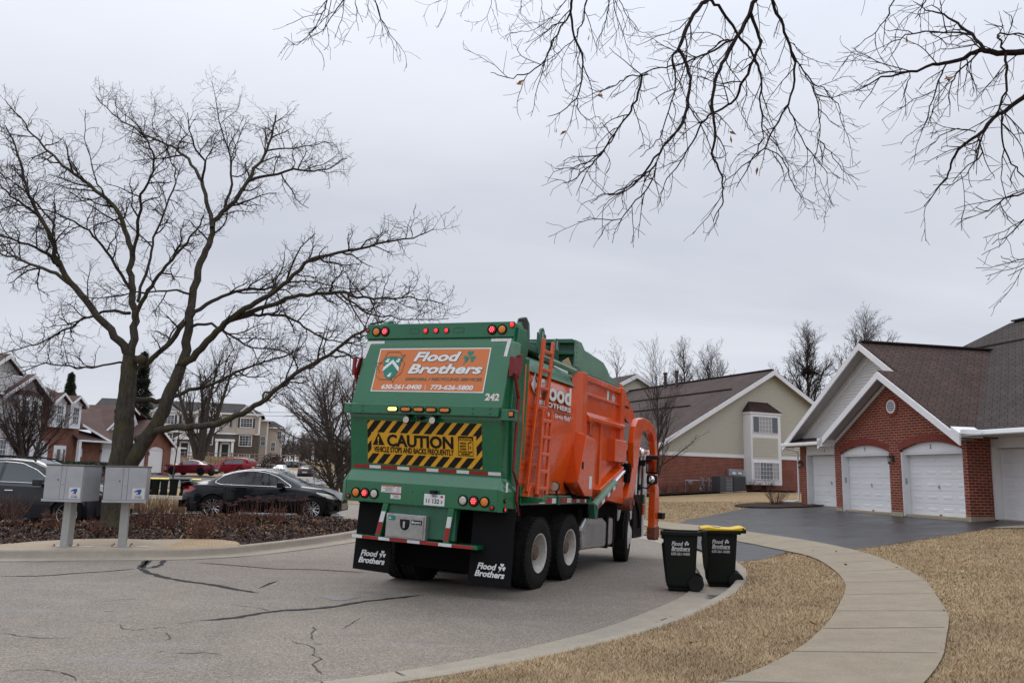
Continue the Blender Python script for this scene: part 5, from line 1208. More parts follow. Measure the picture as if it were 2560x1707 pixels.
# ------------------------------------------------------------ cream gable house (behind)
def build_C():
    k = 47 / 43; p = dp(1861, 1238, 47); u = Vector((math.sin(rad(64.9)), math.cos(rad(64.9)), 0)); mx = Matrix.Rotation(math.atan2(u.y, u.x), 4, 'Z'); mx.translation = (p.x, p.y, 0)
    R = thing('gable_house', 'cream sided gable house with red brick base and tall white bay window', 'house', mat=mx)
    Z = lambda z: 1.7 + (z - 1.7) * k; U = lambda x: x * k
    ax, az = U(1.93), Z(7.62); sl = .555; xl, xr = U(-8.6), U(12.4)
    zl = lambda x: az - abs(x - ax) * sl
    m = MB(); m.b2((xl + .3, 0, .3), (xr - .3, .3, Z(2.9))); m.b2((xl + .3, .3, .3), (xl + .6, 13, Z(2.9))); m.build('brick_wall', M_BRICK_F, R)
    m = MB(); m.b2((xl + .3, -.03, .4), (xr, .0, Z(1.12))); m.build('foundation', M_FOUND, R)
    m = MB(); m.b2((xl + .3, -.03, Z(2.9)), (xr - .3, .1, Z(3.07))); m.build('band_board', M_TRIM, R)
    zt = Z(3.07); hx = (az - .12 - zt) / sl
    m = MB(); siding(m, [(ax - hx, zt), (ax + hx, zt), (ax, az - .12)], -.001, .118, .034); m.build('siding', M_SIDE_C, R)
    m = MB(); m.prism([(ax - hx, zt), (ax + hx, zt), (ax, az - .12)], 1, .002, .2); m.build('gable_wall', M_SIDE_C, R)
    roofpart('roof', [[(ax, -.35, az), (ax, 15, az), (xl, 15, zl(xl)), (xl, -.35, zl(xl))], [(ax, -.35, az), (ax, 15, az), (xr, 15, zl(xr)), (xr, -.35, zl(xr))]], m_shingle('umber_shingle', (.095, .068, .060), (.075, .056, .051), (.036, .028, .026)), R)
    m = MB(); rake(m, (ax, az - .04), (xl, zl(xl) - .04), .27, -.40, -.35); rake(m, (ax, az - .04), (xr, zl(xr) - .04), .27, -.40, -.35); m.build('rake_board', M_TRIM, R)
    m = MB(); m.add([(ax, -.35, az - .13), (xl, -.35, zl(xl) - .13), (xl, 0, zl(xl) - .13), (ax, 0, az - .13)], [(0, 1, 2, 3)]); m.add([(ax, -.35, az - .13), (xr, -.35, zl(xr) - .13), (xr, 0, zl(xr) - .13), (ax, 0, az - .13)], [(0, 1, 2, 3)]); m.build('soffit', M_SOFFIT, R)
    m = MB(); m.box((ax, 7.3, az + .03), (.25, 15, .06)); 
    for x, y0, y1 in ((ax - 2.2, .8, 14), (ax - 3.9, 2.5, 14.5)): m.box((x, (y0 + y1) / 2, zl(x) + .05), (.10, y1 - y0, .05))
    m.build('ridge_vent', mat('ridge_dark', (.025, .02, .02), .9), R)
    for y in (9.7, 8.4): m = MB(); m.tube([(ax - .45, y, az - .4), (ax - .45, y, az + .75)], .10, 8); m.lathe([(.13, .7), (.15, .75), (.15, .82), (.0005, .84)], (ax - .45, y, az), 2, 10); m.build('vent_pipe', mat('pipe_brown', (.06, .035, .03), .7), R)
    # bay
    x0, x1, d, b0, b1 = 0.0, U(2.0), .65, Z(1.55), Z(5.28)
    m = MB(); m.b2((x0, -d, b0), (x1, 0, b1)); bay = m.build('bay', M_TRIM, R, bevel=.01)
    m = MB(); m.add([(x0 - .08, -d - .08, b1), (x1 + .08, -d - .08, b1), (x1 + .08, 0, b1), (x0 - .08, 0, b1), (x0 + .38, -.05, b1 + .62), (x1 - .38, -.05, b1 + .62)], [(0, 1, 5, 4), (1, 2, 5), (3, 0, 4), (2, 3, 4, 5), (0, 3, 2, 1)]); m.build('bay_roof', m_shingle('maroon_shingle', (.06, .03, .027), (.045, .026, .024), (.02, .014, .013)), bay)
    m = MB(); m.b2((x0 - .05, -d - .05, b1 - .12), (x1 + .05, 0, b1)); m.build('bay_cornice', M_TRIM, bay, bevel=.01)
    def bayw(z0, z1, nm, cols, side_blind, mid):
        for a, b, c, pn in ((.13, .52, 1 if side_blind else 2, M_PANE if side_blind else M_BLIND), (.545, 1.36, 4, mid), (1.385, 1.78, 1 if side_blind else 2, M_PANE if side_blind else M_BLIND)):
            window(R, U(a), U(b), z0, z1, -d - .015, c, 1 if (side_blind and c == 1) else 4, .03, pn, False, .03, .014)
    bayw(Z(4.22), Z(5.03), 'w', 3, True, M_BLIND); bayw(Z(1.85), Z(2.68), 'w', 3, False, M_PANE)
    m = MB(); siding(m, [(U(.12), Z(2.93)), (U(1.78), Z(2.93)), (U(1.78), Z(3.98)), (U(.12), Z(3.98))], -d - .004, .118, .030); m.build('siding_panel', M_SIDE_C, bay)
    HC = R
    def P(px, py, off):   # point on the wall plane pushed out by off
        n = Vector((u.y, -u.x, 0)); dd = ray(px, py); o = Vector((0, 0, CAM_H)); q0 = p + n * off
        t = (q0 - o).dot(n) / dd.dot(n); return o + dd * t
    return R, P, math.atan2(u.y, u.x)
HC, PC, rotC = build_C()

# second gable seen past the truck
def build_E():
    q = dp(1587, 935, 62); mx = Matrix.Rotation(rotC, 4, 'Z'); mx.translation = (q.x, q.y, 0); z = q.z
    R = thing('far_gable_house', 'small cream gable end rising just left of the long brown roof', 'house', mat=mx)
    W_ = 5.2; roofpart('roof', [[(0, -.3, z), (0, 9, z), (-W_, 9, z - W_ * .5), (-W_, -.3, z - W_ * .5)], [(0, -.3, z), (0, 9, z), (W_, 9, z - W_ * .5), (W_, -.3, z - W_ * .5)]], M_SHG, R)
    m = MB(); rake(m, (0, z - .04), (-W_, z - W_ * .5 - .04), .3, -.36, -.3); rake(m, (0, z - .04), (W_, z - W_ * .5 - .04), .3, -.36, -.3); m.build('rake_board', M_TRIM, R)
    m = MB(); siding(m, [(-4.6, z - 6), (4.6, z - 6), (4.6, z - 2.45), (0, z - .15), (-4.6, z - 2.45)], 0, .13, .016); m.build('siding', M_SIDE_C, R)
    m = MB(); m.prism([(-4.6, .3), (4.6, .3), (4.6, z - 2.45), (0, z - .15), (-4.6, z - 2.45)], 1, .01, 8.5); m.build('wall', M_SIDE_C, R)
build_E()

# ------------------------------------------------------------ left house
def build_A():
    p = dp(391, 1179, 81); u = Vector((math.sin(rad(14)), math.cos(rad(14)), 0)); mx = Matrix.Rotation(math.atan2(u.y, u.x), 4, 'Z'); mx.translation = (p.x, p.y, 0)
    R = thing('left_house', 'pale sided and brick house with twin white dormers and garages behind the big tree', 'house', mat=mx)
    m = MB(); m.b2((-30, 0, -.2), (-11.1, 9, 3.72)); m.b2((-15.1, .02, 3.6), (-10.6, 8, 6.9)); m.b2((-10.95, .3, -.2), (-7.45, 8, 3.75)); m.build('brick_wall', M_BRICK_A, R)
    # garage wing front with door openings
    m = MB(); m.prism([(-4.6, .2), (-4.2, .2), (-4.2, 3.35), (-3.7, 3.6), (-2.9, 3.68), (-2.2, 3.6), (-1.75, 3.35), (-1.75, .2), (-1.38, .2), (-1.38, 3.35), (-1.0, 3.6), (-.3, 3.72), (.5, 3.6), (.86, 3.35), (.86, .2), (1.9, .2), (1.9, 3.75), (-1.35, 6.0), (-4.6, 3.75)], 1, -.02, .2); m.build('brick_gable', M_BRICK_A, R)
    m = MB(); m.b2((-7.4, .4, .2), (2.2, .5, 3.7)); m.b2((1.9, .1, .2), (3.6, 8, 3.7)); m.build('garage_back', M_TRIM, R)
    for a, b, y in ((-7.3, -5.0, .30), (-4.2, -1.75, .12), (-1.38, .86, .12), (1.95, 3.5, .0)): gdoor(R, a, b, 1.2, 3.38, y, detail=False)
    m = MB(); m.b2((-7.45, .1, 3.38), (-4.6, .3, 3.8)); m.b2((-4.2, .06, 3.36), (-1.75, .12, 3.7)); m.b2((-1.38, .06, 3.36), (.86, .12, 3.72)); m.build('door_head', M_TRIM, R)
    for x in (-4.4, -1.56): lantern(R, x, 3.0, -.03)
    lantern(R, -7.55, 3.0, .28)
    # siding block and its gables
    m = MB(); siding(m, [(-26, 3.75), (-14.92, 3.75), (-14.92, 6.85), (-16.5, 8.5), (-26, 8.5)], -.02, .14, .02); siding(m, [(-21.5, 8.0), (-15.6, 7.6), (-18.4, 9.9)], .6, .14, .02); m.build('siding', M_SIDE_A, R)
    m = MB(); m.prism([(-26, 3.75), (-14.92, 3.75), (-14.92, 6.85), (-16.5, 8.5), (-26, 8.5)], 1, -.005, .5); m.build('wall', M_SIDE_A, R)
    m = MB(); m.b2((-26, -.06, 3.66), (-14.88, .0, 3.86)); m.b2((-15.05, -.06, 3.7), (-14.88, .02, 6.9)); m.build('corner_board', M_TRIM, R)
    m = MB(); m.b2((-17.8, -.55, 4.9), (-15.5, 0, 7.0)); bay = m.build('bay', M_TRIM, R, bevel=.01); m = MB(); m.add([(-17.9, -.65, 7.0), (-15.4, -.65, 7.0), (-15.4, 0, 7.0), (-17.9, 0, 7.0), (-17.4, -.05, 7.45), (-15.9, -.05, 7.45)], [(0, 1, 5, 4), (1, 2, 5), (3, 0, 4), (2, 3, 4, 5)]); m.build('bay_roof', M_SHA, bay)
    for a, b in ((-17.45, -16.8), (-16.55, -15.9)): window(R, a, b, 5.25, 6.6, -.56, 3, 4, .07, M_PANE, True)
    # dormers
    for x, z0, z1, az in ((-13.5, 4.75, 6.85, 7.6), (-11.75, 4.75, 6.8, 7.52)):
        m = MB(); m.b2((x - .62, -.5, z0), (x + .62, .2, z1)); m.prism([(x - .62, z1), (x + .62, z1), (x, az - .2)], 1, -.5, 3.4); d = m.build('dormer', M_TRIM, R)
        window(R, x - .32, x + .32, 5.12, 6.48, -.51, 3, 4, .07, M_PANE, True)
        roofpart('dormer_roof', [[(x, -.85, az), (x, 3.6, az), (x - 1.0, 3.6, z1 - .08), (x - 1.0, -.85, z1 - .08)], [(x, -.85, az), (x, 3.6, az), (x + 1.0, 3.6, z1 - .08), (x + 1.0, -.85, z1 - .08)]], M_SHA, R, .05)
        m = MB(); rake(m, (x, az - .03), (x - 1.0, z1 - .10), .2, -.9, -.85); rake(m, (x, az - .03), (x + 1.0, z1 - .10), .2, -.9, -.85); m.build('rake_board', M_TRIM, R)
    # roofs
    roofpart('roof', [[(-16.0, .0, 6.9), (-10.3, .0, 6.85), (-10.3, 4.6, 8.6), (-16.4, 5.2, 9.1)], [(-10.3, .0, 6.85), (-9.4, .5, 6.6), (-7.0, 5.6, 7.0), (-10.3, 4.6, 8.6)], [(-16.4, 5.2, 9.1), (-10.3, 4.6, 8.6), (-10.3, 10, 6.5), (-16.4, 10, 6.5)]], M_SHA, R)
    roofpart('roof', [[(-10.6, -.1, 5.2), (-7.3, -.5, 3.9), (-4.4, -.5, 3.85), (-1.3, 4.0, 7.0), (-10.2, 4.6, 7.3)], [(-11.3, -.7, 3.9), (-7.0, -.7, 3.85), (-7.0, .4, 4.3), (-11.3, 1.2, 5.0)]], M_SHA, R)
    roofpart('roof', [[(-1.35, -.5, 6.2), (-1.35, 5, 6.2), (-4.9, 5, 3.75), (-4.9, -.5, 3.75)], [(-1.35, -.5, 6.2), (-1.35, 5, 6.2), (2.2, 5, 3.75), (2.2, -.5, 3.75)], [(-3.0, 1.0, 7.5), (-3.0, 8, 7.5), (-6.2, 8, 5.0), (-6.2, 1.0, 5.0)], [(-3.0, 1.0, 7.5), (-3.0, 8, 7.5), (3.4, 8, 3.75), (3.4, .2, 3.75)]], M_SHA, R)
    roofpart('roof', [[(-18.4, .1, 10.1), (-18.4, 8, 10.1), (-22.2, 8, 7.2), (-22.2, .1, 7.2)], [(-18.4, .1, 10.1), (-18.4, 8, 10.1), (-15.6, 8, 7.9), (-15.6, .1, 7.9)], [(-16.5, -.6, 8.75), (-16.5, 4, 8.75), (-19.3, 4, 6.75), (-19.3, -.6, 6.75)], [(-16.5, -.6, 8.75), (-16.5, 4, 8.75), (-14.1, 4, 6.7), (-14.1, -.6, 6.7)], [(-26, -.5, 7.0), (-19.3, -.5, 7.0), (-19.3, 2, 8.2), (-26, 2, 8.2)]], M_SHA, R)
    for a, b, h, y in (((-18.4, 10.05), (-22.2, 7.15), .3, .04), ((-18.4, 10.05), (-15.6, 7.85), .3, .04), ((-16.5, 8.7), (-19.3, 6.7), .28, -.66), ((-16.5, 8.7), (-14.1, 6.65), .28, -.66), ((-1.35, 6.15), (-4.9, 3.7), .26, -.56), ((-1.35, 6.15), (2.2, 3.7), .26, -.56), ((-3.0, 7.45), (-6.2, 4.95), .22, .94), ((-3.0, 7.45), (-1.9, 6.8), .22, .94), ((-10.9, 5.2), (-7.2, 3.9), .2, -.62)): m = MB(); rake(m, a, b, h, y, y + .06); m.build('rake_board', M_TRIM, R)
    m = MB(); siding(m, [(-5.6, 5.0), (-1.5, 5.0), (-3.0, 7.35)], 1.05, .14, .02); m.build('siding', M_SIDE_A, R)
    for a, b in (((-11.3, -.8, 3.72), (-6.6, -.6, 3.86)), ((-14.1, -.4, 6.72), (-10.2, -.25, 6.86)), ((-26, -.6, 6.85), (-19.2, -.5, 7.0)), ((1.9, -.5, 3.62), (3.7, -.35, 3.76))): m = MB(); m.b2(a, b); m.build('gutter', M_TRIM, R)
    m = MB(); m.add([(-19.3, -.6, 6.62), (-14.1, -.6, 6.58), (-14.1, 0, 6.58), (-19.3, 0, 6.62)], [(0, 1, 2, 3)]); m.build('soffit', M_SOFFIT, R)
    # ground floor
    for x in (-18.35, -16.9, -14.75): 
        window(R, x - .38, x + .38, 2.05, 3.5, -.02, 3, 4, .07, M_PANE, True)
        for s in (-1, 1): m = MB(); m.b2((x + s * .72 - .2, -.06, 1.95), (x + s * .72 + .2, -.01, 3.55)); m.build('shutter', M_TRIM, R)
    m = MB(); m.b2((-11.25, -.75, .5), (-11.0, -.5, 3.72)); m.build('porch_post', M_TRIM, R)
    m = MB(); m.b2((-13.2, -.06, .6), (-11.9, .02, 3.3)); e = m.build('front_door', M_TRIM, R); m = MB(); m.b2((-12.85, -.08, 1.7), (-12.5, -.05, 3.0)); m.b2((-12.2, -.08, 1.7), (-12.0, -.05, 3.0)); m.build('pane', M_PANE, e)
    m = MB(); m.b2((-10.1, .24, 2.45), (-9.7, .3, 3.15)); m.build('notice_board', M_TRIM, R)
    return R
build_A()

# ------------------------------------------------------------ townhouses far behind
def build_B():
    p = dp(643, 1152, 130); u = Vector((math.sin(rad(75)), math.cos(rad(75)), 0)); mx = Matrix.Rotation(math.atan2(u.y, u.x), 4, 'Z'); mx.translation = (p.x, p.y, 0)
    R = thing('townhouse_row', 'three storey townhouse row of taupe brick and beige siding behind the bare tree', 'house', mat=mx)
    m = MB(); m.b2((-24, 0, 1.5), (0, 11, 7.12)); m.build('brick_wall', M_BRICK_B, R)
    m = MB(); m.b2((-24, -.05, 7.12), (.02, 11, 10.2)); m.build('wall', M_SIDE_B, R)
    m = MB(); siding(m, [(-24, 7.2), (0, 7.2), (0, 10.2), (-24, 10.2)], -.055, .2, .02); m.build('siding', M_SIDE_B, R)
    m = MB(); m.b2((-24, -.12, 7.05), (.06, 0, 7.22)); m.b2((-.18, -.12, 7.1), (.06, .1, 10.2)); m.b2((-24, -.6, 10.1), (.5, -.4, 10.32)); m.build('band_board', M_TRIM, R)
    roofpart('roof', [[(-24, -.6, 10.3), (.5, -.6, 10.3), (-2.8, 5, 12.2), (-24, 5, 12.2)], [(.5, -.6, 10.3), (.5, 11.5, 10.3), (-2.8, 5, 12.2)], [(-24, 5, 12.2), (-2.8, 5, 12.2), (.5, 11.5, 10.3), (-24, 11.5, 10.3)]], M_SHB, R)
    for x0, x1 in ((-9.6, -6.0), (-15.8, -11.8), (-3.4, -.6)):
        xm = (x0 + x1) / 2; hw = (x1 - x0) / 2
        m = MB(); m.prism([(x0, 10.1), (x1, 10.1), (xm, 11.5)], 1, -.3, 2.5); m.b2((x0, -.3, 7.12), (x1, -.05, 10.1)); g = m.build('gable', M_SIDE_B if x0 > -4 else M_TRIM, R)
        roofpart('gable_roof', [[(xm, -.6, 11.7), (xm, 3.5, 11.7), (x0 - .3, 3.5, 10.05), (x0 - .3, -.6, 10.05)], [(xm, -.6, 11.7), (xm, 3.5, 11.7), (x1 + .3, 3.5, 10.05), (x1 + .3, -.6, 10.05)]], M_SHB, R)
        m = MB(); rake(m, (xm, 11.66), (x0 - .3, 10.02), .25, -.66, -.6); rake(m, (xm, 11.66), (x1 + .3, 10.02), .25, -.66, -.6); m.build('rake_board', M_TRIM, R)
    for x0, x1, z0, z1, c, r in ((-2.85, -1.15, 8.25, 9.55, 4, 4), (-2.85, -1.1, 5.35, 6.88, 4, 4), (-2.8, -1.25, 3.28, 3.98, 4, 2), (-8.3, -6.85, 5.42, 6.98, 4, 4), (-8.7, -7.7, 8.3, 9.55, 3, 4), (-7.3, -6.4, 8.3, 9.55, 3, 4), (-14.4, -12.6, 8.35, 9.6, 4, 4), (-14.0, -12.7, 5.4, 6.9, 4, 4), (-5.6, -4.6, 8.3, 9.5, 3, 4), (-11.4, -10.2, 8.3, 9.5, 3, 4), (-20, -18.4, 8.3, 9.6, 4, 4), (-20, -18.4, 5.4, 6.9, 4, 4)):
        w = window(R, x0, x1, z0, z1, -.32 if (z0 > 8 and -9.7 < x0 < -6 or z0 > 8 and x0 > -3.4 or z0 > 8 and -16 < x0 < -11.9) else -.06, c, r, .10, M_PANE, z1 - z0 > 1, .05, .03)
        if z0 > 8:
            for s, xx in ((-1, x0), (1, x1)): m = MB(); m.b2((xx + s * .12, -.36, z0 - .1), (xx + s * .42, -.3, z1 + .1)); m.build('shutter', mat('dark_shutter', (.03, .03, .035), .6), R)
    for x, g in ((-4.9, False), (-10.8, True)):
        m = MB(); m.b2((x - .5, -.06, 3.3), (x + .5, .02, 5.5)); d = m.build('front_door', mat('dark_door', (.02, .02, .022), .5), R); m = MB(); m.b2((x - .75, -.12, 3.3), (x - .5, .0, 5.8)); m.b2((x + .5, -.12, 3.3), (x + .75, 0, 5.8)); m.b2((x - .75, -.12, 5.5), (x + .75, 0, 5.8)); m.build('door_frame', M_TRIM, d)
        m = MB()
        for s in (-1, 1): m.b2((x + s * 1.15 - .18, -1.5, 3.2), (x + s * 1.15 + .18, -1.15, 6.0))
        if g: m.prism([(x - 1.6, 6.0), (x + 1.6, 6.0), (x, 7.1)], 1, -1.6, 0)
        else: m.b2((x - 1.4, -1.6, 5.9), (x + 1.4, 0, 6.25))
        m.b2((x - 1.4, -1.6, 2.2), (x + 1.4, 0, 3.3)); m.build('porch', M_TRIM, R)
    # recessed side wings
    m = MB(); m.b2((0, 3.5, 1.5), (1.1, 14, 9.6)); m.b2((.6, 13, 1.5), (3.4, 24, 9.0)); m.build('side_wing', M_SIDE_B, R)
    roofpart('wing_roof', [[(-.2, 3, 9.6), (1.4, 3, 9.6), (1.4, 14, 9.6), (-.2, 14, 10.6)], [(.4, 12.6, 9.0), (3.8, 12.6, 9.0), (1.8, 17, 10.3), (.4, 17, 10.3)], [(3.8, 12.6, 9.0), (3.8, 24, 9.0), (1.8, 17, 10.3)]], M_SHB, R)
    m = MB(); m.b2((-.3, 2.9, 9.42), (1.5, 3.0, 9.62)); m.b2((.3, 12.5, 8.82), (3.9, 12.6, 9.02)); m.b2((1.0, 3.4, 1.5), (1.15, 3.6, 9.5)); m.b2((3.3, 12.9, 1.5), (3.45, 13.1, 8.9)); m.build('band_board', M_TRIM, R)
    for x, z in ((2.0, 5.0), (2.9, 7.0), (2.2, 2.6), (.55, 5.6)): window(R, x - .32, x + .32, z, z + 1.4, 12.95 if x > 1.5 else 3.45, 2, 2, .08, M_PANE, True, .05)
    return R
build_B()
# ============================================================ CARS
C_TYRE = mat('car_tyre', (.010, .010, .010), .85, var=.2, spec=.15)
C_TRIM = mat('car_black_trim', (.006, .006, .007), .5, spec=.2)
C_ALLOY = mat('alloy', (.55, .55, .57), .25, .9, var=.06)
C_CHROME = mat('car_chrome', (.78, .78, .80), .12, 1.0, var=.02)
C_GLASS = mat('car_glass', (.004, .005, .006), .04, var=.02, spec=.45)
C_GLASS2 = mat('car_glass_pale', (.04, .055, .06), .04, var=.02, spec=.7)
C_HEAD = mat('headlamp', (.52, .52, .46), .12, var=.15, vs=20, coat=1.0)
C_TAIL = mat('tail_lamp', (.40, .008, .012), .12, var=.15, vs=25, coat=1.0)
def paint(name, c, rough=.22): return mat(name, c, rough, 0.0, var=.05, vs=2, coat=.45, spec=.12)
P_BLACK = paint('car_black', (.006, .0065, .009)); P_NAVY = paint('car_dark_blue', (.008, .009, .016)); P_GREY = paint('car_grey', (.035, .037, .042)); P_MAROON = paint('car_maroon', (.11, .006, .014)); P_RED = paint('car_red', (.20, .006, .014)); P_WHITE = paint('car_white', (.60, .60, .60)); P_GUN = paint('car_gunmetal', (.040, .040, .048))
def interp(tab, x): return float(np.interp(x, [t[0] for t in tab], [t[1] for t in tab]))
def car(name, label, mx, P, group='cars parked around the court'):
    """P: L, W, roof/shoulder profiles (x from rear 0 to nose L), wheels, paint..."""
    R = thing(name, label, P.get('cat', 'car'), mat=mx, group=group)
    L, hw = P['L'], P['W'] / 2
    top, sh, roofw = P['top'], P['shoulder'], P['roofw']
    wr, wx = P['wr'], P['wheels']; ar = wr * 1.13; wz = wr
    xs = set(np.linspace(0, L, P.get('n', 60)).tolist()) | {t[0] for t in top} | {t[0] for t in sh}
    for w in wx: xs |= {w + ar * math.cos(a) for a in np.linspace(0, PI, 17)}
    xs = sorted(x for x in xs if 0 <= x <= L)
    def plan(x):                                # half width in plan with rounded ends
        e = min(x, L - x); r = .95
        return hw * (1 if e > r else (1 - .46 * (1 - e / r) ** 2.4))
    def zb(x):
        z = P['sill'] + (.10 * max(0, (x - (L - .5)) / .5) + .12 * max(0, (.5 - x) / .5))
        for w in wx:
            if abs(x - w) < ar: z = max(z, wz + math.sqrt(max(0, ar * ar - (x - w) ** 2)))
        return z
    def sect(x):
        p = plan(x); b = zb(x); s = interp(sh, x); t = interp(top, x); rw = interp(roofw, x) * hw
        crease = max(b + .01, min(s - .05, P['crease']))
        nose = max(0, (x - (L - .25)) / .25); tail = max(0, (.25 - x) / .25)
        pts = [(p * .955, b), (p * 1.0, max(b + .005, crease - .16)), (p * .995, crease + .02), (p * .975, s - .03), (p * .945, s)]
        cab = max(0.0, min(1.0, (t - s) / .35))
        if cab > .02:
            pts += [(p * .93 * (1 - cab) + (p * .90) * cab, s + (t - s) * .10), (rw + (p * .90 - rw) * .42, s + (t - s) * .52), (rw, t - .06 * cab - .01), (rw * .86, t - .012), (rw * .45, t), (0, t + .008)]
        else:
            pts += [(p * .90, s + (t - s) * .5), (p * .80, t - .005), (p * .68, t), (p * .5, t + .004), (p * .25, t + .008), (0, t + .01)]
        return pts
    S_ = [sect(x) for x in xs]; m = len(S_[0]); V = []; F = []
    for x, s in zip(xs, S_): V += [(x, y, z) for y, z in s] + [(x, -y, z) for y, z in s]
    for i in range(len(xs) - 1):
        a, b = i * 2 * m, (i + 1) * 2 * m
        for k in range(m - 1):
            F.append((a + k, b + k, b + k + 1, a + k + 1)); F.append((a + m + k, a + m + k + 1, b + m + k + 1, b + m + k))
    for i, fl in ((0, 1), (len(xs) - 1, 0)):
        o = i * 2 * m; F.append(tuple([o + k for k in range(m)] + [o + m + k for k in range(m - 1, -1, -1)]))
    mb = MB(); mb.add(V, F); body = mb.build('body', P['paint'], R, 'auto', angle=38)
    mb = MB(); mb.b2((.25, -hw * .82, P['sill'] - .02), (L - .3, hw * .82, P['sill'] + .35))
    for w in wx: mb.b2((w - ar, -hw * .93, wz - .1), (w + ar, hw * .93, wz + ar * .95))
    mb.build('underbody', C_TRIM, R)
    # side glass: between the window line and the roof edge, following the section
    def side_y(x, z):
        s = sect(x); return float(np.interp(z, [q[1] for q in s[3:8]], [q[0] for q in s[3:8]]))
    for sgn in (1, -1):
        for gx in P['glass']:
            n = 14; V = []; F = []
            for i in range(n + 1):
                x = gx['x0'] + (gx['x1'] - gx['x0']) * i / n; z0, z1 = interp(gx['bot'], x), interp(gx['top'], x)
                for k in range(5): z = z0 + (max(z1, z0 + .004) - z0) * k / 4; V.append((x, sgn * (side_y(x, z) + .006), z))
            F = [(i * 5 + k, (i + 1) * 5 + k, (i + 1) * 5 + k + 1, i * 5 + k + 1) for i in range(n) for k in range(4)]
            q = MB(); q.add(V, F); q.build('side_window', gx.get('m', C_GLASS), R, True)
        if P.get('chrome'):
            a, b = P['glass'][0], P['glass'][-1]; pt = []
            xsq = np.linspace(a['x0'], b['x1'], 26)
            def tp(x):
                g = next((g for g in P['glass'] if g['x0'] - 1e-6 <= x <= g['x1'] + 1e-6), None) or min(P['glass'], key=lambda g: min(abs(g['x0'] - x), abs(g['x1'] - x))); return interp(g['top'], x), interp(g['bot'], x)
            loop = [(x, tp(x)[0] + .012) for x in xsq] + [(x, tp(x)[1] - .008) for x in xsq[::-1]]
            q = MB(); q.tube([(x, sgn * (side_y(x, z) + .01), z) for x, z in loop + loop[:1]], P['chrome'], 5, False); q.build('window_trim', C_CHROME, R, True)
        # door shuts and handles
        q = MB()
        for dx in P['doors']:
            q.tube([(dx[0] + (dx[1] - dx[0]) * t, sgn * (side_y(dx[0] + (dx[1] - dx[0]) * t, 0) + .0), 0) for t in (0, 1)], .001, 3) if False else None
            for z0, z1 in ((P['sill'] + .12, P['crease']), (P['crease'], interp(sh, dx[0]) - .04)):
                f = lambda z: (dx[0] + (dx[1] - dx[0]) * (z - P['sill']) / (interp(sh, dx[0]) - P['sill']))
                s0 = sect(f(z0)); s1 = sect(f(z1)); y0 = float(np.interp(z0, [e[1] for e in s0[:4]], [e[0] for e in s0[:4]])); y1 = float(np.interp(z1, [e[1] for e in s1[:4]], [e[0] for e in s1[:4]]))
                q.tube([(f(z0), sgn * (y0 + .001), z0), (f(z1), sgn * (y1 + .001), z1)], .006, 4)
        if P['doors']: q.build('door_seam', C_TRIM, body)
        for hx in P.get('handles', []):
            hz = interp(sh, hx) - .14; q = MB(); q.b2((hx - .10, sgn * (hw * .975), hz - .015), (hx + .10, sgn * (hw * .975 + .03), hz + .02)); q.build('door_handle', P['paint'] if not P.get('chrome_handle') else C_CHROME, R, bevel=.012)
        mxx = P['mirror']; z = interp(sh, mxx) + .09; q = MB(); q.add([], []); q.box((mxx, sgn * (hw + .09), z), (.20, .20, .15)); q.box((mxx + .04, sgn * (hw - .03), z - .05), (.09, .12, .05)); q.build('wing_mirror', P['paint'], R, bevel=.045, seg=3)
        # lamps follow the body skin
        for nm, lm, mm in (('headlamp', P['head'], C_HEAD), ('tail_lamp', P['tail'], C_TAIL)):
            V = []; F = []; n = 8
            for i in range(n + 1):
                x = lm['x0'] + (lm['x1'] - lm['x0']) * i / n; z0, z1 = interp(lm['bot'], x), interp(lm['top'], x); s = sect(min(max(x, 0), L))
                for k in range(5):
                    z = z0 + (z1 - z0) * k / 4; y = float(np.interp(z, [e[1] for e in s[:7]], [e[0] for e in s[:7]])); V.append((x, sgn * (y + .008), z))
            F = [(i * 5 + k, (i + 1) * 5 + k, (i + 1) * 5 + k + 1, i * 5 + k + 1) for i in range(n) for k in range(4)]
            q = MB(); q.add(V, F)
            if lm.get('end') is not None:      # wraps on to the end face
                e = lm['end']; zz0, zz1 = lm['ez']; ys = (plan(e) * .93, plan(e) * lm.get('ew', .55)); dxo = .012 if e > L / 2 else -.012
                q.add([(e + dxo, sgn * ys[0], zz0), (e + dxo, sgn * ys[1], zz0 + .02), (e + dxo, sgn * ys[1], zz1), (e + dxo, sgn * ys[0], zz1)], [(0, 1, 2, 3)])
            q.build(nm, mm, R, True)
    # screens: sample the loft between two stations, inset from the pillars
    def screen(nm, x0, x1, k0, gm):
        n = 10; V = []; F = []
        for i in range(n + 1):
            x = x0 + (x1 - x0) * i / n; s = sect(x); row = [(x, s[k][0] * (.93 if k == k0 else 1), s[k][1] + .007) for k in range(k0, m)]
            V += row + [(a, -b, c) for a, b, c in row[-2::-1]]
        w = (m - k0) * 2 - 1; F = [(i * w + k, (i + 1) * w + k, (i + 1) * w + k + 1, i * w + k + 1) for i in range(n) for k in range(w - 1)]
        q = MB(); q.add(V, F); q.build(nm, gm, R, True)
    screen('windscreen', *P['ws'], P.get('k0', 7), P.get('wsm', C_GLASS2)); screen('rear_window', *P['rw'], P.get('k0', 7), P.get('rwm', C_GLASS))
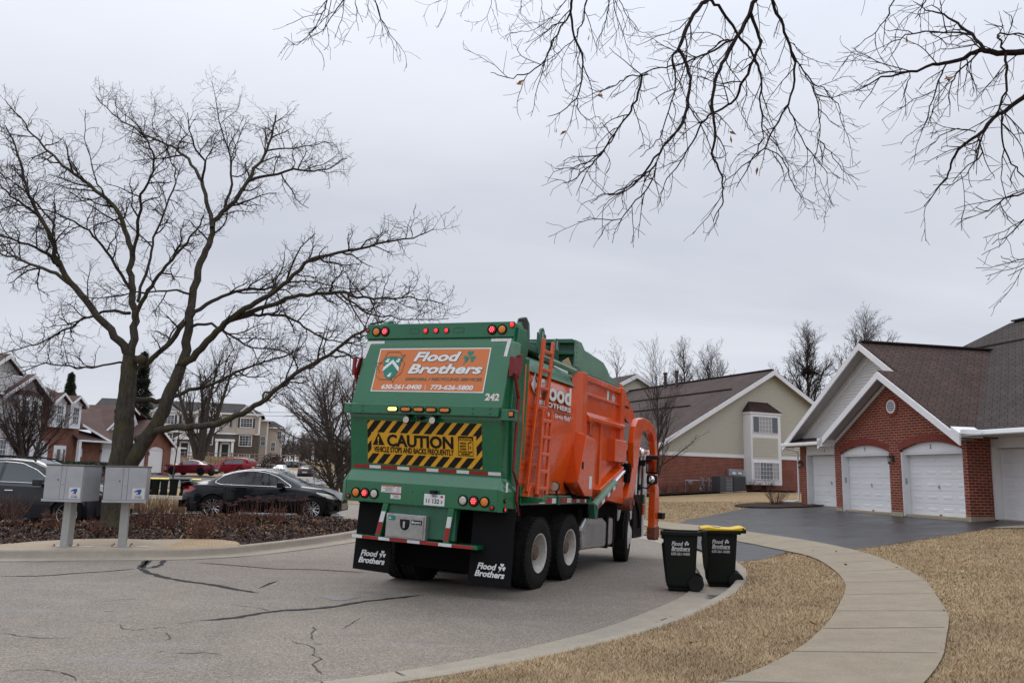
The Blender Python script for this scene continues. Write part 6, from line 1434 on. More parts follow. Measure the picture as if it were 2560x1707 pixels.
    # wheels
    for w in wx:
        for sgn in (1, -1):
            root = bpy.data.objects.new('wheel', None); COL.objects.link(root); root.parent = R; y = sgn * (hw - .10); rr = P['rim']
            q = MB(); q.lathe([(rr, y - sgn * .11), (wr * .93, y - sgn * .11), (wr, y - sgn * .08), (wr, y + sgn * .06), (wr * .96, y + sgn * .095), (rr * 1.06, y + sgn * .10), (rr, y + sgn * .085)][::int(sgn)], (w, 0, wz), 1, 36); q.build('tyre', C_TYRE, root, 'auto')
            q = MB(); q.lathe([(rr, y + sgn * .09), (rr * .93, y + sgn * .085), (rr * .9, y + sgn * .04), (rr * .9, y - sgn * .06)], (w, 0, wz), 1, 36)
            ns = P.get('spokes', 7)
            for k in range(ns):
                for da in ((-.09, .09) if P.get('split') else (0,)):
                    a = 2 * PI * k / ns + da + .3; c_, s__ = math.cos(a), math.sin(a); t = .016 if P.get('split') else .03
                    a2 = 2 * PI * k / ns + .3; r0 = .045
                    A = [(w + r0 * math.cos(a2 + da), y + sgn * .075, wz + r0 * math.sin(a2 + da)), (w + rr * .95 * math.cos(a + da), y + sgn * .08, wz + rr * .95 * math.sin(a + da))]
                    q.tube(A, [t * .9, t * .75], 5)
            q.lathe([(.0005, y + sgn * .085), (.055, y + sgn * .08), (.065, y + sgn * .05)], (w, 0, wz), 1, 16); q.build('rim', P.get('rimm', C_ALLOY), root, 'auto')
            q = MB(); q.lathe([(rr * .9, y - sgn * .055), (.0005, y - sgn * .05)], (w, 0, wz), 1, 20); q.build('brake_disc', C_TRIM, root)
    # nose and tail fittings
    q = MB(); q.b2((L - .05, -hw * .34, P['gr'][0]), (L + .012, hw * .34, P['gr'][1])); g = q.build('grille', C_TRIM, R, bevel=.01)
    q = MB()
    for k in range(5): z = P['gr'][0] + (P['gr'][1] - P['gr'][0]) * (k + .5) / 5; q.b2((L, -hw * .34, z - .006), (L + .022, hw * .34, z + .006))
    q.build('grille_bars', P.get('grm', C_CHROME), g)
    q = MB(); q.b2((L - .1, -hw * .78, P['sill'] + .06), (L - .02, hw * .78, P['sill'] + .2)); q.build('bumper_intake', C_TRIM, R, bevel=.01)
    q = MB(); q.b2((-.012, -.26, P['rp']), (.02, .26, P['rp'] + .14)); q.build('number_plate', mat('plate_pale', (.5, .5, .5), .5), R)
    q = MB(); q.b2((-.01, -hw * .82, P['sill'] + .10), (.1, hw * .82, P['sill'] + .30)); q.build('rear_bumper_insert', C_TRIM, R, bevel=.02)
    for f in P.get('extra', []): f(R, sect, L, hw)
    return R
def cmx(x, y, heading, origin_x, z=None):
    """heading: direction of the nose, angle from +X; origin_x: car-frame x put at (x, y)"""
    Rm = Matrix.Rotation(heading, 4, 'Z'); d = Rm @ Vector((origin_x, 0, 0)); Rm.translation = (x - d.x, y - d.y, (H(x, y) + .014) if z is None else z); return Rm
SEDAN = dict(L=4.66, W=1.77, n=64, wr=.335, rim=.235, wheels=(1.02, 3.87), sill=.22, crease=.60, paint=P_BLACK, spokes=7, split=True, chrome=.014, n_=1,
    shoulder=[(0, .80), (.12, .93), (.6, .96), (1.2, .955), (2.4, .93), (3.3, .90), (4.1, .80), (4.48, .68), (4.66, .56)],
    top=[(0, .84), (.06, 1.00), (.5, 1.045), (.78, 1.08), (1.15, 1.26), (1.5, 1.38), (1.95, 1.445), (2.35, 1.435), (2.75, 1.34), (3.25, 1.12), (3.5, 1.0), (4.1, .93), (4.45, .80), (4.66, .62)],
    roofw=[(0, .8), (.85, .76), (1.5, .66), (2.2, .64), (2.8, .66), (3.5, .78), (4.75, .8)],
    glass=[dict(x0=1.04, x1=2.08, bot=[(1.04, 1.03), (1.2, .985), (2.08, .965)], top=[(1.04, 1.06), (1.2, 1.20), (1.5, 1.30), (1.8, 1.35), (2.08, 1.36)]), dict(x0=2.16, x1=3.22, bot=[(2.16, .965), (3.22, .945)], top=[(2.16, 1.36), (2.5, 1.315), (2.8, 1.21), (3.22, .965)])],
    doors=[(1.42, 1.36), (2.32, 2.32), (3.42, 3.35)], handles=[1.62, 2.62], mirror=2.98, ws=(2.55, 3.36), rw=(.85, 1.45), k0=7,
    head=dict(x0=3.98, x1=4.56, bot=[(3.98, .79), (4.25, .66), (4.56, .60)], top=[(3.98, .815), (4.3, .765), (4.56, .675)], end=4.655, ez=(.57, .64), ew=.6), tail=dict(x0=.02, x1=.50, bot=[(.02, .72), (.3, .74), (.5, .84)], top=[(.02, .90), (.25, .925), (.5, .86)], end=.0, ez=(.74, .88), ew=.6), gr=(.50, .62), grm=C_TRIM, rp=.62)
def lip(R, sect, L, hw): q = MB(); q.add([(.02, -hw * .78, 1.0), (.02, hw * .78, 1.0), (.22, hw * .8, 1.035), (.22, -hw * .8, 1.035), (-.03, -hw * .74, 1.035), (-.03, hw * .74, 1.035)], [(0, 1, 5, 4), (4, 5, 2, 3), (0, 4, 3), (1, 2, 5)]); q.build('boot_lip', P_BLACK, R)
SEDAN['extra'] = [lip]
a_ = dp(529.5, 1270, 24.35); b_ = dp(779, 1280, 24.25)
car('black_sedan', 'glossy black sedan parked behind the reddish shrubs, nearest to the truck', cmx(b_.x, b_.y + .78, rad(0.5), 3.87, .285), SEDAN)
S2_ = dict(SEDAN); S2_.update(paint=P_NAVY, chrome=0, extra=[], spokes=5, split=False)
S2_.update(top=[(0, .84), (.06, 1.02), (.55, 1.06), (.85, 1.10), (1.3, 1.28), (1.75, 1.42), (2.25, 1.47), (2.6, 1.455), (2.95, 1.36), (3.4, 1.14), (3.62, 1.04), (4.1, .97), (4.45, .86), (4.66, .70)])
nb = dp(839.5, 1240, 27.3); car('dark_sedan', 'dark blue-black sedan mostly hidden behind the black sedan', cmx(nb.x, nb.y, rad(.5), 4.66), S2_)
SUV = dict(L=4.52, W=1.86, n=50, wr=.365, rim=.25, wheels=(.92, 3.62), sill=.26, crease=.72, paint=P_GREY, spokes=5, split=True, chrome=.012, chrome_handle=True, cat='suv',
    shoulder=[(0, .95), (.1, 1.02), (.6, 1.06), (2.2, 1.03), (3.3, 1.00), (4.1, .92), (4.4, .80), (4.52, .70)],
    top=[(0, 1.1), (.10, 1.35), (.45, 1.58), (1.2, 1.65), (2.0, 1.66), (2.5, 1.62), (2.85, 1.48), (3.35, 1.17), (3.5, 1.09), (4.1, 1.02), (4.4, .90), (4.52, .76)],
    roofw=[(0, .8), (.5, .66), (2.4, .66), (3.3, .80), (4.52, .8)],
    glass=[dict(x0=.62, x1=1.86, bot=[(.62, 1.25), (.9, 1.13), (1.86, 1.10)], top=[(.62, 1.30), (.9, 1.50), (1.86, 1.555)], m=C_GLASS2), dict(x0=1.94, x1=3.12, bot=[(1.94, 1.10), (3.12, 1.075)], top=[(1.94, 1.555), (2.3, 1.53), (2.7, 1.38), (3.12, 1.10)], m=C_GLASS2)],
    doors=[(1.15, 1.1), (1.90, 1.9), (3.15, 3.1)], handles=[1.2, 2.2], mirror=2.92, ws=(2.45, 3.38), rw=(.12, .5), k0=7,
    head=dict(x0=3.95, x1=4.42, bot=[(3.95, .90), (4.42, .78)], top=[(3.95, .92), (4.42, .86)], end=4.515, ez=(.6, .74), ew=.62), tail=dict(x0=.0, x1=.3, bot=[(0, .95), (.3, 1.0)], top=[(0, 1.05), (.3, 1.05)], end=0, ez=(.95, 1.05)), gr=(.52, .76), rp=.7)
def rails(R, sect, L, hw):
    for s in (1, -1): q = MB(); q.tube([(.5, s * hw * .62, 1.62), (.8, s * hw * .63, 1.70), (2.0, s * hw * .63, 1.71), (2.5, s * hw * .63, 1.66), (2.6, s * hw * .64, 1.60)], .022, 6); q.build('roof_rail', C_TRIM, R)
SUV['extra'] = [rails]
fw = dp(172, 1262, 20.3); car('grey_suv', 'dark grey suv at the left edge behind the mailboxes', cmx(fw.x, fw.y + .8, rad(2), 3.62), SUV)
COUPE = dict(SEDAN); COUPE.update(L=5.0, W=1.92, wr=.36, rim=.25, wheels=(1.05, 4.0), paint=P_MAROON, chrome=0, extra=[], spokes=5, split=True, rimm=C_TRIM, n=30, crease=.66,
    shoulder=[(0, .84), (.1, .98), (1.2, 1.02), (2.4, .97), (3.6, .94), (4.5, .90), (5.0, .78)], top=[(0, .88), (.05, 1.05), (.6, 1.10), (1.0, 1.13), (1.7, 1.36), (2.2, 1.45), (2.6, 1.44), (3.1, 1.27), (3.45, 1.07), (4.2, 1.02), (4.8, .94), (5.0, .82)],
    roofw=[(0, .8), (1.0, .72), (1.8, .62), (2.7, .63), (3.4, .78), (5.0, .8)], glass=[dict(x0=1.62, x1=2.0, bot=[(1.62, 1.13), (2.0, 1.04)], top=[(1.62, 1.15), (1.8, 1.30), (2.0, 1.345)], m=C_GLASS2), dict(x0=2.05, x1=3.25, bot=[(2.05, 1.03), (3.25, 1.0)], top=[(2.05, 1.35), (2.5, 1.36), (2.8, 1.27), (3.25, 1.02)], m=C_GLASS2)],
    doors=[(2.0, 2.0), (3.4, 3.3)], handles=[2.15], mirror=3.0, ws=(2.75, 3.42), rw=(1.05, 1.8), rwm=C_GLASS2, head=dict(x0=4.85, x1=4.98, bot=[(4.85, .74), (4.98, .72)], top=[(4.85, .82), (4.98, .80)], end=4.995, ez=(.68, .80), ew=.45), tail=dict(x0=.0, x1=.06, bot=[(0, .86), (.06, .86)], top=[(0, .98), (.06, .98)], end=0, ez=(.84, .98), ew=.15), gr=(.60, .80), rp=.45)
SUVR = dict(SUV); SUVR.update(L=4.8, paint=P_RED, chrome=0, chrome_handle=False, extra=[], n=30, wheels=(.98, 3.82), tail=dict(x0=.0, x1=.22, bot=[(0, .95), (.22, 1.0)], top=[(0, 1.25), (.22, 1.25)], end=0, ez=(.98, 1.22), ew=.7), rwm=C_GLASS2, shoulder=[(x * 4.8 / 4.52, z + .04) for x, z in SUV['shoulder']], top=[(x * 4.8 / 4.52, z * 1.02 + .03) for x, z in SUV['top']], roofw=[(x * 4.8 / 4.52, z) for x, z in SUV['roofw']],
    head=dict(x0=4.4, x1=4.7, bot=[(4.4, .9), (4.7, .8)], top=[(4.4, .95), (4.7, .9)], end=4.79, ez=(.7, .84)), ws=(2.6, 3.55), rw=(.12, .5))
q0 = dp(444, 1187, 78); car('maroon_coupe', 'maroon two door coupe parked by the far garages, farther left of the two red cars', cmx(q0.x, q0.y, rad(167), 4.0, q0.z), COUPE)
q0 = dp(632, 1185, 84); car('red_suv', 'bright red suv parked behind the maroon coupe', cmx(q0.x, q0.y, rad(160), .0, q0.z - .1), SUVR)
SEDW = dict(SEDAN); SEDW.update(paint=P_WHITE, chrome=0, extra=[], n=26, rwm=C_GLASS2, spokes=5, split=False, tail=dict(x0=.0, x1=.25, bot=[(0, .78), (.25, .82)], top=[(0, .96), (.25, .95)], end=0, ez=(.78, .96), ew=.58))
HATCH = dict(SEDAN); HATCH.update(L=4.5, paint=P_GUN, chrome=0, extra=[], n=26, spokes=5, split=False, wheels=(.95, 3.65), top=[(0, .95), (.08, 1.08), (.5, 1.22), (1.0, 1.36), (1.7, 1.42), (2.2, 1.43), (2.7, 1.35), (3.3, 1.1), (3.6, 1.0), (4.2, .88), (4.5, .7)], rw=(.12, 1.0), rwm=C_GLASS2,
    shoulder=[(0, .86), (.1, .96), (1.2, .96), (2.4, .93), (3.3, .9), (4.1, .8), (4.5, .6)], roofw=[(0, .84), (.5, .74), (1.5, .66), (2.2, .64), (2.8, .66), (3.4, .78), (4.5, .8)], tail=dict(x0=.0, x1=.3, bot=[(0, .86), (.3, .88)], top=[(0, 1.02), (.3, 1.0)], end=0, ez=(.82, 1.02), ew=.58), head=dict(x0=3.9, x1=4.4, bot=[(3.9, .7), (4.4, .62)], top=[(3.9, .78), (4.4, .72)], end=4.49, ez=(.58, .68)), gr=(.45, .6))
q0 = dp(693, 1193, 95); car('white_sedan', 'small white sedan seen from behind far down the street', cmx(q0.x, q0.y, rad(97), 0, q0.z), SEDW)
q0 = dp(760.5, 1196, 92); car('gunmetal_hatchback', 'small dark grey hatchback seen from behind far down the street', cmx(q0.x, q0.y, rad(97), 0, q0.z), HATCH)
q0 = dp(722, 1176, 120); car('dark_suv', 'dark suv half hidden beyond the white sedan', cmx(q0.x, q0.y, rad(170), 2.2, q0.z - .3), dict(SUV, paint=P_BLACK, n=20, chrome=0, extra=[]))

# ============================================================ BINS
BIN = mat('bin_green_black', (.0062, .0085, .0060), .6, var=.2, bump=.001, bs=200, spec=.2)
BINL = mat('bin_yellow', (.68, .46, .008), .42, var=.07)
BLET = mat('bin_print', (.60, .60, .60), .6)
def make_bin(label, lid_open, lidm, loc, rz, s=1.0, group=None, detail=True):
    """wheels at -x side in the bin frame; front towards +x; height 0.98"""
    R = thing('wheeled_bin', label, 'bin', group=group); R.location = loc; R.rotation_euler = (0, 0, rz); R.scale = (s, s, s)
    m = MB(); A = [(.215, .20, .045), (.225, .215, .10), (.275, .25, .84), (.275, .25, .88)]
    V = []
    for hx, hy, z in A: V += [(-hx * .98, -hy, z), (hx, -hy, z), (hx, hy, z), (-hx * .98, hy, z)]
    m.add(V, [(i * 4 + k, i * 4 + (k + 1) % 4, i * 4 + 4 + (k + 1) % 4, i * 4 + 4 + k) for i in range(3) for k in range(4)] + [(3, 2, 1, 0)]); m.b2((-.2, -.18, .0), (.2, .18, .05)); b = m.build('bin_body', BIN, R, bevel=.025, seg=3)
    m = MB(); 
    for x0, x1, y0, y1 in ((-.31, .31, -.285, -.25), (-.31, .31, .25, .285), (.275, .315, -.285, .285), (-.33, -.275, -.285, .285)): m.b2((x0, y0, .86), (x1, y1, .925))
    m.b2((.27, -.26, .80), (.30, .26, .87)); m.build('bin_rim', BIN, R, bevel=.012)
    m = MB(); m.b2((-.265, -.24, .80), (.265, .24, .82)); m.build('bin_inside', mat('bin_inside', (.004, .005, .004), .8), R)
    m = MB(); m.tube([(-.40, -.24, .93), (-.40, .24, .93)], .018, 8)
    for y in (-.22, .22): m.box((-.35, y, .91), (.13, .05, .06))
    m.build('bin_handle', BIN, R, bevel=.01)
    if detail:
        m = MB(); m.prism([(.226, .12), (.235, .10), (.285, .55), (.30, .72), (.272, .72)], 1, -.16, .16); m.build('front_panel', BIN, R, bevel=.01)
    for y in (-.235, .235):
        m = MB(); m.lathe([(.0005, -.03), (.06, -.035), (.075, -.03), (.10, -.03), (.118, -.02), (.125, -.005), (.125, .02), (.115, .035), (.0005, .03)], (-.235, y, .125), 1, 26); w = m.build('wheel', BLKP, R, 'auto'); 
    m = MB(); m.tube([(-.235, -.23, .125), (-.235, .23, .125)], .015, 6); m.build('axle', BLKP, R)
    if lid_open:      # lid hanging down behind
        m = MB(); m.prism([(-.36, .95), (-.335, .92), (-.345, .55), (-.36, .36), (-.40, .34), (-.42, .5), (-.41, .85), (-.39, .95)], 1, -.26, .26); m.build('lid', lidm, R, bevel=.02)
    else:
        m = MB(); prof = [(.335, .905), (.325, .955), (.20, .975), (.0, .955), (-.18, .95), (-.34, .985), (-.40, .975), (-.40, .94), (-.33, .925)]
        m.prism(prof, 1, -.30, .30); l = m.build('lid', lidm, R, bevel=.022, seg=3)
        if detail:
            m = MB(); m.tube([(-.365, -.303, .955), (-.365, -.27, .955)], .018, 10); m.tube([(-.365, .303, .955), (-.365, .27, .955)], .018, 10); m.build('hinge_pin', BLKP, l)
            m = MB(); m.add([(.12, -.14, .978), (.12, .10, .978), (-.02, .10, .967), (-.02, -.14, .967)], [(0, 1, 2, 3)]); m.build('lid_sticker', mat('sticker_pale', (.5, .5, .42), .5), l)
    return R
def print_bin(R, side):
    uy = Vector((0, -.05 * side * 0, 1)); ux = Vector((-1 if side > 0 else 1, 0, 0))
    y = lambda z: side * (.215 + .035 * (z - .1) / .74 + .003)
    up = Vector((0, side * .035 / .74, 1))
    for s_, dx, z, sz, w in (('Flood', .055, .705, .09, .18), ('Brothers', .0, .63, .09, .29), ('DISPOSAL/RECYCLING SERVICES', .0, .615, .022, .29), ('630-261-0400', .0, .555, .062, .29)):
        text('lettering', s_, BLET, R, (ux.x * (-dx), y(z), z), ux, up, sz, .022 if sz > .07 else .008, .25 if sz > .07 else 0, w)
    m = MB(); leafclover(m, 0, 0, .04, lambda x, z: (ux.x * (.10 + x), y(.74 + z) + side * .003, .74 + z)); m.build('clover_mark', BLET, R)
f1 = gz(1684, 1475, .012); w1 = gz(1727, 1483, .012)
hd = math.atan2(f1.y - w1.y, f1.x - w1.x)
g1, g2 = 'wheeled bins at the kerb beside the truck', 'row of wheeled bins on the far verge'
def place_bin(pf, pw, label, lid, lm, s, g):
    # front bottom corner and near wheel seen in the photo give the place; front faces away to the left
    rz = rad(172); R = make_bin(label, lid, lm, (0, 0, 0), rz, s, g); c = Matrix.Rotation(rz, 3, 'Z')
    near = c @ Vector((.0 * s, .235 * s, 0)); mid = (pf + pw) / 2
    R.location = (mid.x - near.x * 1, mid.y - near.y, .016); return R
b1 = place_bin(gz(1683, 1474, .012), gz(1727, 1482, .012), 'open black-green bin at the kerb with its dark lid hanging down', True, BIN, .97, g1); print_bin(b1, 1)
b2 = place_bin(gz(1782, 1464, .02), gz(1828, 1472, .02), 'black-green bin with closed yellow lid standing in the gutter', False, BINL, .97, g1); print_bin(b2, 1)
b1.rotation_euler.z = rad(168); b2.rotation_euler.z = rad(170); b2.location.z = .022
for i, (px, lm, lab, ph) in enumerate(((366, BINL, 'far bin with yellow lid at the left end of the row, behind the right mailbox', 1212), (386, BINL, 'far bin with yellow lid just right of the right mailbox', 1212), (408, BINL, 'far bin with second yellow lid to the right of the mailboxes', 1212), (432, BIN, 'far bin with black lid standing alone between its neighbours in the row', 1212), (459, BIN, 'far bin with black lid partly hidden by the black sedan tail', 1212), (488, BINL, 'far bin with yellow lid showing above the black sedan boot', 1212))):
    q = dp(px, 1240, 46.5); make_bin(lab, False, lm, (q.x, q.y, H(q.x, q.y) + .02), rad(-62 + 5 * math.sin(i * 2.3)), 1.0, g2, False).scale = (.80, .80, 1.02)
# low yellow-lidded bins lying beyond the dark sedan with a white and red ball
q = dp(757, 1200, 52); R_ = make_bin('fallen wheeled bin with yellow lid beyond the dark sedan bonnet', False, BINL, (q.x, q.y, H(q.x, q.y) + .34), 0, .95, None, False); R_.rotation_euler = (0, rad(84), rad(165))
q = dp(805, 1205, 50); ball = thing('play_ball', 'white ball with a red top lying behind the dark sedan bonnet', 'ball', (q.x, q.y, H(q.x, q.y) + .02)); m = MB()
m.lathe([(.26 * math.sin(a) + .0005, .27 - .26 * math.cos(a)) for a in np.linspace(0, PI, 16)], (0, 0, 0), 2, 20); m.build('ball_shell', P_WHITE, ball, True); m = MB(); m.lathe([(.264 * math.sin(a) + .0005, .27 + .264 * math.cos(a)) for a in np.linspace(0, .9, 8)], (0, 0, 0), 2, 20); m.build('red_panel', mat('ball_red', (.5, .04, .03), .4), ball, True)

# ============================================================ MAILBOXES
ALU = mat('painted_aluminium', (.40, .41, .43), .38, .35, var=.09, vs=3.5, grime=.12, gcol=(.28, .27, .26))
POST = mat('post_grey', (.36, .37, .355), .5, var=.06)
USP = mat('postal_blue', (.008, .075, .26), .4)
def mailbox(label, base, z, rz, lean):
    R = thing('mailbox_unit', label, 'mailbox', (base.x, base.y, z), rz, 'grey cluster mailboxes on the concrete pad'); R.rotation_euler = (0, lean, rz)
    m = MB(); m.b2((-.075, -.10, .012), (.075, .10, .86)); m.build('post', POST, R, bevel=.01)
    m = MB(); m.b2((-.20, -.17, 0), (.20, .17, .014)); b = m.build('base_plate', POST, R, bevel=.004)
    m = MB()
    for x in (-.16, .16):
        for y in (-.13, .13): m.tube([(x, y, .01), (x, y, .05)], .012, 6); m.tube([(x, y, .014), (x, y, .026)], .024, 6)
    m.build('anchor_bolts', mat('rust', (.28, .11, .03), .8), b)
    m = MB(); m.b2((-.385, -.30, .87), (.385, .30, 1.545)); m.build('cabinet', ALU, R, bevel=.006)
    m = MB(); m.b2((-.40, -.325, 1.535), (.40, .31, 1.565)); m.build('cabinet_roof', mat('roof_brown', (.10, .085, .07), .5), R, bevel=.008)
    m = MB(); m.b2((-.395, -.345, .855), (.395, -.28, .90)); m.build('bottom_rail', ALU, R, bevel=.004)
    for x0, x1 in ((-.375, -.06), (-.055, .035), (.04, .375)):
        m = MB(); m.b2((x0, -.322, .905), (x1, -.302, 1.53)); d = m.build('door', ALU, R, bevel=.004)
        if x0 < -.3: q = MB(); q.disc((x1 - .05, -.322, 1.27), .012, 1, 12, h=-.01); q.build('lock', BLKP, d)
        elif x0 < 0: q = MB(); q.disc((x0 + .035, -.322, 1.20), .012, 1, 12, h=-.012); q.tube([(x0 + .035, -.335, 1.20), (x0 + .065, -.34, 1.20)], .005, 6); q.build('lock', STEEL, d)
        else:
            q = MB(); q.b2((.135, -.325, .925), (.355, -.3225, 1.135)); st = q.build('sticker', mat('sticker_white', (.62, .62, .62), .4), d, bevel=.002)
            q = MB(); f = lambda x, z: (.245 + x, -.327, 1.045 + z)
            flat(q, [(-.09, .015), (-.05, .045), (-.01, .062), (.035, .066), (.055, .05), (.05, .03), (.045, .005), (.03, -.02), (.032, -.045), (.012, -.03), (-.045, -.035), (-.015, -.01), (-.01, .012), (-.03, .018), (-.06, .012)], f); q.build('eagle_mark', USP, st)
            q = MB(); flat(q, [(-.07, -.058), (.07, -.058), (.07, -.065), (-.07, -.065)], f); q.build('red_rule', mat('rule_red', (.5, .12, .08), .5), st)
            text('lettering', 'U.S. MAIL', USP, st, (.245, -.3255, .944), (1, 0, 0), (0, 0, 1), .034, .02, 0, .135)
    return R
mb1 = gz(165, 1365, .152); mb2 = gz(305, 1365, .152)
mailbox('grey metal mailbox on a post, left one with a dented side panel showing', mb1, .153, rad(-4), rad(0.4))
mailbox('grey metal mailbox on a post, right one in front of the tree trunk', mb2, .153, rad(18), rad(-.3))
# white scraps by the posts
for px, py in ((216, 1366), (356, 1366)):
    q = gz(px, py, .155); m = MB(); m.b2((-.13, -.03, 0), (.13, .03, .01)); o = m.build('painted_scrap', mat('paint_scrap', (.6, .58, .52), .7, var=.2, vs=30)); o.location = (q.x, q.y, .1545); o.rotation_euler.z = rad(8); o.parent = pad

# ============================================================ METERS AND AIR CONDITIONERS at the cream house
ACM = mat('ac_grey', (.075, .082, .09), .5, .3, var=.08)
MET = mat('meter_grey', (.30, .31, .32), .45, .4, var=.15, vs=8)
def ac(px, py, label, louvre):
    q = PC(px, py, 1.0); zg = H(q.x, q.y); R = thing('air_conditioner', label, 'air conditioner', (q.x, q.y, zg), rotC - rad(5), 'air conditioners along the brick wall')
    m = MB(); m.b2((-.42, -.42, 0), (.42, .42, .08)); m.build('pad', M_KERB, R)
    m = MB(); m.b2((-.40, -.40, .08), (.40, .40, .86)); m.build('casing', ACM, R, bevel=.03)
    m = MB(); m.lathe([(.0005, .88), (.30, .88), (.33, .86)], (0, 0, 0), 2, 24); m.build('fan_guard', C_TRIM, R)
    m = MB()
    for k in range(9): m.b2((-.02, -.415, .14 + k * .075), (.36, -.395, .17 + k * .075))
    if louvre:
        m.build('louvres', MET, R); m = MB(); m.b2((.1, -.42, .72), (.25, -.416, .78)); m.build('badge', mat('badge_red', (.35, .06, .04), .5), R)
    else:
        m = MB()
        for k in range(16): m.b2((-.37 + k * .048, -.406, .14), (-.365 + k * .048, -.398, .8))
        m.build('grille_wires', C_TRIM, R)
ac(1806, 1233, 'grey air conditioner with pale louvres on its right half', True); ac(1839, 1233, 'dark grey air conditioner under the electric meter box', False)
R = thing('electric_meter_box', 'grey electric box with four round meters on the brick wall', 'meter', mat=Matrix.Translation(PC(1834, 1195, 0.0)) @ Matrix.Rotation(rotC, 4, 'Z'))
m = MB(); m.b2((-.5, -.22, -.45), (.5, 0, .5)); m.build('cabinet', MET, R, bevel=.02)
for x in (-.16, .25):
    for z in (-.28, .22): m = MB(); m.lathe([(.0005, -.12), (.10, -.11), (.11, -.02), (.13, 0)], (x, -.22, z), 1, 16); m.build('meter', mat('meter_dial', (.5, .5, .5), .2, coat=.5), R, True)
m = MB(); m.b2((.56, -.12, -.12), (.80, 0, .45)); m.build('junction_box', mat('box_pale', (.5, .5, .48), .5), R, bevel=.01)
R = thing('gas_meters', 'row of four grey gas meters on pipes along the brick wall', 'meter', mat=Matrix.Translation(PC(1745, 1222, 0.0)) @ Matrix.Rotation(rotC, 4, 'Z'))
m = MB(); m.tube([(-1.1, -.35, -.9), (-1.1, -.35, .46), (1.35, -.35, .46), (1.35, -.35, .1)], .035, 6)
for k in range(4): m.tube([(-.15 + k * .42, -.35, .46), (-.15 + k * .42, -.42, .62), (-.0 + k * .42, -.42, .62), (-.0 + k * .42, -.42, .1)], .03, 6)
m.build('pipework', MET, R)
for k in range(4): m = MB(); m.lathe([(.0005, -.14), (.13, -.13), (.19, -.05), (.19, .05), (.13, .13), (.0005, .14)], (-.05 + k * .42, -.42, -.02), 1, 14); m.b2((-.17 + k * .42, -.56, .0), (.07 + k * .42, -.30, .26)); m.build('meter', MET, R, 'auto', bevel=.01)
m = MB(); m.lathe([(.0005, -.1), (.14, -.08), (.14, .08), (.0005, .1)], (-.85, -.38, .36), 1, 14); m.build('regulator', MET, R, 'auto')
for px, py, l in ((1784, 1201, 'small pale box on the brick wall left of the meters'), (1795, 1203, 'small grey pipe box just right of the pale box')):
    R = thing('utility_box', l, 'utility box', mat=Matrix.Translation(PC(px, py, 0.0)) @ Matrix.Rotation(rotC, 4, 'Z'), group='small boxes on the brick wall'); m = MB(); m.b2((-.10, -.12, -.2), (.10, 0, .2)); b = m.build('cover', MET, R, bevel=.01); m = MB(); m.tube([(0, -.06, -.2), (0, -.06, -.9)], .02, 6); m.build('conduit', MET, R)
# far street furniture: monument sign, post, fence
R = thing('monument_sign', 'low taupe brick sign wall with dark panel beyond the red suv', 'sign', (*dp(640, 1180, 112),), rad(6))
m = MB(); m.b2((-3.2, -.3, -2), (2.9, .3, .9)); m.b2((3.3, -.35, -2), (5.0, .35, .2)); m.build('sign_wall', M_BRICK_B, R); m = MB(); m.b2((-3.4, -.4, .9), (3.1, .4, 1.1)); m.b2((3.2, -.4, .2), (5.1, .4, .35)); m.build('coping', M_TRIM, R)
m = MB(); m.b2((-.8, -.36, -1.2), (2.4, -.3, .65)); pn = m.build('sign_panel', INK, R); m = MB()
for a, b in (((-.85, -1.25), (2.45, -1.15)), ((-.85, .6), (2.45, .7)), ((-.85, -1.2), (-.75, .65)), ((2.35, -1.2), (2.45, .65))): m.b2((a[0], -.40, a[1]), (b[0], -.36, b[1]))
flat(m, [(.5, -.6), (1.0, -.3), (1.8, .2), (1.5, -.4), (1.9, -.7), (1.0, -.6)], lambda x, z: (x, -.38, z)); m.build('panel_frame', M_TRIM, pn)
M_WOODF = mat('fence_wood', (.23, .17, .13), .9, var=.2)
R = thing('split_rail_fence', 'weathered split rail fence on the grassy bank before the townhouses', 'fence', (*dp(480, 1150, 112),), rad(16))
for k in range(9): m = MB(); m.tube([(-10 + k * 3.0, 0, -.8), (-10 + k * 3.0, 0, 1.2)], .10, 6); m.build('post', M_WOODF, R)
for z in (.55, 1.0): m = MB(); m.tube([(-10, 0, z), (14, 0, z)], .06, 5); m.build('rail', M_WOODF, R)
q = dp(766, 1176, 150); R = thing('lamp_post', 'pale lamp post far beyond the grey hatchback', 'lamp post', (q.x, q.y, q.z - 1.2)); m = MB(); m.tube([(0, 0, 0), (0, 0, 2.6)], .12, 8); m.build('post', M_TRIM, R); m = MB(); m.lathe([(.0005, 3.3), (.3, 3.2), (.36, 2.9), (.25, 2.6), (.0005, 2.55)], (0, 0, 0), 2, 12); m.build('lamp_head', M_TRIM, R, True)
WIRE = mat('utility_wire', (.05, .05, .055), .7)
for i, (py, sag, lab) in enumerate(((1021, 3, 'topmost thin utility wire against the pale sky beside the truck'), (1030, 3, 'second highest utility wire beside the truck, close below the topmost'), (1079, 3, 'third utility wire down beside the truck'), (1095, 3, 'lowest utility wire beside the truck just above the bare trees'))):
    a, b = dp(300, py, 205), dp(1400, py + 2, 190); pts = [a.lerp(b, t) - Vector((0, 0, sag * 4 * t * (1 - t) * .3)) for t in np.linspace(0, 1, 16)]
    m = MB(); m.tube(pts, .045, 4); tag(m.build('utility_wire', WIRE), lab, 'wire', 'utility wires beyond the houses')
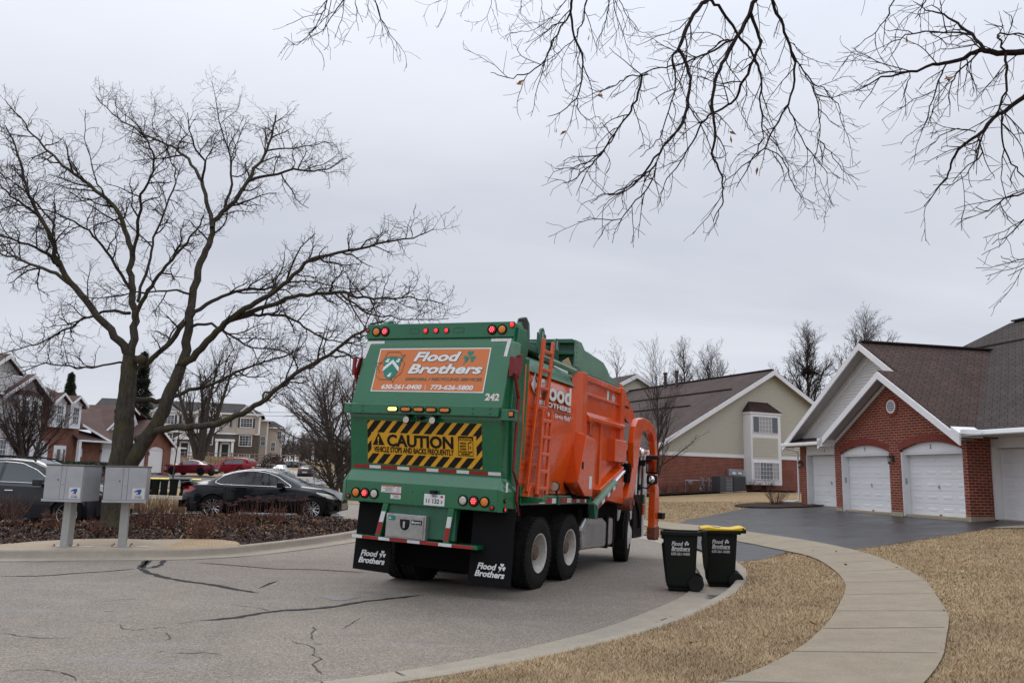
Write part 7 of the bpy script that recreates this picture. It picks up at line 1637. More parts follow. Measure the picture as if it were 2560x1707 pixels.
# ============================================================ TREES AND PLANTS
R_ = random.Random(5)
def bark(name, c1, c2, moss=0.0):
    t = NT(name); n = t.noise(t.coord(scale=(1, 1, .35)), 9, 6, .7); f = t.noise(t.coord(scale=(1, 1, .2)), 34, 4, .7)
    col = t.ramp(n, (.3, c1), (.72, c2)); col = t.mix(.7, col, t.ramp(f, (.3, .45), (.7, 1.25)), 'MULTIPLY')
    if moss: col = t.mix(t.ramp(t.noise(t.coord(), 2.3, 5, .7), (.48, 0.), (.66, moss)), col, (.085, .075, .022))
    return t.fin(col, .95, t.bump(f, .05, .9), Specular_IOR_Level=.15)
B_LOC = bark('locust_bark', (.045, .038, .031), (.115, .10, .083), .65)
B_TWIG = bark('locust_twig', (.040, .033, .028), (.080, .068, .060))
B_LIN = bark('linden_bark', (.020, .018, .017), (.050, .046, .044))
B_LTW = bark('linden_twig', (.022, .016, .015), (.050, .036, .034))
B_GREY = bark('grey_bark', (.045, .038, .032), (.095, .082, .070))
B_GTW = bark('grey_twig', (.05, .038, .032), (.10, .078, .066))
B_BG = bark('far_twig', (.055, .042, .038), (.105, .085, .078))

class Tree:
    def __init__(s): s.parts = {'trunk': [], 'crown': []}
    def tube(s, part, P, r, n): s.parts[part].append((np.asarray(P, float), np.asarray(r, float), n))
    def mesh(s, part, m, parent, name=None):
        V = []; F = []; o = 0
        for P, r, n in s.parts[part]:
            k = len(P)
            if k < 2: continue
            T = np.gradient(P, axis=0); T /= np.linalg.norm(T, axis=1)[:, None] + 1e-9
            a = np.array([0, 0, 1.0]) if abs(T[0, 2]) < .9 else np.array([1.0, 0, 0])
            U = np.cross(T, a); U /= np.linalg.norm(U, axis=1)[:, None] + 1e-9; Wv = np.cross(T, U)
            A = np.arange(n) * 2 * PI / n
            Q = P[:, None, :] + r[:, None, None] * (U[:, None, :] * np.cos(A)[None, :, None] + Wv[:, None, :] * np.sin(A)[None, :, None])
            V.append(Q.reshape(-1, 3)); i = np.arange(k - 1)[:, None] * n; j = np.arange(n)[None, :]; j2 = (j + 1) % n
            F.append((np.stack([i + j, i + j2, i + n + j2, i + n + j], -1).reshape(-1, 4)) + o); o += k * n
        if not V: return None
        return npmesh(name or part, np.vstack(V), np.vstack(F), m, parent, True)
def unit(v): v = np.asarray(v, float); return v / (np.linalg.norm(v) + 1e-9)
def wander(p, d, L, k, zig, trop):
    P = [np.array(p, float)]; d = unit(d)
    for i in range(k):
        d = unit(d + rng.normal(0, zig, 3) + np.array([0, 0, trop])); P.append(P[-1] + d * L / k)
    return np.array(P)
def sides(r): return 9 if r > .12 else 7 if r > .05 else 5 if r > .018 else 3
def side_dir(t, spread, up):
    q = rng.normal(0, 1, 3); q -= t * (q @ t); q = unit(q); return unit(t * math.cos(spread) + q * math.sin(spread) + np.array([0, 0, up]))
def foliate(T, P, r, lev, cfg, part='crown'):
    """grow side shoots along a path P with radii r"""
    if lev >= len(cfg): return
    c = cfg[lev]; seg = np.linalg.norm(np.diff(P, axis=0), axis=1); L = np.concatenate([[0], np.cumsum(seg)]); tot = L[-1]
    s = c.get('start', .12) * tot
    while s < tot:
        i = min(int(np.searchsorted(L, s)) - 1, len(P) - 2); i = max(i, 0); f = (s - L[i]) / (seg[i] + 1e-9); p = P[i] + (P[i + 1] - P[i]) * f; t = unit(P[i + 1] - P[i]); rr = r[i] + (r[i + 1] - r[i]) * f
        fr = s / tot; ln = c['len'] * (1 - c.get('taper', .45) * fr) * rng.uniform(.55, 1.25)
        d = side_dir(t, rng.uniform(*c['ang']), c.get('up', 0.0)); r0 = min(rr * .7, c['r'] * rng.uniform(.75, 1.2)); k = c.get('k', 4)
        Q = wander(p, d, ln, k, c.get('zig', .25), c.get('trop', 0)); q = np.linspace(r0, max(c.get('rmin', .003), r0 * c.get('tip', .35)), k + 1)
        T.tube(part, Q, q, sides(r0)); foliate(T, Q, q, lev + 1, cfg, part); s += c['gap'] * rng.uniform(.6, 1.4)

# ------------------------------------------------------------ the big honey locust on the island (limbs traced in the photo)
def big_tree():
    base = dp(282, 1300, 19.4); D0 = base.y; zb = float(z_mulch(np.array([base.x]), np.array([base.y]))[0])
    R = thing('bare_tree', 'big spreading leafless tree with mossy forked trunk behind the mailboxes', 'tree'); T = Tree()
    S = lambda q: (q[0] / 1.568, 180 + q[1] / 1.568)
    def path(pts, d0, d1):
        n = len(pts); return np.array([tuple(dp(*S(q), d0 + (d1 - d0) * (i / (n - 1)) ** 1.2)) for i, q in enumerate(pts)])
    def fine(P, jit=.02, m=3):
        Q = [P[0]]
        for a, b in zip(P[:-1], P[1:]):
            for i in range(1, m + 1): Q.append(a + (b - a) * i / m + (rng.normal(0, jit, 3) if i < m else 0))
        return np.array(Q)
    cfgA = [dict(len=1.35, gap=.25, ang=(.55, 1.15), r=.024, zig=.22, up=.10, trop=.04, k=6, taper=.62, start=.18), dict(len=.72, gap=.15, ang=(.6, 1.2), r=.010, zig=.36, up=.06, k=4, rmin=.004), dict(len=.30, gap=.125, ang=(.6, 1.3), r=.0065, zig=.4, k=3, rmin=.0032, tip=.5)]
    cfgB = [dict(len=1.0, gap=.18, ang=(.6, 1.2), r=.014, zig=.32, up=.05, k=5, rmin=.004), dict(len=.30, gap=.14, ang=(.6, 1.3), r=.007, zig=.4, k=3, rmin=.0032, tip=.5)]
    trunk = path([(443, 1850), (446, 1720), (452, 1600), (478, 1490), (486, 1400), (492, 1330), (500, 1250), (505, 1180), (512, 1110)], D0, D0)
    trunk[0][2] = zb - .1
    T.tube('trunk', fine(trunk, .012, 3), np.interp(np.linspace(0, 1, 25), [0, .08, .25, .6, 1], [.40, .29, .25, .215, .17]), 14)
    fork = path([(470, 1600), (520, 1520), (565, 1450), (615, 1380), (650, 1300), (685, 1220), (710, 1150)], D0, D0 - .1)
    T.tube('trunk', fine(fork, .01, 3), np.linspace(.185, .13, 19), 12)
    limbs = [ # points, depth at start/end, radius start/end
        ([(710, 1150), (728, 1060), (742, 990), (755, 880), (775, 790), (800, 720), (822, 670), (832, 610), (870, 550), (935, 485), (970, 430), (1010, 365), (1045, 310), (1068, 240), (1080, 170)], 0, 1.2, .15, .02),
        ([(832, 610), (818, 540), (795, 450), (775, 400), (740, 340), (690, 300), (640, 278), (560, 245), (500, 205), (440, 165), (375, 95)], .2, 2.5, .075, .010),
        ([(790, 440), (805, 350), (760, 290), (740, 225), (735, 160)], .6, -1.0, .045, .009), ([(880, 540), (910, 440), (905, 340), (870, 230), (850, 140), (832, 40)], .6, 2.2, .05, .006),
        ([(970, 430), (1060, 405), (1150, 380), (1230, 390), (1300, 375), (1360, 340)], .8, -.8, .055, .008), ([(1045, 310), (1120, 300), (1200, 290), (1310, 278)], 1, 2.5, .035, .007),
        ([(710, 1150), (770, 1100), (835, 1035), (880, 985), (940, 940), (1000, 905), (1075, 862), (1130, 820), (1195, 748), (1290, 718), (1400, 695), (1520, 665), (1620, 652), (1700, 615)], 0, -2.4, .125, .009),
        ([(900, 970), (985, 940), (1080, 910), (1150, 882), (1240, 868), (1330, 862), (1400, 885), (1500, 885), (1610, 880), (1740, 910)], -.3, -3.0, .09, .009), ([(880, 985), (960, 960), (1050, 948), (1120, 955), (1190, 1000), (1260, 1040), (1340, 1060), (1420, 1075)], 0, -1.2, .06, .009),
        ([(750, 960), (810, 910), (870, 880), (950, 855), (1040, 852), (1110, 832), (1200, 820), (1300, 838), (1420, 850)], .1, 2.4, .07, .009), ([(1330, 862), (1420, 935), (1500, 960), (1600, 970), (1760, 965)], -2, -3.4, .035, .007),
        ([(745, 1000), (830, 985), (900, 1030), (990, 1080), (1090, 1090), (1200, 1130)], .1, -1.8, .05, .008),
        ([(560, 1460), (610, 1405), (700, 1390), (790, 1388), (870, 1370), (950, 1340), (1020, 1298), (1095, 1235), (1185, 1165), (1290, 1110), (1370, 1045), (1430, 1012), (1475, 985), (1560, 990)], 0, -2.8, .125, .012),
        ([(505, 1290), (560, 1286), (640, 1284), (710, 1262), (800, 1235), (900, 1190), (1000, 1148), (1080, 1120), (1180, 1090)], .1, 2.6, .10, .010), ([(1290, 1110), (1360, 1110), (1430, 1120), (1500, 1100)], -2, -3.4, .03, .007),
        ([(512, 1110), (470, 1055), (410, 985), (345, 905), (275, 825), (232, 745), (205, 660), (160, 575), (110, 480), (88, 380), (60, 290), (20, 210)], 0, -1.4, .14, .012), ([(300, 850), (240, 805), (170, 770), (90, 740), (0, 712), (-90, 690)], -.4, 1.6, .075, .012), ([(240, 760), (190, 715), (110, 675), (0, 640), (-80, 610)], -.5, -2.6, .06, .010),
        ([(160, 575), (90, 520), (30, 470), (-30, 400)], -.8, -2.4, .045, .010), ([(200, 660), (215, 600), (150, 520), (60, 440), (-20, 380)], -.7, 1.4, .04, .008),
        ([(512, 1110), (525, 1020), (530, 960), (518, 880), (516, 800), (520, 730), (500, 645), (470, 560), (425, 505), (350, 440), (290, 400), (230, 350), (165, 285), (110, 230), (60, 160), (20, 110)], 0, 1.5, .13, .010), ([(520, 730), (540, 640), (546, 560), (550, 480), (590, 410), (605, 340), (580, 270), (540, 210), (450, 130)], .4, -1.6, .06, .008), ([(516, 860), (480, 800), (445, 745), (400, 680), (350, 620), (290, 585), (210, 550), (120, 530), (20, 500)], .2, -2.4, .055, .009),
        ([(528, 960), (570, 880), (605, 820), (650, 760), (715, 690), (770, 620), (800, 560)], 0, -1.6, .075, .012), ([(540, 900), (560, 820), (590, 730), (600, 650), (640, 560), (680, 460), (690, 380), (650, 300), (600, 220), (612, 120)], 0, 2.6, .05, .007), ([(510, 945), (450, 935), (400, 940), (330, 965), (250, 1010), (170, 1055), (80, 1085), (0, 1105)], 0, 1.6, .055, .010), ([(495, 1140), (430, 1145), (360, 1160), (270, 1150), (180, 1140), (100, 1170), (0, 1200)], 0, -2.0, .04, .008),
        ([(540, 1160), (590, 1130), (640, 1085), (690, 1030), (725, 975)], .05, .05, .085, .06), ([(740, 870), (680, 855), (590, 862), (500, 870), (400, 885), (280, 880)], .1, -2.8, .04, .008), ([(430, 505), (380, 440), (360, 370), (330, 260), (335, 150)], .6, -.6, .03, .006)]
    for pts, a, b, r0, r1 in limbs:
        P = fine(path(pts, D0 + a, D0 + b), .022, 3); r = np.linspace(1, 0, len(P)) ** 1.0 * (r0 * .74 - r1) + r1
        T.tube('trunk' if r0 > .07 else 'crown', P, r, sides(r0) + 1); k = 0
        i0 = int(len(P) * (.30 if r0 > .07 else .10)); foliate(T, P[i0:], r[i0:], 0, cfgA if r0 > .034 else cfgB)
    # burrs on the trunk
    for q, rr in (((552, 1128), .14), ((470, 1330), .13), ((545, 1440), .12)):
        c = np.array(dp(*S(q), D0 - .05)); T.tube('trunk', [c + [0, 0, -rr], c + [0, 0, -rr * .5], c, c + [0, 0, rr * .5], c + [0, 0, rr]], [.01, rr * .8, rr, rr * .8, .01], 9)
    T.mesh('trunk', B_LOC, R); T.mesh('crown', B_TWIG, R); return R
big_tree()

# ------------------------------------------------------------ overhanging tree(s): trunk stands to the right of the frame
def overhang(name_label, groups, trunk_pts, hubs, twig, rs):
    R = thing('overhanging_tree', name_label, 'tree'); T = Tree()
    T.tube('trunk', np.array(trunk_pts, float), np.linspace(.26, .12, len(trunk_pts)), 12)
    for h in hubs: T.tube('trunk', np.array(h, float), np.linspace(.085, .018, len(h)), 7)
    for o, sc, D, pts, r0, r1, hub in groups:
        n = len(pts); P = np.array([tuple(dp(o[0] + q[0] / sc, o[1] + q[1] / sc, D + (i / max(1, n - 1)) * hub)) for i, q in enumerate(pts)])
        Q = [P[0]]
        for a, b in zip(P[:-1], P[1:]):
            for i in range(1, 4): Q.append(a + (b - a) * i / 3 + (rng.normal(0, .008, 3) if i < 3 else 0))
        P = np.array(Q); r = np.linspace(1, 0, len(P)) ** .9 * (r0 * .74 - r1) + r1; T.tube('crown', P, r, sides(r0))
        cfg = [dict(len=.58, gap=.18, ang=(.35, .95), r=.0065, zig=.18, trop=-.07, k=6, taper=.35, start=.10, rmin=.0026), dict(len=.21, gap=.10, ang=(.5, 1.1), r=.0036, zig=.22, trop=-.02, k=3, rmin=.0018, tip=.6)]
        foliate(T, P, r, 0, cfg if r0 > .010 else cfg[1:] and [dict(cfg[0], len=.38, gap=.13), cfg[1]])
    T.mesh('trunk', B_LIN, R); T.mesh('crown', B_LTW, R)
    # a few dead leaves still hanging
    return R
o7, s7 = (1600, 0), 2.24; o6, s6 = (720, 0), 2.5565
G1 = [(o7, s7, 7.0, [(470, -130), (385, -4), (335, 40), (300, 80), (245, 200), (215, 275), (265, 370), (280, 480), (270, 600), (240, 690), (130, 820), (60, 920), (0, 1000), (-90, 1060), (-180, 1090)], .030, .004, -.6),
    (o7, s7, 7.3, [(388, -4), (440, 30), (500, 120), (550, 200), (620, 280), (660, 360), (680, 450), (675, 600), (690, 750), (660, 850), (600, 950), (540, 1050)], .022, .004, .4), (o7, s7, 6.8, [(690, -130), (650, 0), (610, 90), (540, 210), (480, 330), (430, 420), (410, 520), (410, 640), (420, 750), (400, 860), (440, 950), (465, 1060), (460, 1150), (410, 1240)], .030, .0035, -.4),
    (o7, s7, 6.7, [(620, 75), (640, 130), (680, 230), (640, 330), (580, 450), (540, 550), (460, 610), (380, 650), (330, 720), (270, 830), (230, 900), (150, 1000), (110, 1090)], .022, .0035, .6), (o7, s7, 7.5, [(700, -150), (740, 0), (790, 110), (825, 220), (870, 350), (865, 450), (830, 590), (750, 720), (700, 830), (620, 900), (480, 1010)], .024, .004, .2),
    (o7, s7, 7.5, [(840, 270), (900, 370), (970, 470), (1000, 590), (1010, 700), (990, 850), (980, 1000), (980, 1100)], .013, .003, -.3), (o7, s7, 7.5, [(830, 600), (870, 690), (905, 770), (990, 900), (1050, 970), (1120, 1000)], .011, .003, .3), (o7, s7, 7.5, [(700, 830), (770, 860), (830, 950), (870, 1060), (900, 1100), (980, 1140)], .010, .003, .2), (o7, s7, 7.4, [(1010, 790), (1070, 850), (1130, 950), (1230, 1010)], .008, .003, .1), (o7, s7, 7.4, [(970, 470), (1030, 490), (1110, 580), (1130, 690), (1180, 830)], .009, .003, .3),
    (o7, s7, 6.9, [(500, 225), (440, 240), (380, 290), (330, 320), (270, 300), (210, 275), (130, 230)], .012, .003, -.3), (o7, s7, 6.9, [(540, 210), (440, 270), (350, 310), (260, 350), (170, 370), (90, 385), (0, 420), (-20, 500)], .016, .004, -.2), (o7, s7, 6.9, [(215, 275), (180, 330), (200, 440), (190, 530), (150, 650), (110, 780), (60, 830), (0, 880)], .014, .003, -.4), (o7, s7, 7.0, [(270, 590), (320, 670), (370, 760), (405, 860)], .010, .004, -.1), (o7, s7, 7.0, [(690, 700), (760, 790), (800, 870), (890, 960)], .007, .0028, .2), (o7, s7, 7.0, [(590, 440), (600, 520), (570, 620), (600, 700), (640, 760)], .007, .0028, .2),
    (o6, s6, 6.9, [(2300, 475), (2260, 485), (2170, 490), (2100, 545), (1990, 590), (1920, 560)], .012, .003, -.2), (o6, s6, 6.9, [(2262, 488), (2230, 640), (2180, 730), (2090, 850), (2000, 990), (1900, 1080), (1810, 1160), (1760, 1170)], .017, .0035, -.7), (o6, s6, 6.6, [(2090, 860), (2020, 960), (1900, 1050), (1820, 1075), (1705, 1078)], .010, .003, -.3), (o6, s6, 7.4, [(1870, -150), (1815, 0), (1805, 80), (1830, 240), (1880, 350), (1880, 500), (1845, 630), (1740, 720), (1660, 745)], .021, .003, .5),
    (o6, s6, 7.4, [(1805, 80), (1735, 190), (1685, 260), (1645, 380), (1540, 470), (1440, 505), (1340, 480), (1295, 465)], .015, .003, -.4), (o6, s6, 7.5, [(1960, -130), (1910, 0), (1890, 130), (1850, 230), (1740, 330), (1640, 400)], .013, .003, .3), (o6, s6, 7.5, [(1845, 630), (1860, 710), (1910, 770), (2000, 750)], .008, .003, .3), (o6, s6, 7.5, [(1740, 90), (1640, 150), (1530, 205), (1425, 215)], .006, .0025, .2), (o6, s6, 6.5, [(2352, 1040), (2280, 1110), (2200, 1190), (2100, 1240), (1980, 1255), (1935, 1300)], .012, .003, -.3),
    (o6, s6, 6.5, [(2345, 1090), (2300, 1200), (2220, 1280), (2130, 1400), (1950, 1400), (1850, 1418)], .010, .003, -.2), (o6, s6, 7.6, [(2060, -120), (2050, 0), (2040, 90), (2010, 200), (1970, 300)], .010, .003, .2), (o6, s6, 7.6, [(2080, -60), (2080, 0), (2110, 130), (2160, 280), (2200, 345)], .008, .0025, .2), (o6, s6, 7.6, [(2110, -60), (2115, 0), (2170, 110), (2240, 200), (2350, 215)], .008, .0025, .2), (o6, s6, 7.8, [(1310, -60), (1300, 30), (1270, 110), (1190, 165)], .005, .0022, .2), (o6, s6, 7.8, [(1490, -60), (1488, 90), (1555, 160)], .005, .0022, .2), (o6, s6, 7.8, [(1600, -50), (1620, 50), (1640, 140)], .005, .0022, .2), (o6, s6, 7.8, [(1020, -40), (990, -5), (935, 25)], .004, .002, .1), (o6, s6, 7.8, [(1180, -60), (1165, 0), (1150, 60)], .004, .002, .1),
    (o6, s6, 6.6, [(300, -120), (250, 0), (220, 80), (175, 180), (80, 270), (20, 290)], .010, .0025, -.3), (o6, s6, 6.6, [(420, -120), (355, 0), (300, 80), (220, 200), (90, 285)], .010, .0025, .3), (o6, s6, 6.7, [(540, -120), (555, 0), (590, 120), (650, 220), (730, 318)], .009, .0025, .2), (o6, s6, 6.7, [(430, -90), (430, 0), (440, 90), (450, 200)], .006, .0022, .2), (o6, s6, 6.7, [(520, -40), (505, 40), (505, 90)], .004, .002, .1)]
hub1 = []
def W3(px, py, d): return tuple(dp(px, py, d))
top = W3(1850, -330, 7.2)
trA = [(5.9, 3.2, .0), (5.85, 3.3, 1.5), (5.6, 3.7, 3.2), (5.2, 4.4, 4.9), W3(2150, -520, 6.2)]
hub1 = [[trA[-1], W3(2000, -380, 6.8), top, W3(1780, -60, 7.0)], [top, W3(1890, -58, 6.8)], [top, W3(1912, -67, 7.5)], [top, W3(1640, -200, 7.3), W3(1450, -58, 7.4)], [W3(1640, -200, 7.3), W3(1300, -260, 7.3), W3(1000, -180, 6.9), W3(880, -47, 6.7)], [W3(1000, -180, 6.9), W3(838, -47, 6.6)], [W3(1000, -180, 6.9), W3(932, -47, 6.7)], [W3(1640, -200, 7.3), W3(1490, -51, 7.5)], [W3(1450, -58, 7.4), W3(1232, -23, 7.8)]]
overhang('overhanging leafless tree whose drooping branches fill the top middle of the view', G1, trA, hub1, None, 1)
G2 = [(o7, s7, 6.2, [(2420, 240), (2150, 290), (2000, 300), (1930, 285), (1850, 300), (1730, 350), (1640, 360), (1510, 400), (1350, 430), (1210, 510)], .040, .004, .3), (o7, s7, 6.4, [(1930, 285), (1860, 190), (1780, 130), (1700, 80), (1600, 60), (1530, 10)], .020, .003, .6), (o7, s7, 6.4, [(1870, 200), (1780, 185), (1650, 180), (1510, 195), (1420, 230), (1350, 300)], .015, .003, -.3), (o7, s7, 6.2, [(2050, 300), (2050, 420), (2030, 540), (1980, 660), (1900, 810), (1880, 900), (1750, 1020)], .017, .0035, -.4),
    (o7, s7, 6.2, [(2050, 290), (2000, 210), (2020, 185), (2150, 195), (2230, 170)], .014, .006, .2), (o7, s7, 6.3, [(1720, 350), (1670, 450), (1640, 560), (1610, 660), (1570, 740)], .011, .003, -.2), (o7, s7, 6.3, [(1890, 300), (1770, 410), (1735, 500), (1735, 650)], .011, .003, -.2), (o7, s7, 6.4, [(1510, 400), (1490, 490), (1480, 600)], .007, .003, -.1), (o7, s7, 6.4, [(1510, 400), (1350, 355), (1240, 300), (1185, 270)], .008, .003, .2), (o7, s7, 6.1, [(2380, 330), (2150, 545), (2060, 610), (1980, 660), (1890, 760), (1780, 840), (1740, 920), (1720, 1000), (1590, 1155)], .030, .0035, .3),
    (o7, s7, 6.1, [(2030, 640), (2030, 780), (2080, 920), (2150, 990), (2200, 1050)], .013, .004, .2), (o7, s7, 6.2, [(1890, 760), (1920, 850), (1880, 900), (1830, 980), (1710, 1060)], .010, .003, -.2), (o7, s7, 6.0, [(2250, 1000), (2150, 1080), (2040, 1110), (1950, 1180), (1880, 1160)], .013, .003, -.1), (o7, s7, 6.0, [(2240, 1150), (2150, 1230), (2050, 1330), (1970, 1370)], .010, .003, .1), (o7, s7, 6.0, [(2230, 1430), (2150, 1450), (2080, 1465), (2020, 1433)], .007, .003, .1), (o7, s7, 6.0, [(2230, 1480), (2150, 1500), (2060, 1545)], .006, .003, .1), (o7, s7, 6.4, [(1480, -120), (1420, 10), (1370, 120), (1300, 200), (1200, 270)], .012, .003, .2), (o7, s7, 6.4, [(1640, -60), (1600, 10), (1565, 60), (1540, 105)], .010, .004, .1), (o7, s7, 6.3, [(1820, 320), (1860, 420), (1870, 470), (1900, 520)], .007, .003, .1), (o7, s7, 6.2, [(1880, 740), (1780, 720), (1680, 760), (1600, 860)], .008, .003, .2)]
trB = [(7.2, 4.4, 0.1), (7.15, 4.5, 2), (6.9, 4.9, 3.6), (6.4, 5.5, 4.9), W3(2780, 40, 6.1)]
hub2 = [[trB[-1], W3(2680, 107, 6.2)], [trB[-2], W3(2760, 180, 6.1), W3(2660, 148, 6.1)], [trB[-2], W3(2720, 400, 6.0), W3(2604, 447, 6.0)], [W3(2720, 400, 6.0), W3(2600, 513, 6.0)], [W3(2720, 400, 6.0), W3(2660, 560, 6.0), W3(2596, 640, 6.0)], [W3(2660, 560, 6.0), W3(2596, 660, 6.0)], [trB[-1], W3(2600, -160, 6.3), W3(2330, -27, 6.4)], [W3(2600, -160, 6.3), W3(2260, -54, 6.4)]]
overhang('overhanging leafless tree reaching in from the upper right edge', G2, trB, hub2, None, 1)
LEAF = mat('dead_leaf', (.32, .16, .05), .8, var=.4, vs=30)
m = MB()
for px, py, d in ((1303, 210, 6.5), (1505, 243, 6.8), (1400, 326, 7.4), (1832, 338, 6.9), (2370, 195, 6.3), (1480, 85, 7.5), (1898, 425, 7.0), (2262, 108, 6.4)):
    c = dp(px, py, d)
    for k in range(2):
        a = unit(rng.normal(0, 1, 3)); b = unit(np.cross(a, rng.normal(0, 1, 3))); c0 = np.array(c) + rng.normal(0, .02, 3); s = .035
        m.add([c0 - a * s, c0 + b * s * .4 - a * .01, c0 + a * s * 1.2, c0 - b * s * .45], [(0, 1, 2, 3)])
lf = m.build('hanging_leaves', LEAF); lf['kind'] = 'stuff'; lf['label'] = 'few brown dead leaves clinging to the overhanging branches'

# ------------------------------------------------------------ other leafless trees
def bare_tree(label, x, y, h, spread, cfg, tr, lean=(0, 0), stems=1, crown0=.25, mt=B_GREY, mc=B_GTW, group=None, z=None, limbs=14, limb_ang=(.5, 1.0), limb_len=.45, up=.25, conic=False, name='bare_tree', trop=.05):
    R = thing(name, label, 'tree', group=group); T = Tree(); zb = (H(x, y) if z is None else z) - .1
    for s in range(stems):
        a = 2 * PI * s / max(1, stems) + rng.uniform(0, 1); d = unit([math.cos(a) * (.35 if stems > 1 else 0) + lean[0], math.sin(a) * (.35 if stems > 1 else 0) + lean[1], 1])
        hh = h * (1 if s == 0 else rng.uniform(.8, 1)); P = wander((x, y, zb), d, hh, 14, .035, .03); r = np.linspace(1, .04, 15) ** .9 * tr; r[0] *= 1.25; T.tube('trunk', P, r, 8)
        for i in range(limbs):
            f = crown0 + (1 - crown0) * (i + rng.uniform(0, .8)) / limbs; k = min(int(f * 14), 13); p = P[k] + (P[k + 1] - P[k]) * (f * 14 - k); t = unit(P[k + 1] - P[k]); b = side_dir(t, rng.uniform(*limb_ang), up)
            ln = h * limb_len * ((1 - f) * .95 + .12 if conic else (1.15 - f * .75)) * rng.uniform(.75, 1.15) * spread; Q = wander(p, b, ln, 6, .10, trop); rr = np.linspace(1, .15, 7) * min(r[k] * .6, ln * .014 + .01); T.tube('crown', Q, rr, sides(rr[0])); foliate(T, Q, rr, 0, cfg)
        foliate(T, P[9:], r[9:], 0, cfg)
    T.mesh('trunk', mt, R); T.mesh('crown', mc, R); return R
def tw(s, n=1.0, r=1.0, up=.1): return [dict(len=1.3 * s, gap=.42 * s / n, ang=(.4, .9), r=.018 * s * r, zig=.14, up=up, trop=.04, k=4, rmin=.006 * r), dict(len=.55 * s, gap=.26 * s / n, ang=(.4, 1.0), r=.010 * r, zig=.2, up=up, k=3, rmin=.005 * r, tip=.6)]
q = gp(1640, 1259); bare_tree('slender young leafless tree on the lawn right behind the truck', q.x, q.y, 6.4, .9, [dict(len=1.4, gap=.30, ang=(.3, .7), r=.014, zig=.10, up=.25, trop=.05, k=5, rmin=.005), dict(len=.5, gap=.26, ang=(.35, .8), r=.008, zig=.15, up=.1, k=3, rmin=.0045)], .085, lean=(.02, 0), limbs=30, limb_ang=(.5, .95), limb_len=.44, crown0=.16, up=.30)
for px, py, d, lab, h in ((1716, 868, 76, 'clumpy leafless tree behind the long roof, leftmost of the three there', 13), (1762, 874, 80, 'clumpy leafless tree behind the long roof, middle and densest of three', 13), (1805, 895, 84, 'clumpy leafless tree behind the long roof, rightmost and smallest of three', 12)):
    q = dp(px, py, d); hh = q.z - H(q.x, q.y); bare_tree(lab, q.x, q.y, hh, .9, tw(.9, 1.5, 1.5), .2, limbs=34, limb_len=.62, conic=True, mc=B_BG, group='leafless trees behind the long roof', crown0=.3)
q = dp(2028, 828, 66); bare_tree('tall dense leafless tree with a bird nest between the two right houses', q.x, q.y, q.z - H(q.x, q.y), .95, tw(.9, 1.9, 1.5), .24, limbs=46, limb_len=.60, conic=True, mc=B_BG, mt=B_BG, crown0=.2)
c = dp(2022, 928, 65.5); m = MB()
for k in range(160):
    a = unit(rng.normal(0, 1, 3)); b = np.array(c) + rng.normal(0, .22, 3) * np.array([1.3, 1.3, .8]); m.tube([b - a * .35, b + a * .35], .02, 3, False)
tag(m.build('bird_nest', B_LTW), 'dark bird nest of twigs high in the leafless tree', 'nest')
q = dp(2152, 797, 62); bare_tree('leafless tree standing behind the brick garage roof', q.x, q.y, q.z - H(q.x, q.y), 1.0, tw(.9, 1.7, 1.5), .22, limbs=40, limb_len=.60, conic=True, mc=B_BG, mt=B_BG, crown0=.3)
q = dp(2235, 850, 66); bare_tree('low leafless tree showing its top twigs over the garage ridge', q.x, q.y, q.z - H(q.x, q.y), .8, tw(.9, 1.1, 1.7), .2, limbs=22, limb_len=.45, conic=True, mc=B_BG, mt=B_BG, crown0=.4)
q = dp(1470, 900, 90); bare_tree('faint leafless tree rising behind the truck body', q.x, q.y, q.z - H(q.x, q.y), .8, tw(1.0, 1, 1.8), .2, limbs=22, limb_len=.5, mc=B_BG, mt=B_BG)
q = dp(1520, 890, 94); bare_tree('faint leafless tree above the far cream gable', q.x, q.y, q.z - H(q.x, q.y), .8, tw(1.0, 1, 1.8), .2, limbs=20, limb_len=.5, mc=B_BG, mt=B_BG)
q = dp(868, 1165, 56); bare_tree('wide leafless tree leaning out from behind the truck on its left', q.x, q.y, 8.4, 1.15, tw(.9, 1.7, 1.15, .05), .24, lean=(-.10, 0), stems=3, limbs=20, limb_len=.62, limb_ang=(.5, 1.1), mc=bark('ash_twig', (.085, .068, .060), (.16, .135, .122)), crown0=.16, up=.12)
q = dp(845, 1165, 50); bare_tree('dark low spreading bush tree at the truck left side', q.x, q.y, 3.6, 1.3, tw(.6, 1.6, 1.3, 0.0), .12, lean=(-.25, 0), stems=3, limbs=16, limb_len=.72, limb_ang=(.6, 1.2), mc=bark('dark_bush', (.050, .040, .032), (.10, .08, .062)), crown0=.05, up=.02)
q = dp(497, 1158, 92); bare_tree('leafless tree with a low forked trunk in front of the townhouses', q.x, q.y, 12.5, 1.0, tw(1.2, 1.1, 1.9), .42, stems=4, limbs=12, limb_len=.50, limb_ang=(.4, .9), mt=B_GREY, crown0=.18, up=.2, z=q.z)
q = dp(68, 1150, 42); bare_tree('small twiggy ornamental tree before the left house windows', q.x, q.y, 4.1, 1.25, tw(.6, 1.6, 1.1, .15), .11, stems=4, limbs=13, limb_len=.62, limb_ang=(.5, 1.1), mc=bark('purple_twig', (.05, .03, .03), (.10, .07, .065)), crown0=.12, up=.12, z=q.z - .7)
q = dp(431, 1198, 47); bare_tree('thin sapling standing behind the row of bins', q.x, q.y, 4.6, .55, tw(.5, .8, .9, .2), .05, limbs=12, limb_len=.32, crown0=.35, z=q.z - .1)
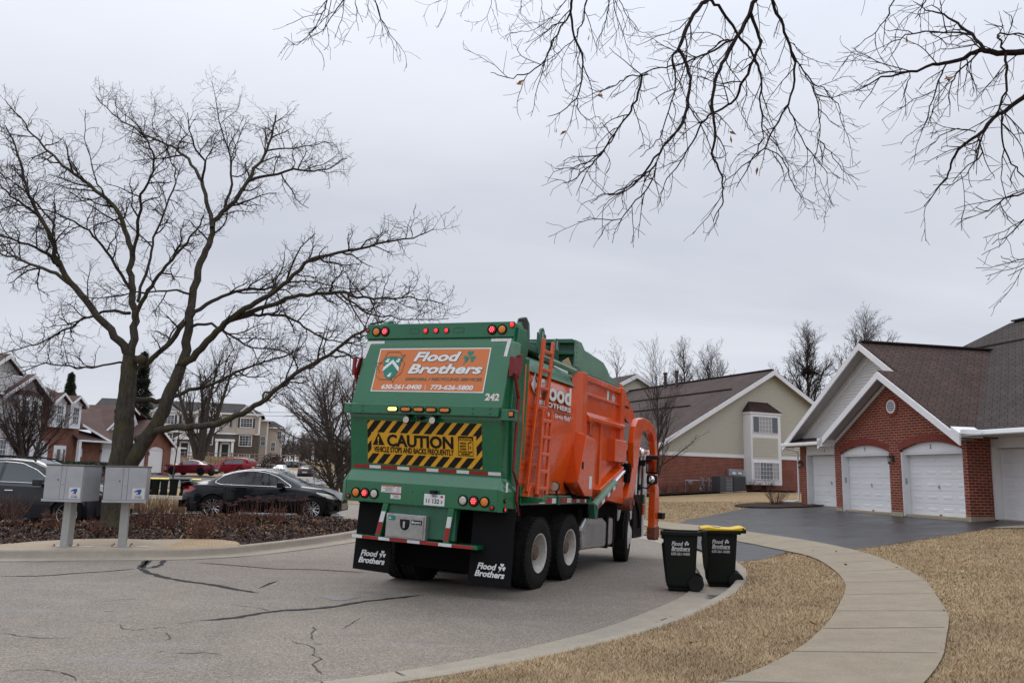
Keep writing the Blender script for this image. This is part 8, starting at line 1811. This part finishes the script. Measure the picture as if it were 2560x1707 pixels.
q = dp(703, 1165, 118); bare_tree('small dark leafless tree by the townhouse corner', q.x, q.y, 6.0, 1.1, tw(.9, 1.1, 2.0), .14, limbs=16, limb_len=.5, mc=bark('dark_bush', (.028, .022, .016), (.06, .046, .032)), z=q.z - .5)
q = dp(300, 905, 118); bare_tree('tall faint leafless tree behind the left house ridge', q.x + 4, q.y, 15, .8, tw(1.4, 1.1, 2.2), .3, limbs=20, limb_len=.45, mc=B_BG)
# conifers
NEED = mat('conifer_needles', (.020, .026, .016), .9, var=.4, vs=4)
def conifer(label, px, pt, d, w, mm, pb=None):
    t = dp(px, pt, d); x, y = t.x, t.y; zb = H(x, y); h = t.z - zb; R = thing('conifer', label, 'tree'); m = MB(); m.tube([(x, y, zb), (x, y, zb + h * .97)], [.25, .02], 6); m.build('trunk', B_GREY, R)
    n = 3600; f = rng.uniform(.06, 1, n) ** .75; a = rng.uniform(0, 2 * PI, n); rr = w * (1 - f) * rng.uniform(.25, 1.0, n) ** .6 * (1 + .25 * np.sin(f * 60)) + .05
    c = np.stack([x + rr * np.cos(a), y + rr * np.sin(a), zb + h * f - rr * .25], 1); V = np.zeros((n * 3, 3)); u = rng.normal(0, 1, (n, 3)); u /= np.linalg.norm(u, axis=1)[:, None]; o = np.stack([np.cos(a), np.sin(a), -.3 + 0 * a], 1)
    V[0::3] = c + o * .45; V[1::3] = c - o * .2 + u * .18; V[2::3] = c - o * .2 - u * .18; npmesh('crown', V, np.arange(n * 3).reshape(-1, 3), mm, R)
conifer('dark green conifer tip above the left house ridge', 180, 932, 112, 2.2, mat('conifer_green', (.030, .042, .018), .9, var=.4, vs=4)); conifer('dark evergreen standing behind the big tree trunk', 362, 880, 105, 2.6, NEED)
# hedge, round bush
def leafy(name, label, cat, cfun, n, size, mm, core=None, group=None, stuff=False):
    V = np.zeros((n * 3, 3)); c = cfun(n); u = rng.normal(0, 1, (n, 3)); u /= np.linalg.norm(u, axis=1)[:, None]; v = rng.normal(0, 1, (n, 3)); v /= np.linalg.norm(v, axis=1)[:, None]
    V[0::3] = c + u * size; V[1::3] = c + v * size * .7; V[2::3] = c - u * size * .3 - v * size * .3; o = npmesh(name, V, np.arange(n * 3).reshape(-1, 3), mm); return tag(o, label, cat, group, 'stuff' if stuff else None)
ha, hb = dp(92, 1158, 46), dp(255, 1160, 56)
def hedge_pts(n):
    t = rng.uniform(0, 1, n); p = np.array(ha)[None] * (1 - t[:, None]) + np.array(hb)[None] * t[:, None]; q = rng.uniform(-1, 1, (n, 2)); edge = rng.uniform(.75, 1, n)
    k = rng.uniform(0, 1, n) < .5; q[k, 0] = np.sign(q[k, 0]) * edge[k]; q[~k, 1] = np.abs(edge[~k]); return p + np.stack([q[:, 0] * .6 * .3, q[:, 0] * .6, q[:, 1] * .42 - .35], 1)
leafy('clipped_hedge', 'low clipped dark green hedge before the left house', 'hedge', hedge_pts, 5200, .16, mat('hedge_green', (.022, .034, .012), .85, var=.45, vs=6))
q = dp(681, 1160, 100)
leafy('round_bush', 'dark red-brown round bush at the townhouse corner', 'bush', lambda n: np.array([[q.x, q.y, q.z - .5]]) + (lambda g: g / np.linalg.norm(g, axis=1)[:, None] * (rng.uniform(.3, 1, n) ** .5)[:, None])(rng.normal(0, 1, (n, 3))) * np.array([1.6, 1.6, 1.9]), 2600, .16, mat('bush_red', (.05, .025, .022), .9, var=.4, vs=4))
# far wood on the horizon
def far_wood():
    T = Tree()
    for i in range(150):
        px = rng.uniform(640, 900) if i < 100 else rng.uniform(880, 1700); d = rng.uniform(210, 330); p = dp(px, 1172, d); z = H(p.x, p.y); h = rng.uniform(4.5, 8)
        P = wander((p.x, p.y, z - .5), (0, 0, 1), h, 5, .08, .05); T.tube('crown', P, np.linspace(.16, .03, 6), 4)
        for k in range(24):
            f = rng.uniform(.12, 1); b = P[0] + (P[-1] - P[0]) * f; Q = wander(b, side_dir(np.array([0, 0, 1.0]), rng.uniform(.3, 1.0), .1), h * .42 * (1.2 - f), 4, .16, .06); T.tube('crown', Q, np.linspace(.06, .03, 5), 3)
            for _ in range(5): s = Q[rng.integers(1, 5)]; T.tube('crown', wander(s, rng.normal(0, 1, 3) + [0, 0, .6], h * .14, 2, .2, .05), [.035, .03, .025], 3)
    o = T.mesh('crown', bark('wood_haze', (.085, .065, .062), (.12, .098, .092)), None, 'far_wood'); tag(o, 'far line of bare reddish grey woodland along the horizon', None, None, 'stuff')
far_wood()

# ------------------------------------------------------------ shrubs in the mulch bed
ST_RED = mat('shrub_stem', (.135, .064, .046), .85, var=.35, vs=10); LF_RED = mat('shrub_leaf', (.20, .075, .036), .85, var=.5, vs=14); HEAD = mat('seed_head', (.075, .034, .029), .9, var=.4, vs=18)
def make_shrub(h, w, n, leaves, m1=ST_RED, m2=LF_RED):
    R = thing('dry_shrub', 'x', 'shrub'); T = Tree()
    for i in range(n):
        a = rng.uniform(0, 2 * PI); s = rng.uniform(0, 1) ** .7; d = (math.cos(a) * s * w, math.sin(a) * s * w, 1); P = wander((math.cos(a) * s * .12, math.sin(a) * s * .12, 0), d, h * rng.uniform(.6, 1.1), 6, .09, .06); T.tube('crown', P, np.linspace(.006, .003, 7), 3)
        for k in range(rng.integers(1, 4)):
            j = rng.integers(2, 6); T.tube('crown', wander(P[j], side_dir(unit(P[j] - P[j - 1]), rng.uniform(.3, .8), .1), h * .25, 3, .15, .05), [.0035, .003, .0028, .0025], 3)
    T.mesh('crown', m1, R, 'stems'); c = np.zeros((leaves, 3)); a = rng.uniform(0, 2 * PI, leaves); rr = rng.uniform(0, 1, leaves) ** .5 * (w * h * .75 + .05); c[:, 0] = rr * np.cos(a); c[:, 1] = rr * np.sin(a); c[:, 2] = rng.uniform(0, 1, leaves) ** 1.9 * h * .75 + .02
    u = rng.normal(0, 1, (leaves, 3)); u /= np.linalg.norm(u, axis=1)[:, None]; v = rng.normal(0, 1, (leaves, 3)); v /= np.linalg.norm(v, axis=1)[:, None]; V = np.zeros((leaves * 3, 3)); V[0::3] = c + u * .03; V[1::3] = c + v * .022; V[2::3] = c - u * .02
    npmesh('dead_leaves', V, np.arange(leaves * 3).reshape(-1, 3), m2, R); return R
def make_sedum(h, n):
    R = thing('seed_head_plant', 'x', 'plant'); T = Tree(); m = MB()
    for i in range(n):
        a = rng.uniform(0, 2 * PI); s = rng.uniform(0, 1) ** .5; P = wander((math.cos(a) * s * .15, math.sin(a) * s * .15, 0), (math.cos(a) * s * .35, math.sin(a) * s * .35, 1), h * rng.uniform(.72, 1.05), 5, .05, .03); T.tube('crown', P, np.linspace(.006, .004, 6), 3)
        e = P[-1]; r = rng.uniform(.04, .075)
        for k in range(16):
            b = e + np.array([rng.normal(0, r * .55), rng.normal(0, r * .55), rng.uniform(-.008, .016)]); m.tube([P[-2] * .25 + e * .75, b + [0, 0, -.008]], .002, 3, False); m.lathe([(.0005, -.010), (.013, -.002), (.0005, .012)], b, 2, 5)
    T.mesh('crown', ST_RED, R, 'stems'); m.build('seed_heads', HEAD, R); return R
protoA, protoB, protoC = make_shrub(.66, .55, 46, 150), make_shrub(.45, .75, 34, 260), make_sedum(.60, 13)
def place(proto, first, px, py, s, rz, lab, grp):
    q = gp(px, py, .2); z = float(z_mulch(np.array([q.x]), np.array([q.y]))[0]); o = proto if first else copy_tree(proto); o.location = (q.x, q.y, z - .02); o.rotation_euler = (0, 0, rz); o.scale = (s, s, s); o['label'] = lab; o['group'] = grp; return o
GS = 'dry reddish shrubs in the mulch bed'
for i, (pr, px, py, s, lab) in enumerate(((protoA, 28, 1318, 1.05, 'dry reddish shrub at the left frame edge before the grey suv'), (protoB, 128, 1322, .95, 'dry orange-leaved shrub left of the left mailbox post'), (protoB, 238, 1330, .75, 'dry low shrub between the two mailbox posts'), (protoA, 360, 1318, 1.1, 'dry reddish shrub right beside the right mailbox'), (protoA, 418, 1322, 1.05, 'dry reddish shrub second right of the right mailbox'), (protoB, 505, 1338, 1.2, 'dry orange-leaved shrub below the black sedan rear wheel'), 
        (protoB, 605, 1318, 1.05, 'dry shrub below the black sedan rear door'), (protoB, 690, 1308, 1.0, 'dry orange-leaved shrub below the black sedan front door'), (protoA, 85, 1300, .9, 'dry reddish shrub behind the left mailbox against the grey suv'))):
    place(pr, lab.startswith('dry reddish shrub at the left') or lab.startswith('dry orange-leaved shrub left'), px, py, s, i * 1.7, lab, GS)
for i, (px, py, s, lab) in enumerate(((520, 1318, 1.05, 'dark seed head plant over the black sedan rear wheel'), (570, 1312, 1.0, 'dark seed head plant just right of the sedan rear wheel'), (618, 1306, 1.1, 'dark seed head plant before the sedan rear door'), (655, 1302, 1.0, 'dark seed head plant before the sedan door gap'), (700, 1298, 1.05, 'dark seed head plant before the sedan front door'), (742, 1298, 1.0, 'dark seed head plant touching the sedan front wheel'), (775, 1290, .7, 'small seed head plant right at the sedan front tyre'))):
    place(protoC, i == 0, px, py, s, i * 2.1, lab, 'dark seed head plants before the black sedan')
q = gp(1940, 1262); R = copy_tree(protoA); R.location = (q.x, q.y, H(q.x, q.y)); R.scale = (1.6, 1.6, 1.1); R['label'] = 'dry reddish shrub by the brick corner beyond the driveway'; R['group'] = 'dry shrubs by the right houses'
patch('mulch_bed', [tuple(PC(1500, 1240, 1.3))[:2], tuple(PC(1990, 1240, 1.5))[:2], tuple(PC(1990, 1240, -.3))[:2], tuple(PC(1500, 1240, -.3))[:2]], lambda x, y: h_out(x, y) + .10, M_MULCH, 1.0)
cq = gp(1950, 1264); patch('mulch_bed', [(cq.x + 1.9 * math.cos(a), cq.y + 1.5 * math.sin(a)) for a in np.linspace(0, 2 * PI, 18)[:-1]], lambda x, y: h_out(x, y) + .05, M_MULCH, .6)
for i, px in enumerate((1630, 1660, 1690, 1725, 1765, 1890, 1925)):
    p = PC(px, 1240, .8); R = copy_tree(protoA); R.location = (p.x, p.y, H(p.x, p.y) + .08); R.scale = (1.1, 1.1, .9); R.rotation_euler.z = i * 1.3; R['label'] = ('bare twiggy shrub along the brick wall behind the truck', 'bare twiggy shrub before the brick wall, left of the gas meters', 'bare twiggy shrub just left of the gas pipe', 'bare twiggy shrub below the gas pipe', 'bare twiggy shrub under the gas meters', 'bare twiggy shrub under the white bay window', 'bare twiggy shrub right of the white bay window')[i]; R['group'] = 'twiggy shrubs along the brick wall'
# young twiggy plant by the far house porch
p = dp(155, 1150, 62); R = copy_tree(protoA); R.location = (p.x, p.y, p.z - .6); R.scale = (1.8, 1.8, 2.0); R['label'] = 'pale twiggy shrub at the left house porch'; R['group'] = 'dry shrubs by the left house'
p = dp(262, 1185, 50); R = copy_tree(protoB); R.location = (p.x, p.y, p.z - .6); R.scale = (1.9, 1.9, 1.9); R['label'] = 'reddish shrub between the mailboxes before the garage'; R['group'] = 'dry shrubs by the left house'

# ------------------------------------------------------------ blades, chips, litter
def gmat(name, stops, rough=.9):
    t = NT(name); g = t.n('NewGeometry'); col = t.ramp(g.outputs['Random Per Island'], *stops); n = t.noise(t.coord(), 1.1, 4, .65); col = t.mix(1, col, t.ramp(n, (.32, .72), (.7, 1.18)), 'MULTIPLY')
    return t.fin(col, rough, None, Specular_IOR_Level=.15)
M_BLADE = gmat('dead_blades', ((0, (.30, .205, .11)), (.35, (.42, .31, .19)), (.62, (.53, .415, .275)), (.80, (.47, .345, .21)), (.88, (.27, .155, .08)), (.95, (.24, .215, .09)), (1, (.62, .52, .36))))
M_CHIP = gmat('bark_chips', ((0, (.018, .011, .009)), (.5, (.055, .032, .026)), (.8, (.11, .068, .054)), (.95, (.22, .155, .12)), (1, (.34, .27, .21))))
M_LIT = gmat('leaf_litter', ((0, (.10, .045, .022)), (.5, (.20, .085, .035)), (1, (.34, .20, .10))))
walk_np = [tuple(p) for p in walk_poly]; drive_np = [tuple(p) for p in drive_poly]
def build_grass():
    X, Y = [], []
    N = 1150000; d = 5.5 + 34 * rng.uniform(0, 1, N) ** 1.75; a = rng.uniform(rad(-14), rad(36), N); x = d * np.sin(a); y = d * np.cos(a)
    k = is_outer(x, y); x, y = x[k], y[k]
    jx, jy = x + rng.normal(0, .02, len(x)), y + rng.normal(0, .02, len(y))
    k = ~in_poly(jx, jy, walk_np) & ~in_poly(jx, jy, drive_np); x, y = x[k], y[k]
    px = (x - pD.x) * uD.x + (y - pD.y) * uD.y; pw = -((x - pD.x) * nD.x + (y - pD.y) * nD.y); k = ~((pw > -.2) & (px > -8.6)); x, y = x[k], y[k]
    clump = .5 + .5 * np.sin(x * 3.1 + 1.3 * np.sin(y * 2.3)) * np.sin(y * 2.7 + 1.1 * np.sin(x * 1.9)); k = rng.uniform(0, 1, len(x)) < .84 + .16 * clump; x, y = x[k], y[k]
    x, y = x[:420000], y[:420000]
    n = len(x); z = h_out(x, y); dd = np.hypot(x, y); L = rng.uniform(.022, .06, n) * (1 + .015 * dd); az = rng.uniform(0, 2 * PI, n); tilt = rng.uniform(.55, 1.5, n); w = rng.uniform(.0013, .0026, n) * (1 + .09 * dd)
    dx, dy, dz = np.cos(az) * np.sin(tilt), np.sin(az) * np.sin(tilt), np.cos(tilt) * .75; sx, sy = -np.sin(az), np.cos(az)
    V = np.zeros((n * 3, 3)); V[0::3] = np.stack([x + sx * w, y + sy * w, z - .004], 1); V[1::3] = np.stack([x - sx * w, y - sy * w, z - .004], 1); V[2::3] = np.stack([x + dx * L, y + dy * L, z + dz * L + .004], 1)
    tag(npmesh('dry_grass', V, np.arange(n * 3).reshape(-1, 3), M_BLADE), 'dry straw-coloured lawn grass on both sides of the sidewalk', None, None, 'stuff')
build_grass()
def scatter_quads(name, label, x, y, z, size, mm, flatness=.35, ratio=(.25, .5)):
    n = len(x); c = np.stack([x, y, z], 1); a = rng.uniform(0, 2 * PI, n); nrm = rng.normal(0, flatness, (n, 3)); u = np.stack([np.cos(a), np.sin(a), nrm[:, 0]], 1); v = np.stack([-np.sin(a), np.cos(a), nrm[:, 1]], 1); s = rng.uniform(.5, 1.3, n)[:, None] * size; rt = rng.uniform(*ratio, n)[:, None]
    V = np.zeros((n * 4, 3)); V[0::4] = c - u * s - v * s * rt; V[1::4] = c + u * s - v * s * rt * .7; V[2::4] = c + u * s * .9 + v * s * rt; V[3::4] = c - u * s * .8 + v * s * rt * .8
    o = npmesh(name, V, np.arange(n * 4).reshape(-1, 4), mm); return tag(o, label, None, None, 'stuff')
mp = [tuple(p) for p in mulch_poly]; n = 42000; x = rng.uniform(-14, -3.2, n); y = rng.uniform(14.8, 24.6, n); k = in_poly(x, y, mp); x, y = x[k], y[k]
scatter_quads('bark_chips', 'dark brown bark chips covering the island bed', x, y, z_mulch(x, y) + rng.uniform(.0, .02, len(x)), .033, M_CHIP, .5)
n = 2600; x = rng.uniform(-13, -3.6, n); y = rng.uniform(16, 24, n); k = in_poly(x, y, mp) & (rng.uniform(0, 1, n) < .35 + .65 * (y > 19)); x, y = x[k], y[k]
scatter_quads('leaf_litter', 'scattered brown dead leaves on the bark mulch', x, y, z_mulch(x, y) + .03, .028, M_LIT, .8, (.4, .7))
n = 60; x = rng.uniform(0, 12, n); y = rng.uniform(7, 20, n); k = is_outer(x, y) & ~in_poly(x, y, drive_np); x, y = x[k], y[k]
scatter_quads('fallen_leaves', 'few brown leaves lying on the lawn and sidewalk', x, y, h_out(x, y) + .035, .022, M_LIT, .5, (.4, .8))
# tall dry grasses on the bank before the townhouses and by the parking lot
def tufts(name, label, pts, h, per, mm):
    P = np.array(pts); n = len(P) * per; c = np.repeat(P, per, 0) + np.column_stack([rng.normal(0, .35, n), rng.normal(0, .35, n), np.zeros(n)]); a = rng.uniform(0, 2 * PI, n); t = rng.uniform(0, .6, n); L = h * rng.uniform(.5, 1.1, n); w = .012 + .0006 * np.hypot(c[:, 0], c[:, 1])
    V = np.zeros((n * 3, 3)); V[0::3] = c + np.stack([-np.sin(a) * w, np.cos(a) * w, 0 * a], 1); V[1::3] = c - np.stack([-np.sin(a) * w, np.cos(a) * w, 0 * a], 1); V[2::3] = c + np.stack([np.cos(a) * np.sin(t) * L, np.sin(a) * np.sin(t) * L, np.cos(t) * L], 1)
    tag(npmesh(name, V, np.arange(n * 3).reshape(-1, 3), mm), label, None, None, 'stuff')
pts = [tuple(dp(rng.uniform(400, 620), rng.uniform(1152, 1160), rng.uniform(108, 116))) for _ in range(160)]; tufts('tall_dry_grass', 'tall straw grass on the bank before the townhouses', [(a, b, c - .5) for a, b, c in pts], 1.3, 45, M_BLADE)
pts = []
for _ in range(150):
    xx, yy = rng.uniform(-17, -10.8), rng.uniform(27.5, 33); pts.append((xx, yy, h_in(np.array(xx), np.array(yy)) + .02))
tufts('verge_grass', 'pale dry grass strip behind the parked sedan', [(float(a), float(b), float(c)) for a, b, c in pts], .35, 70, M_BLADE)
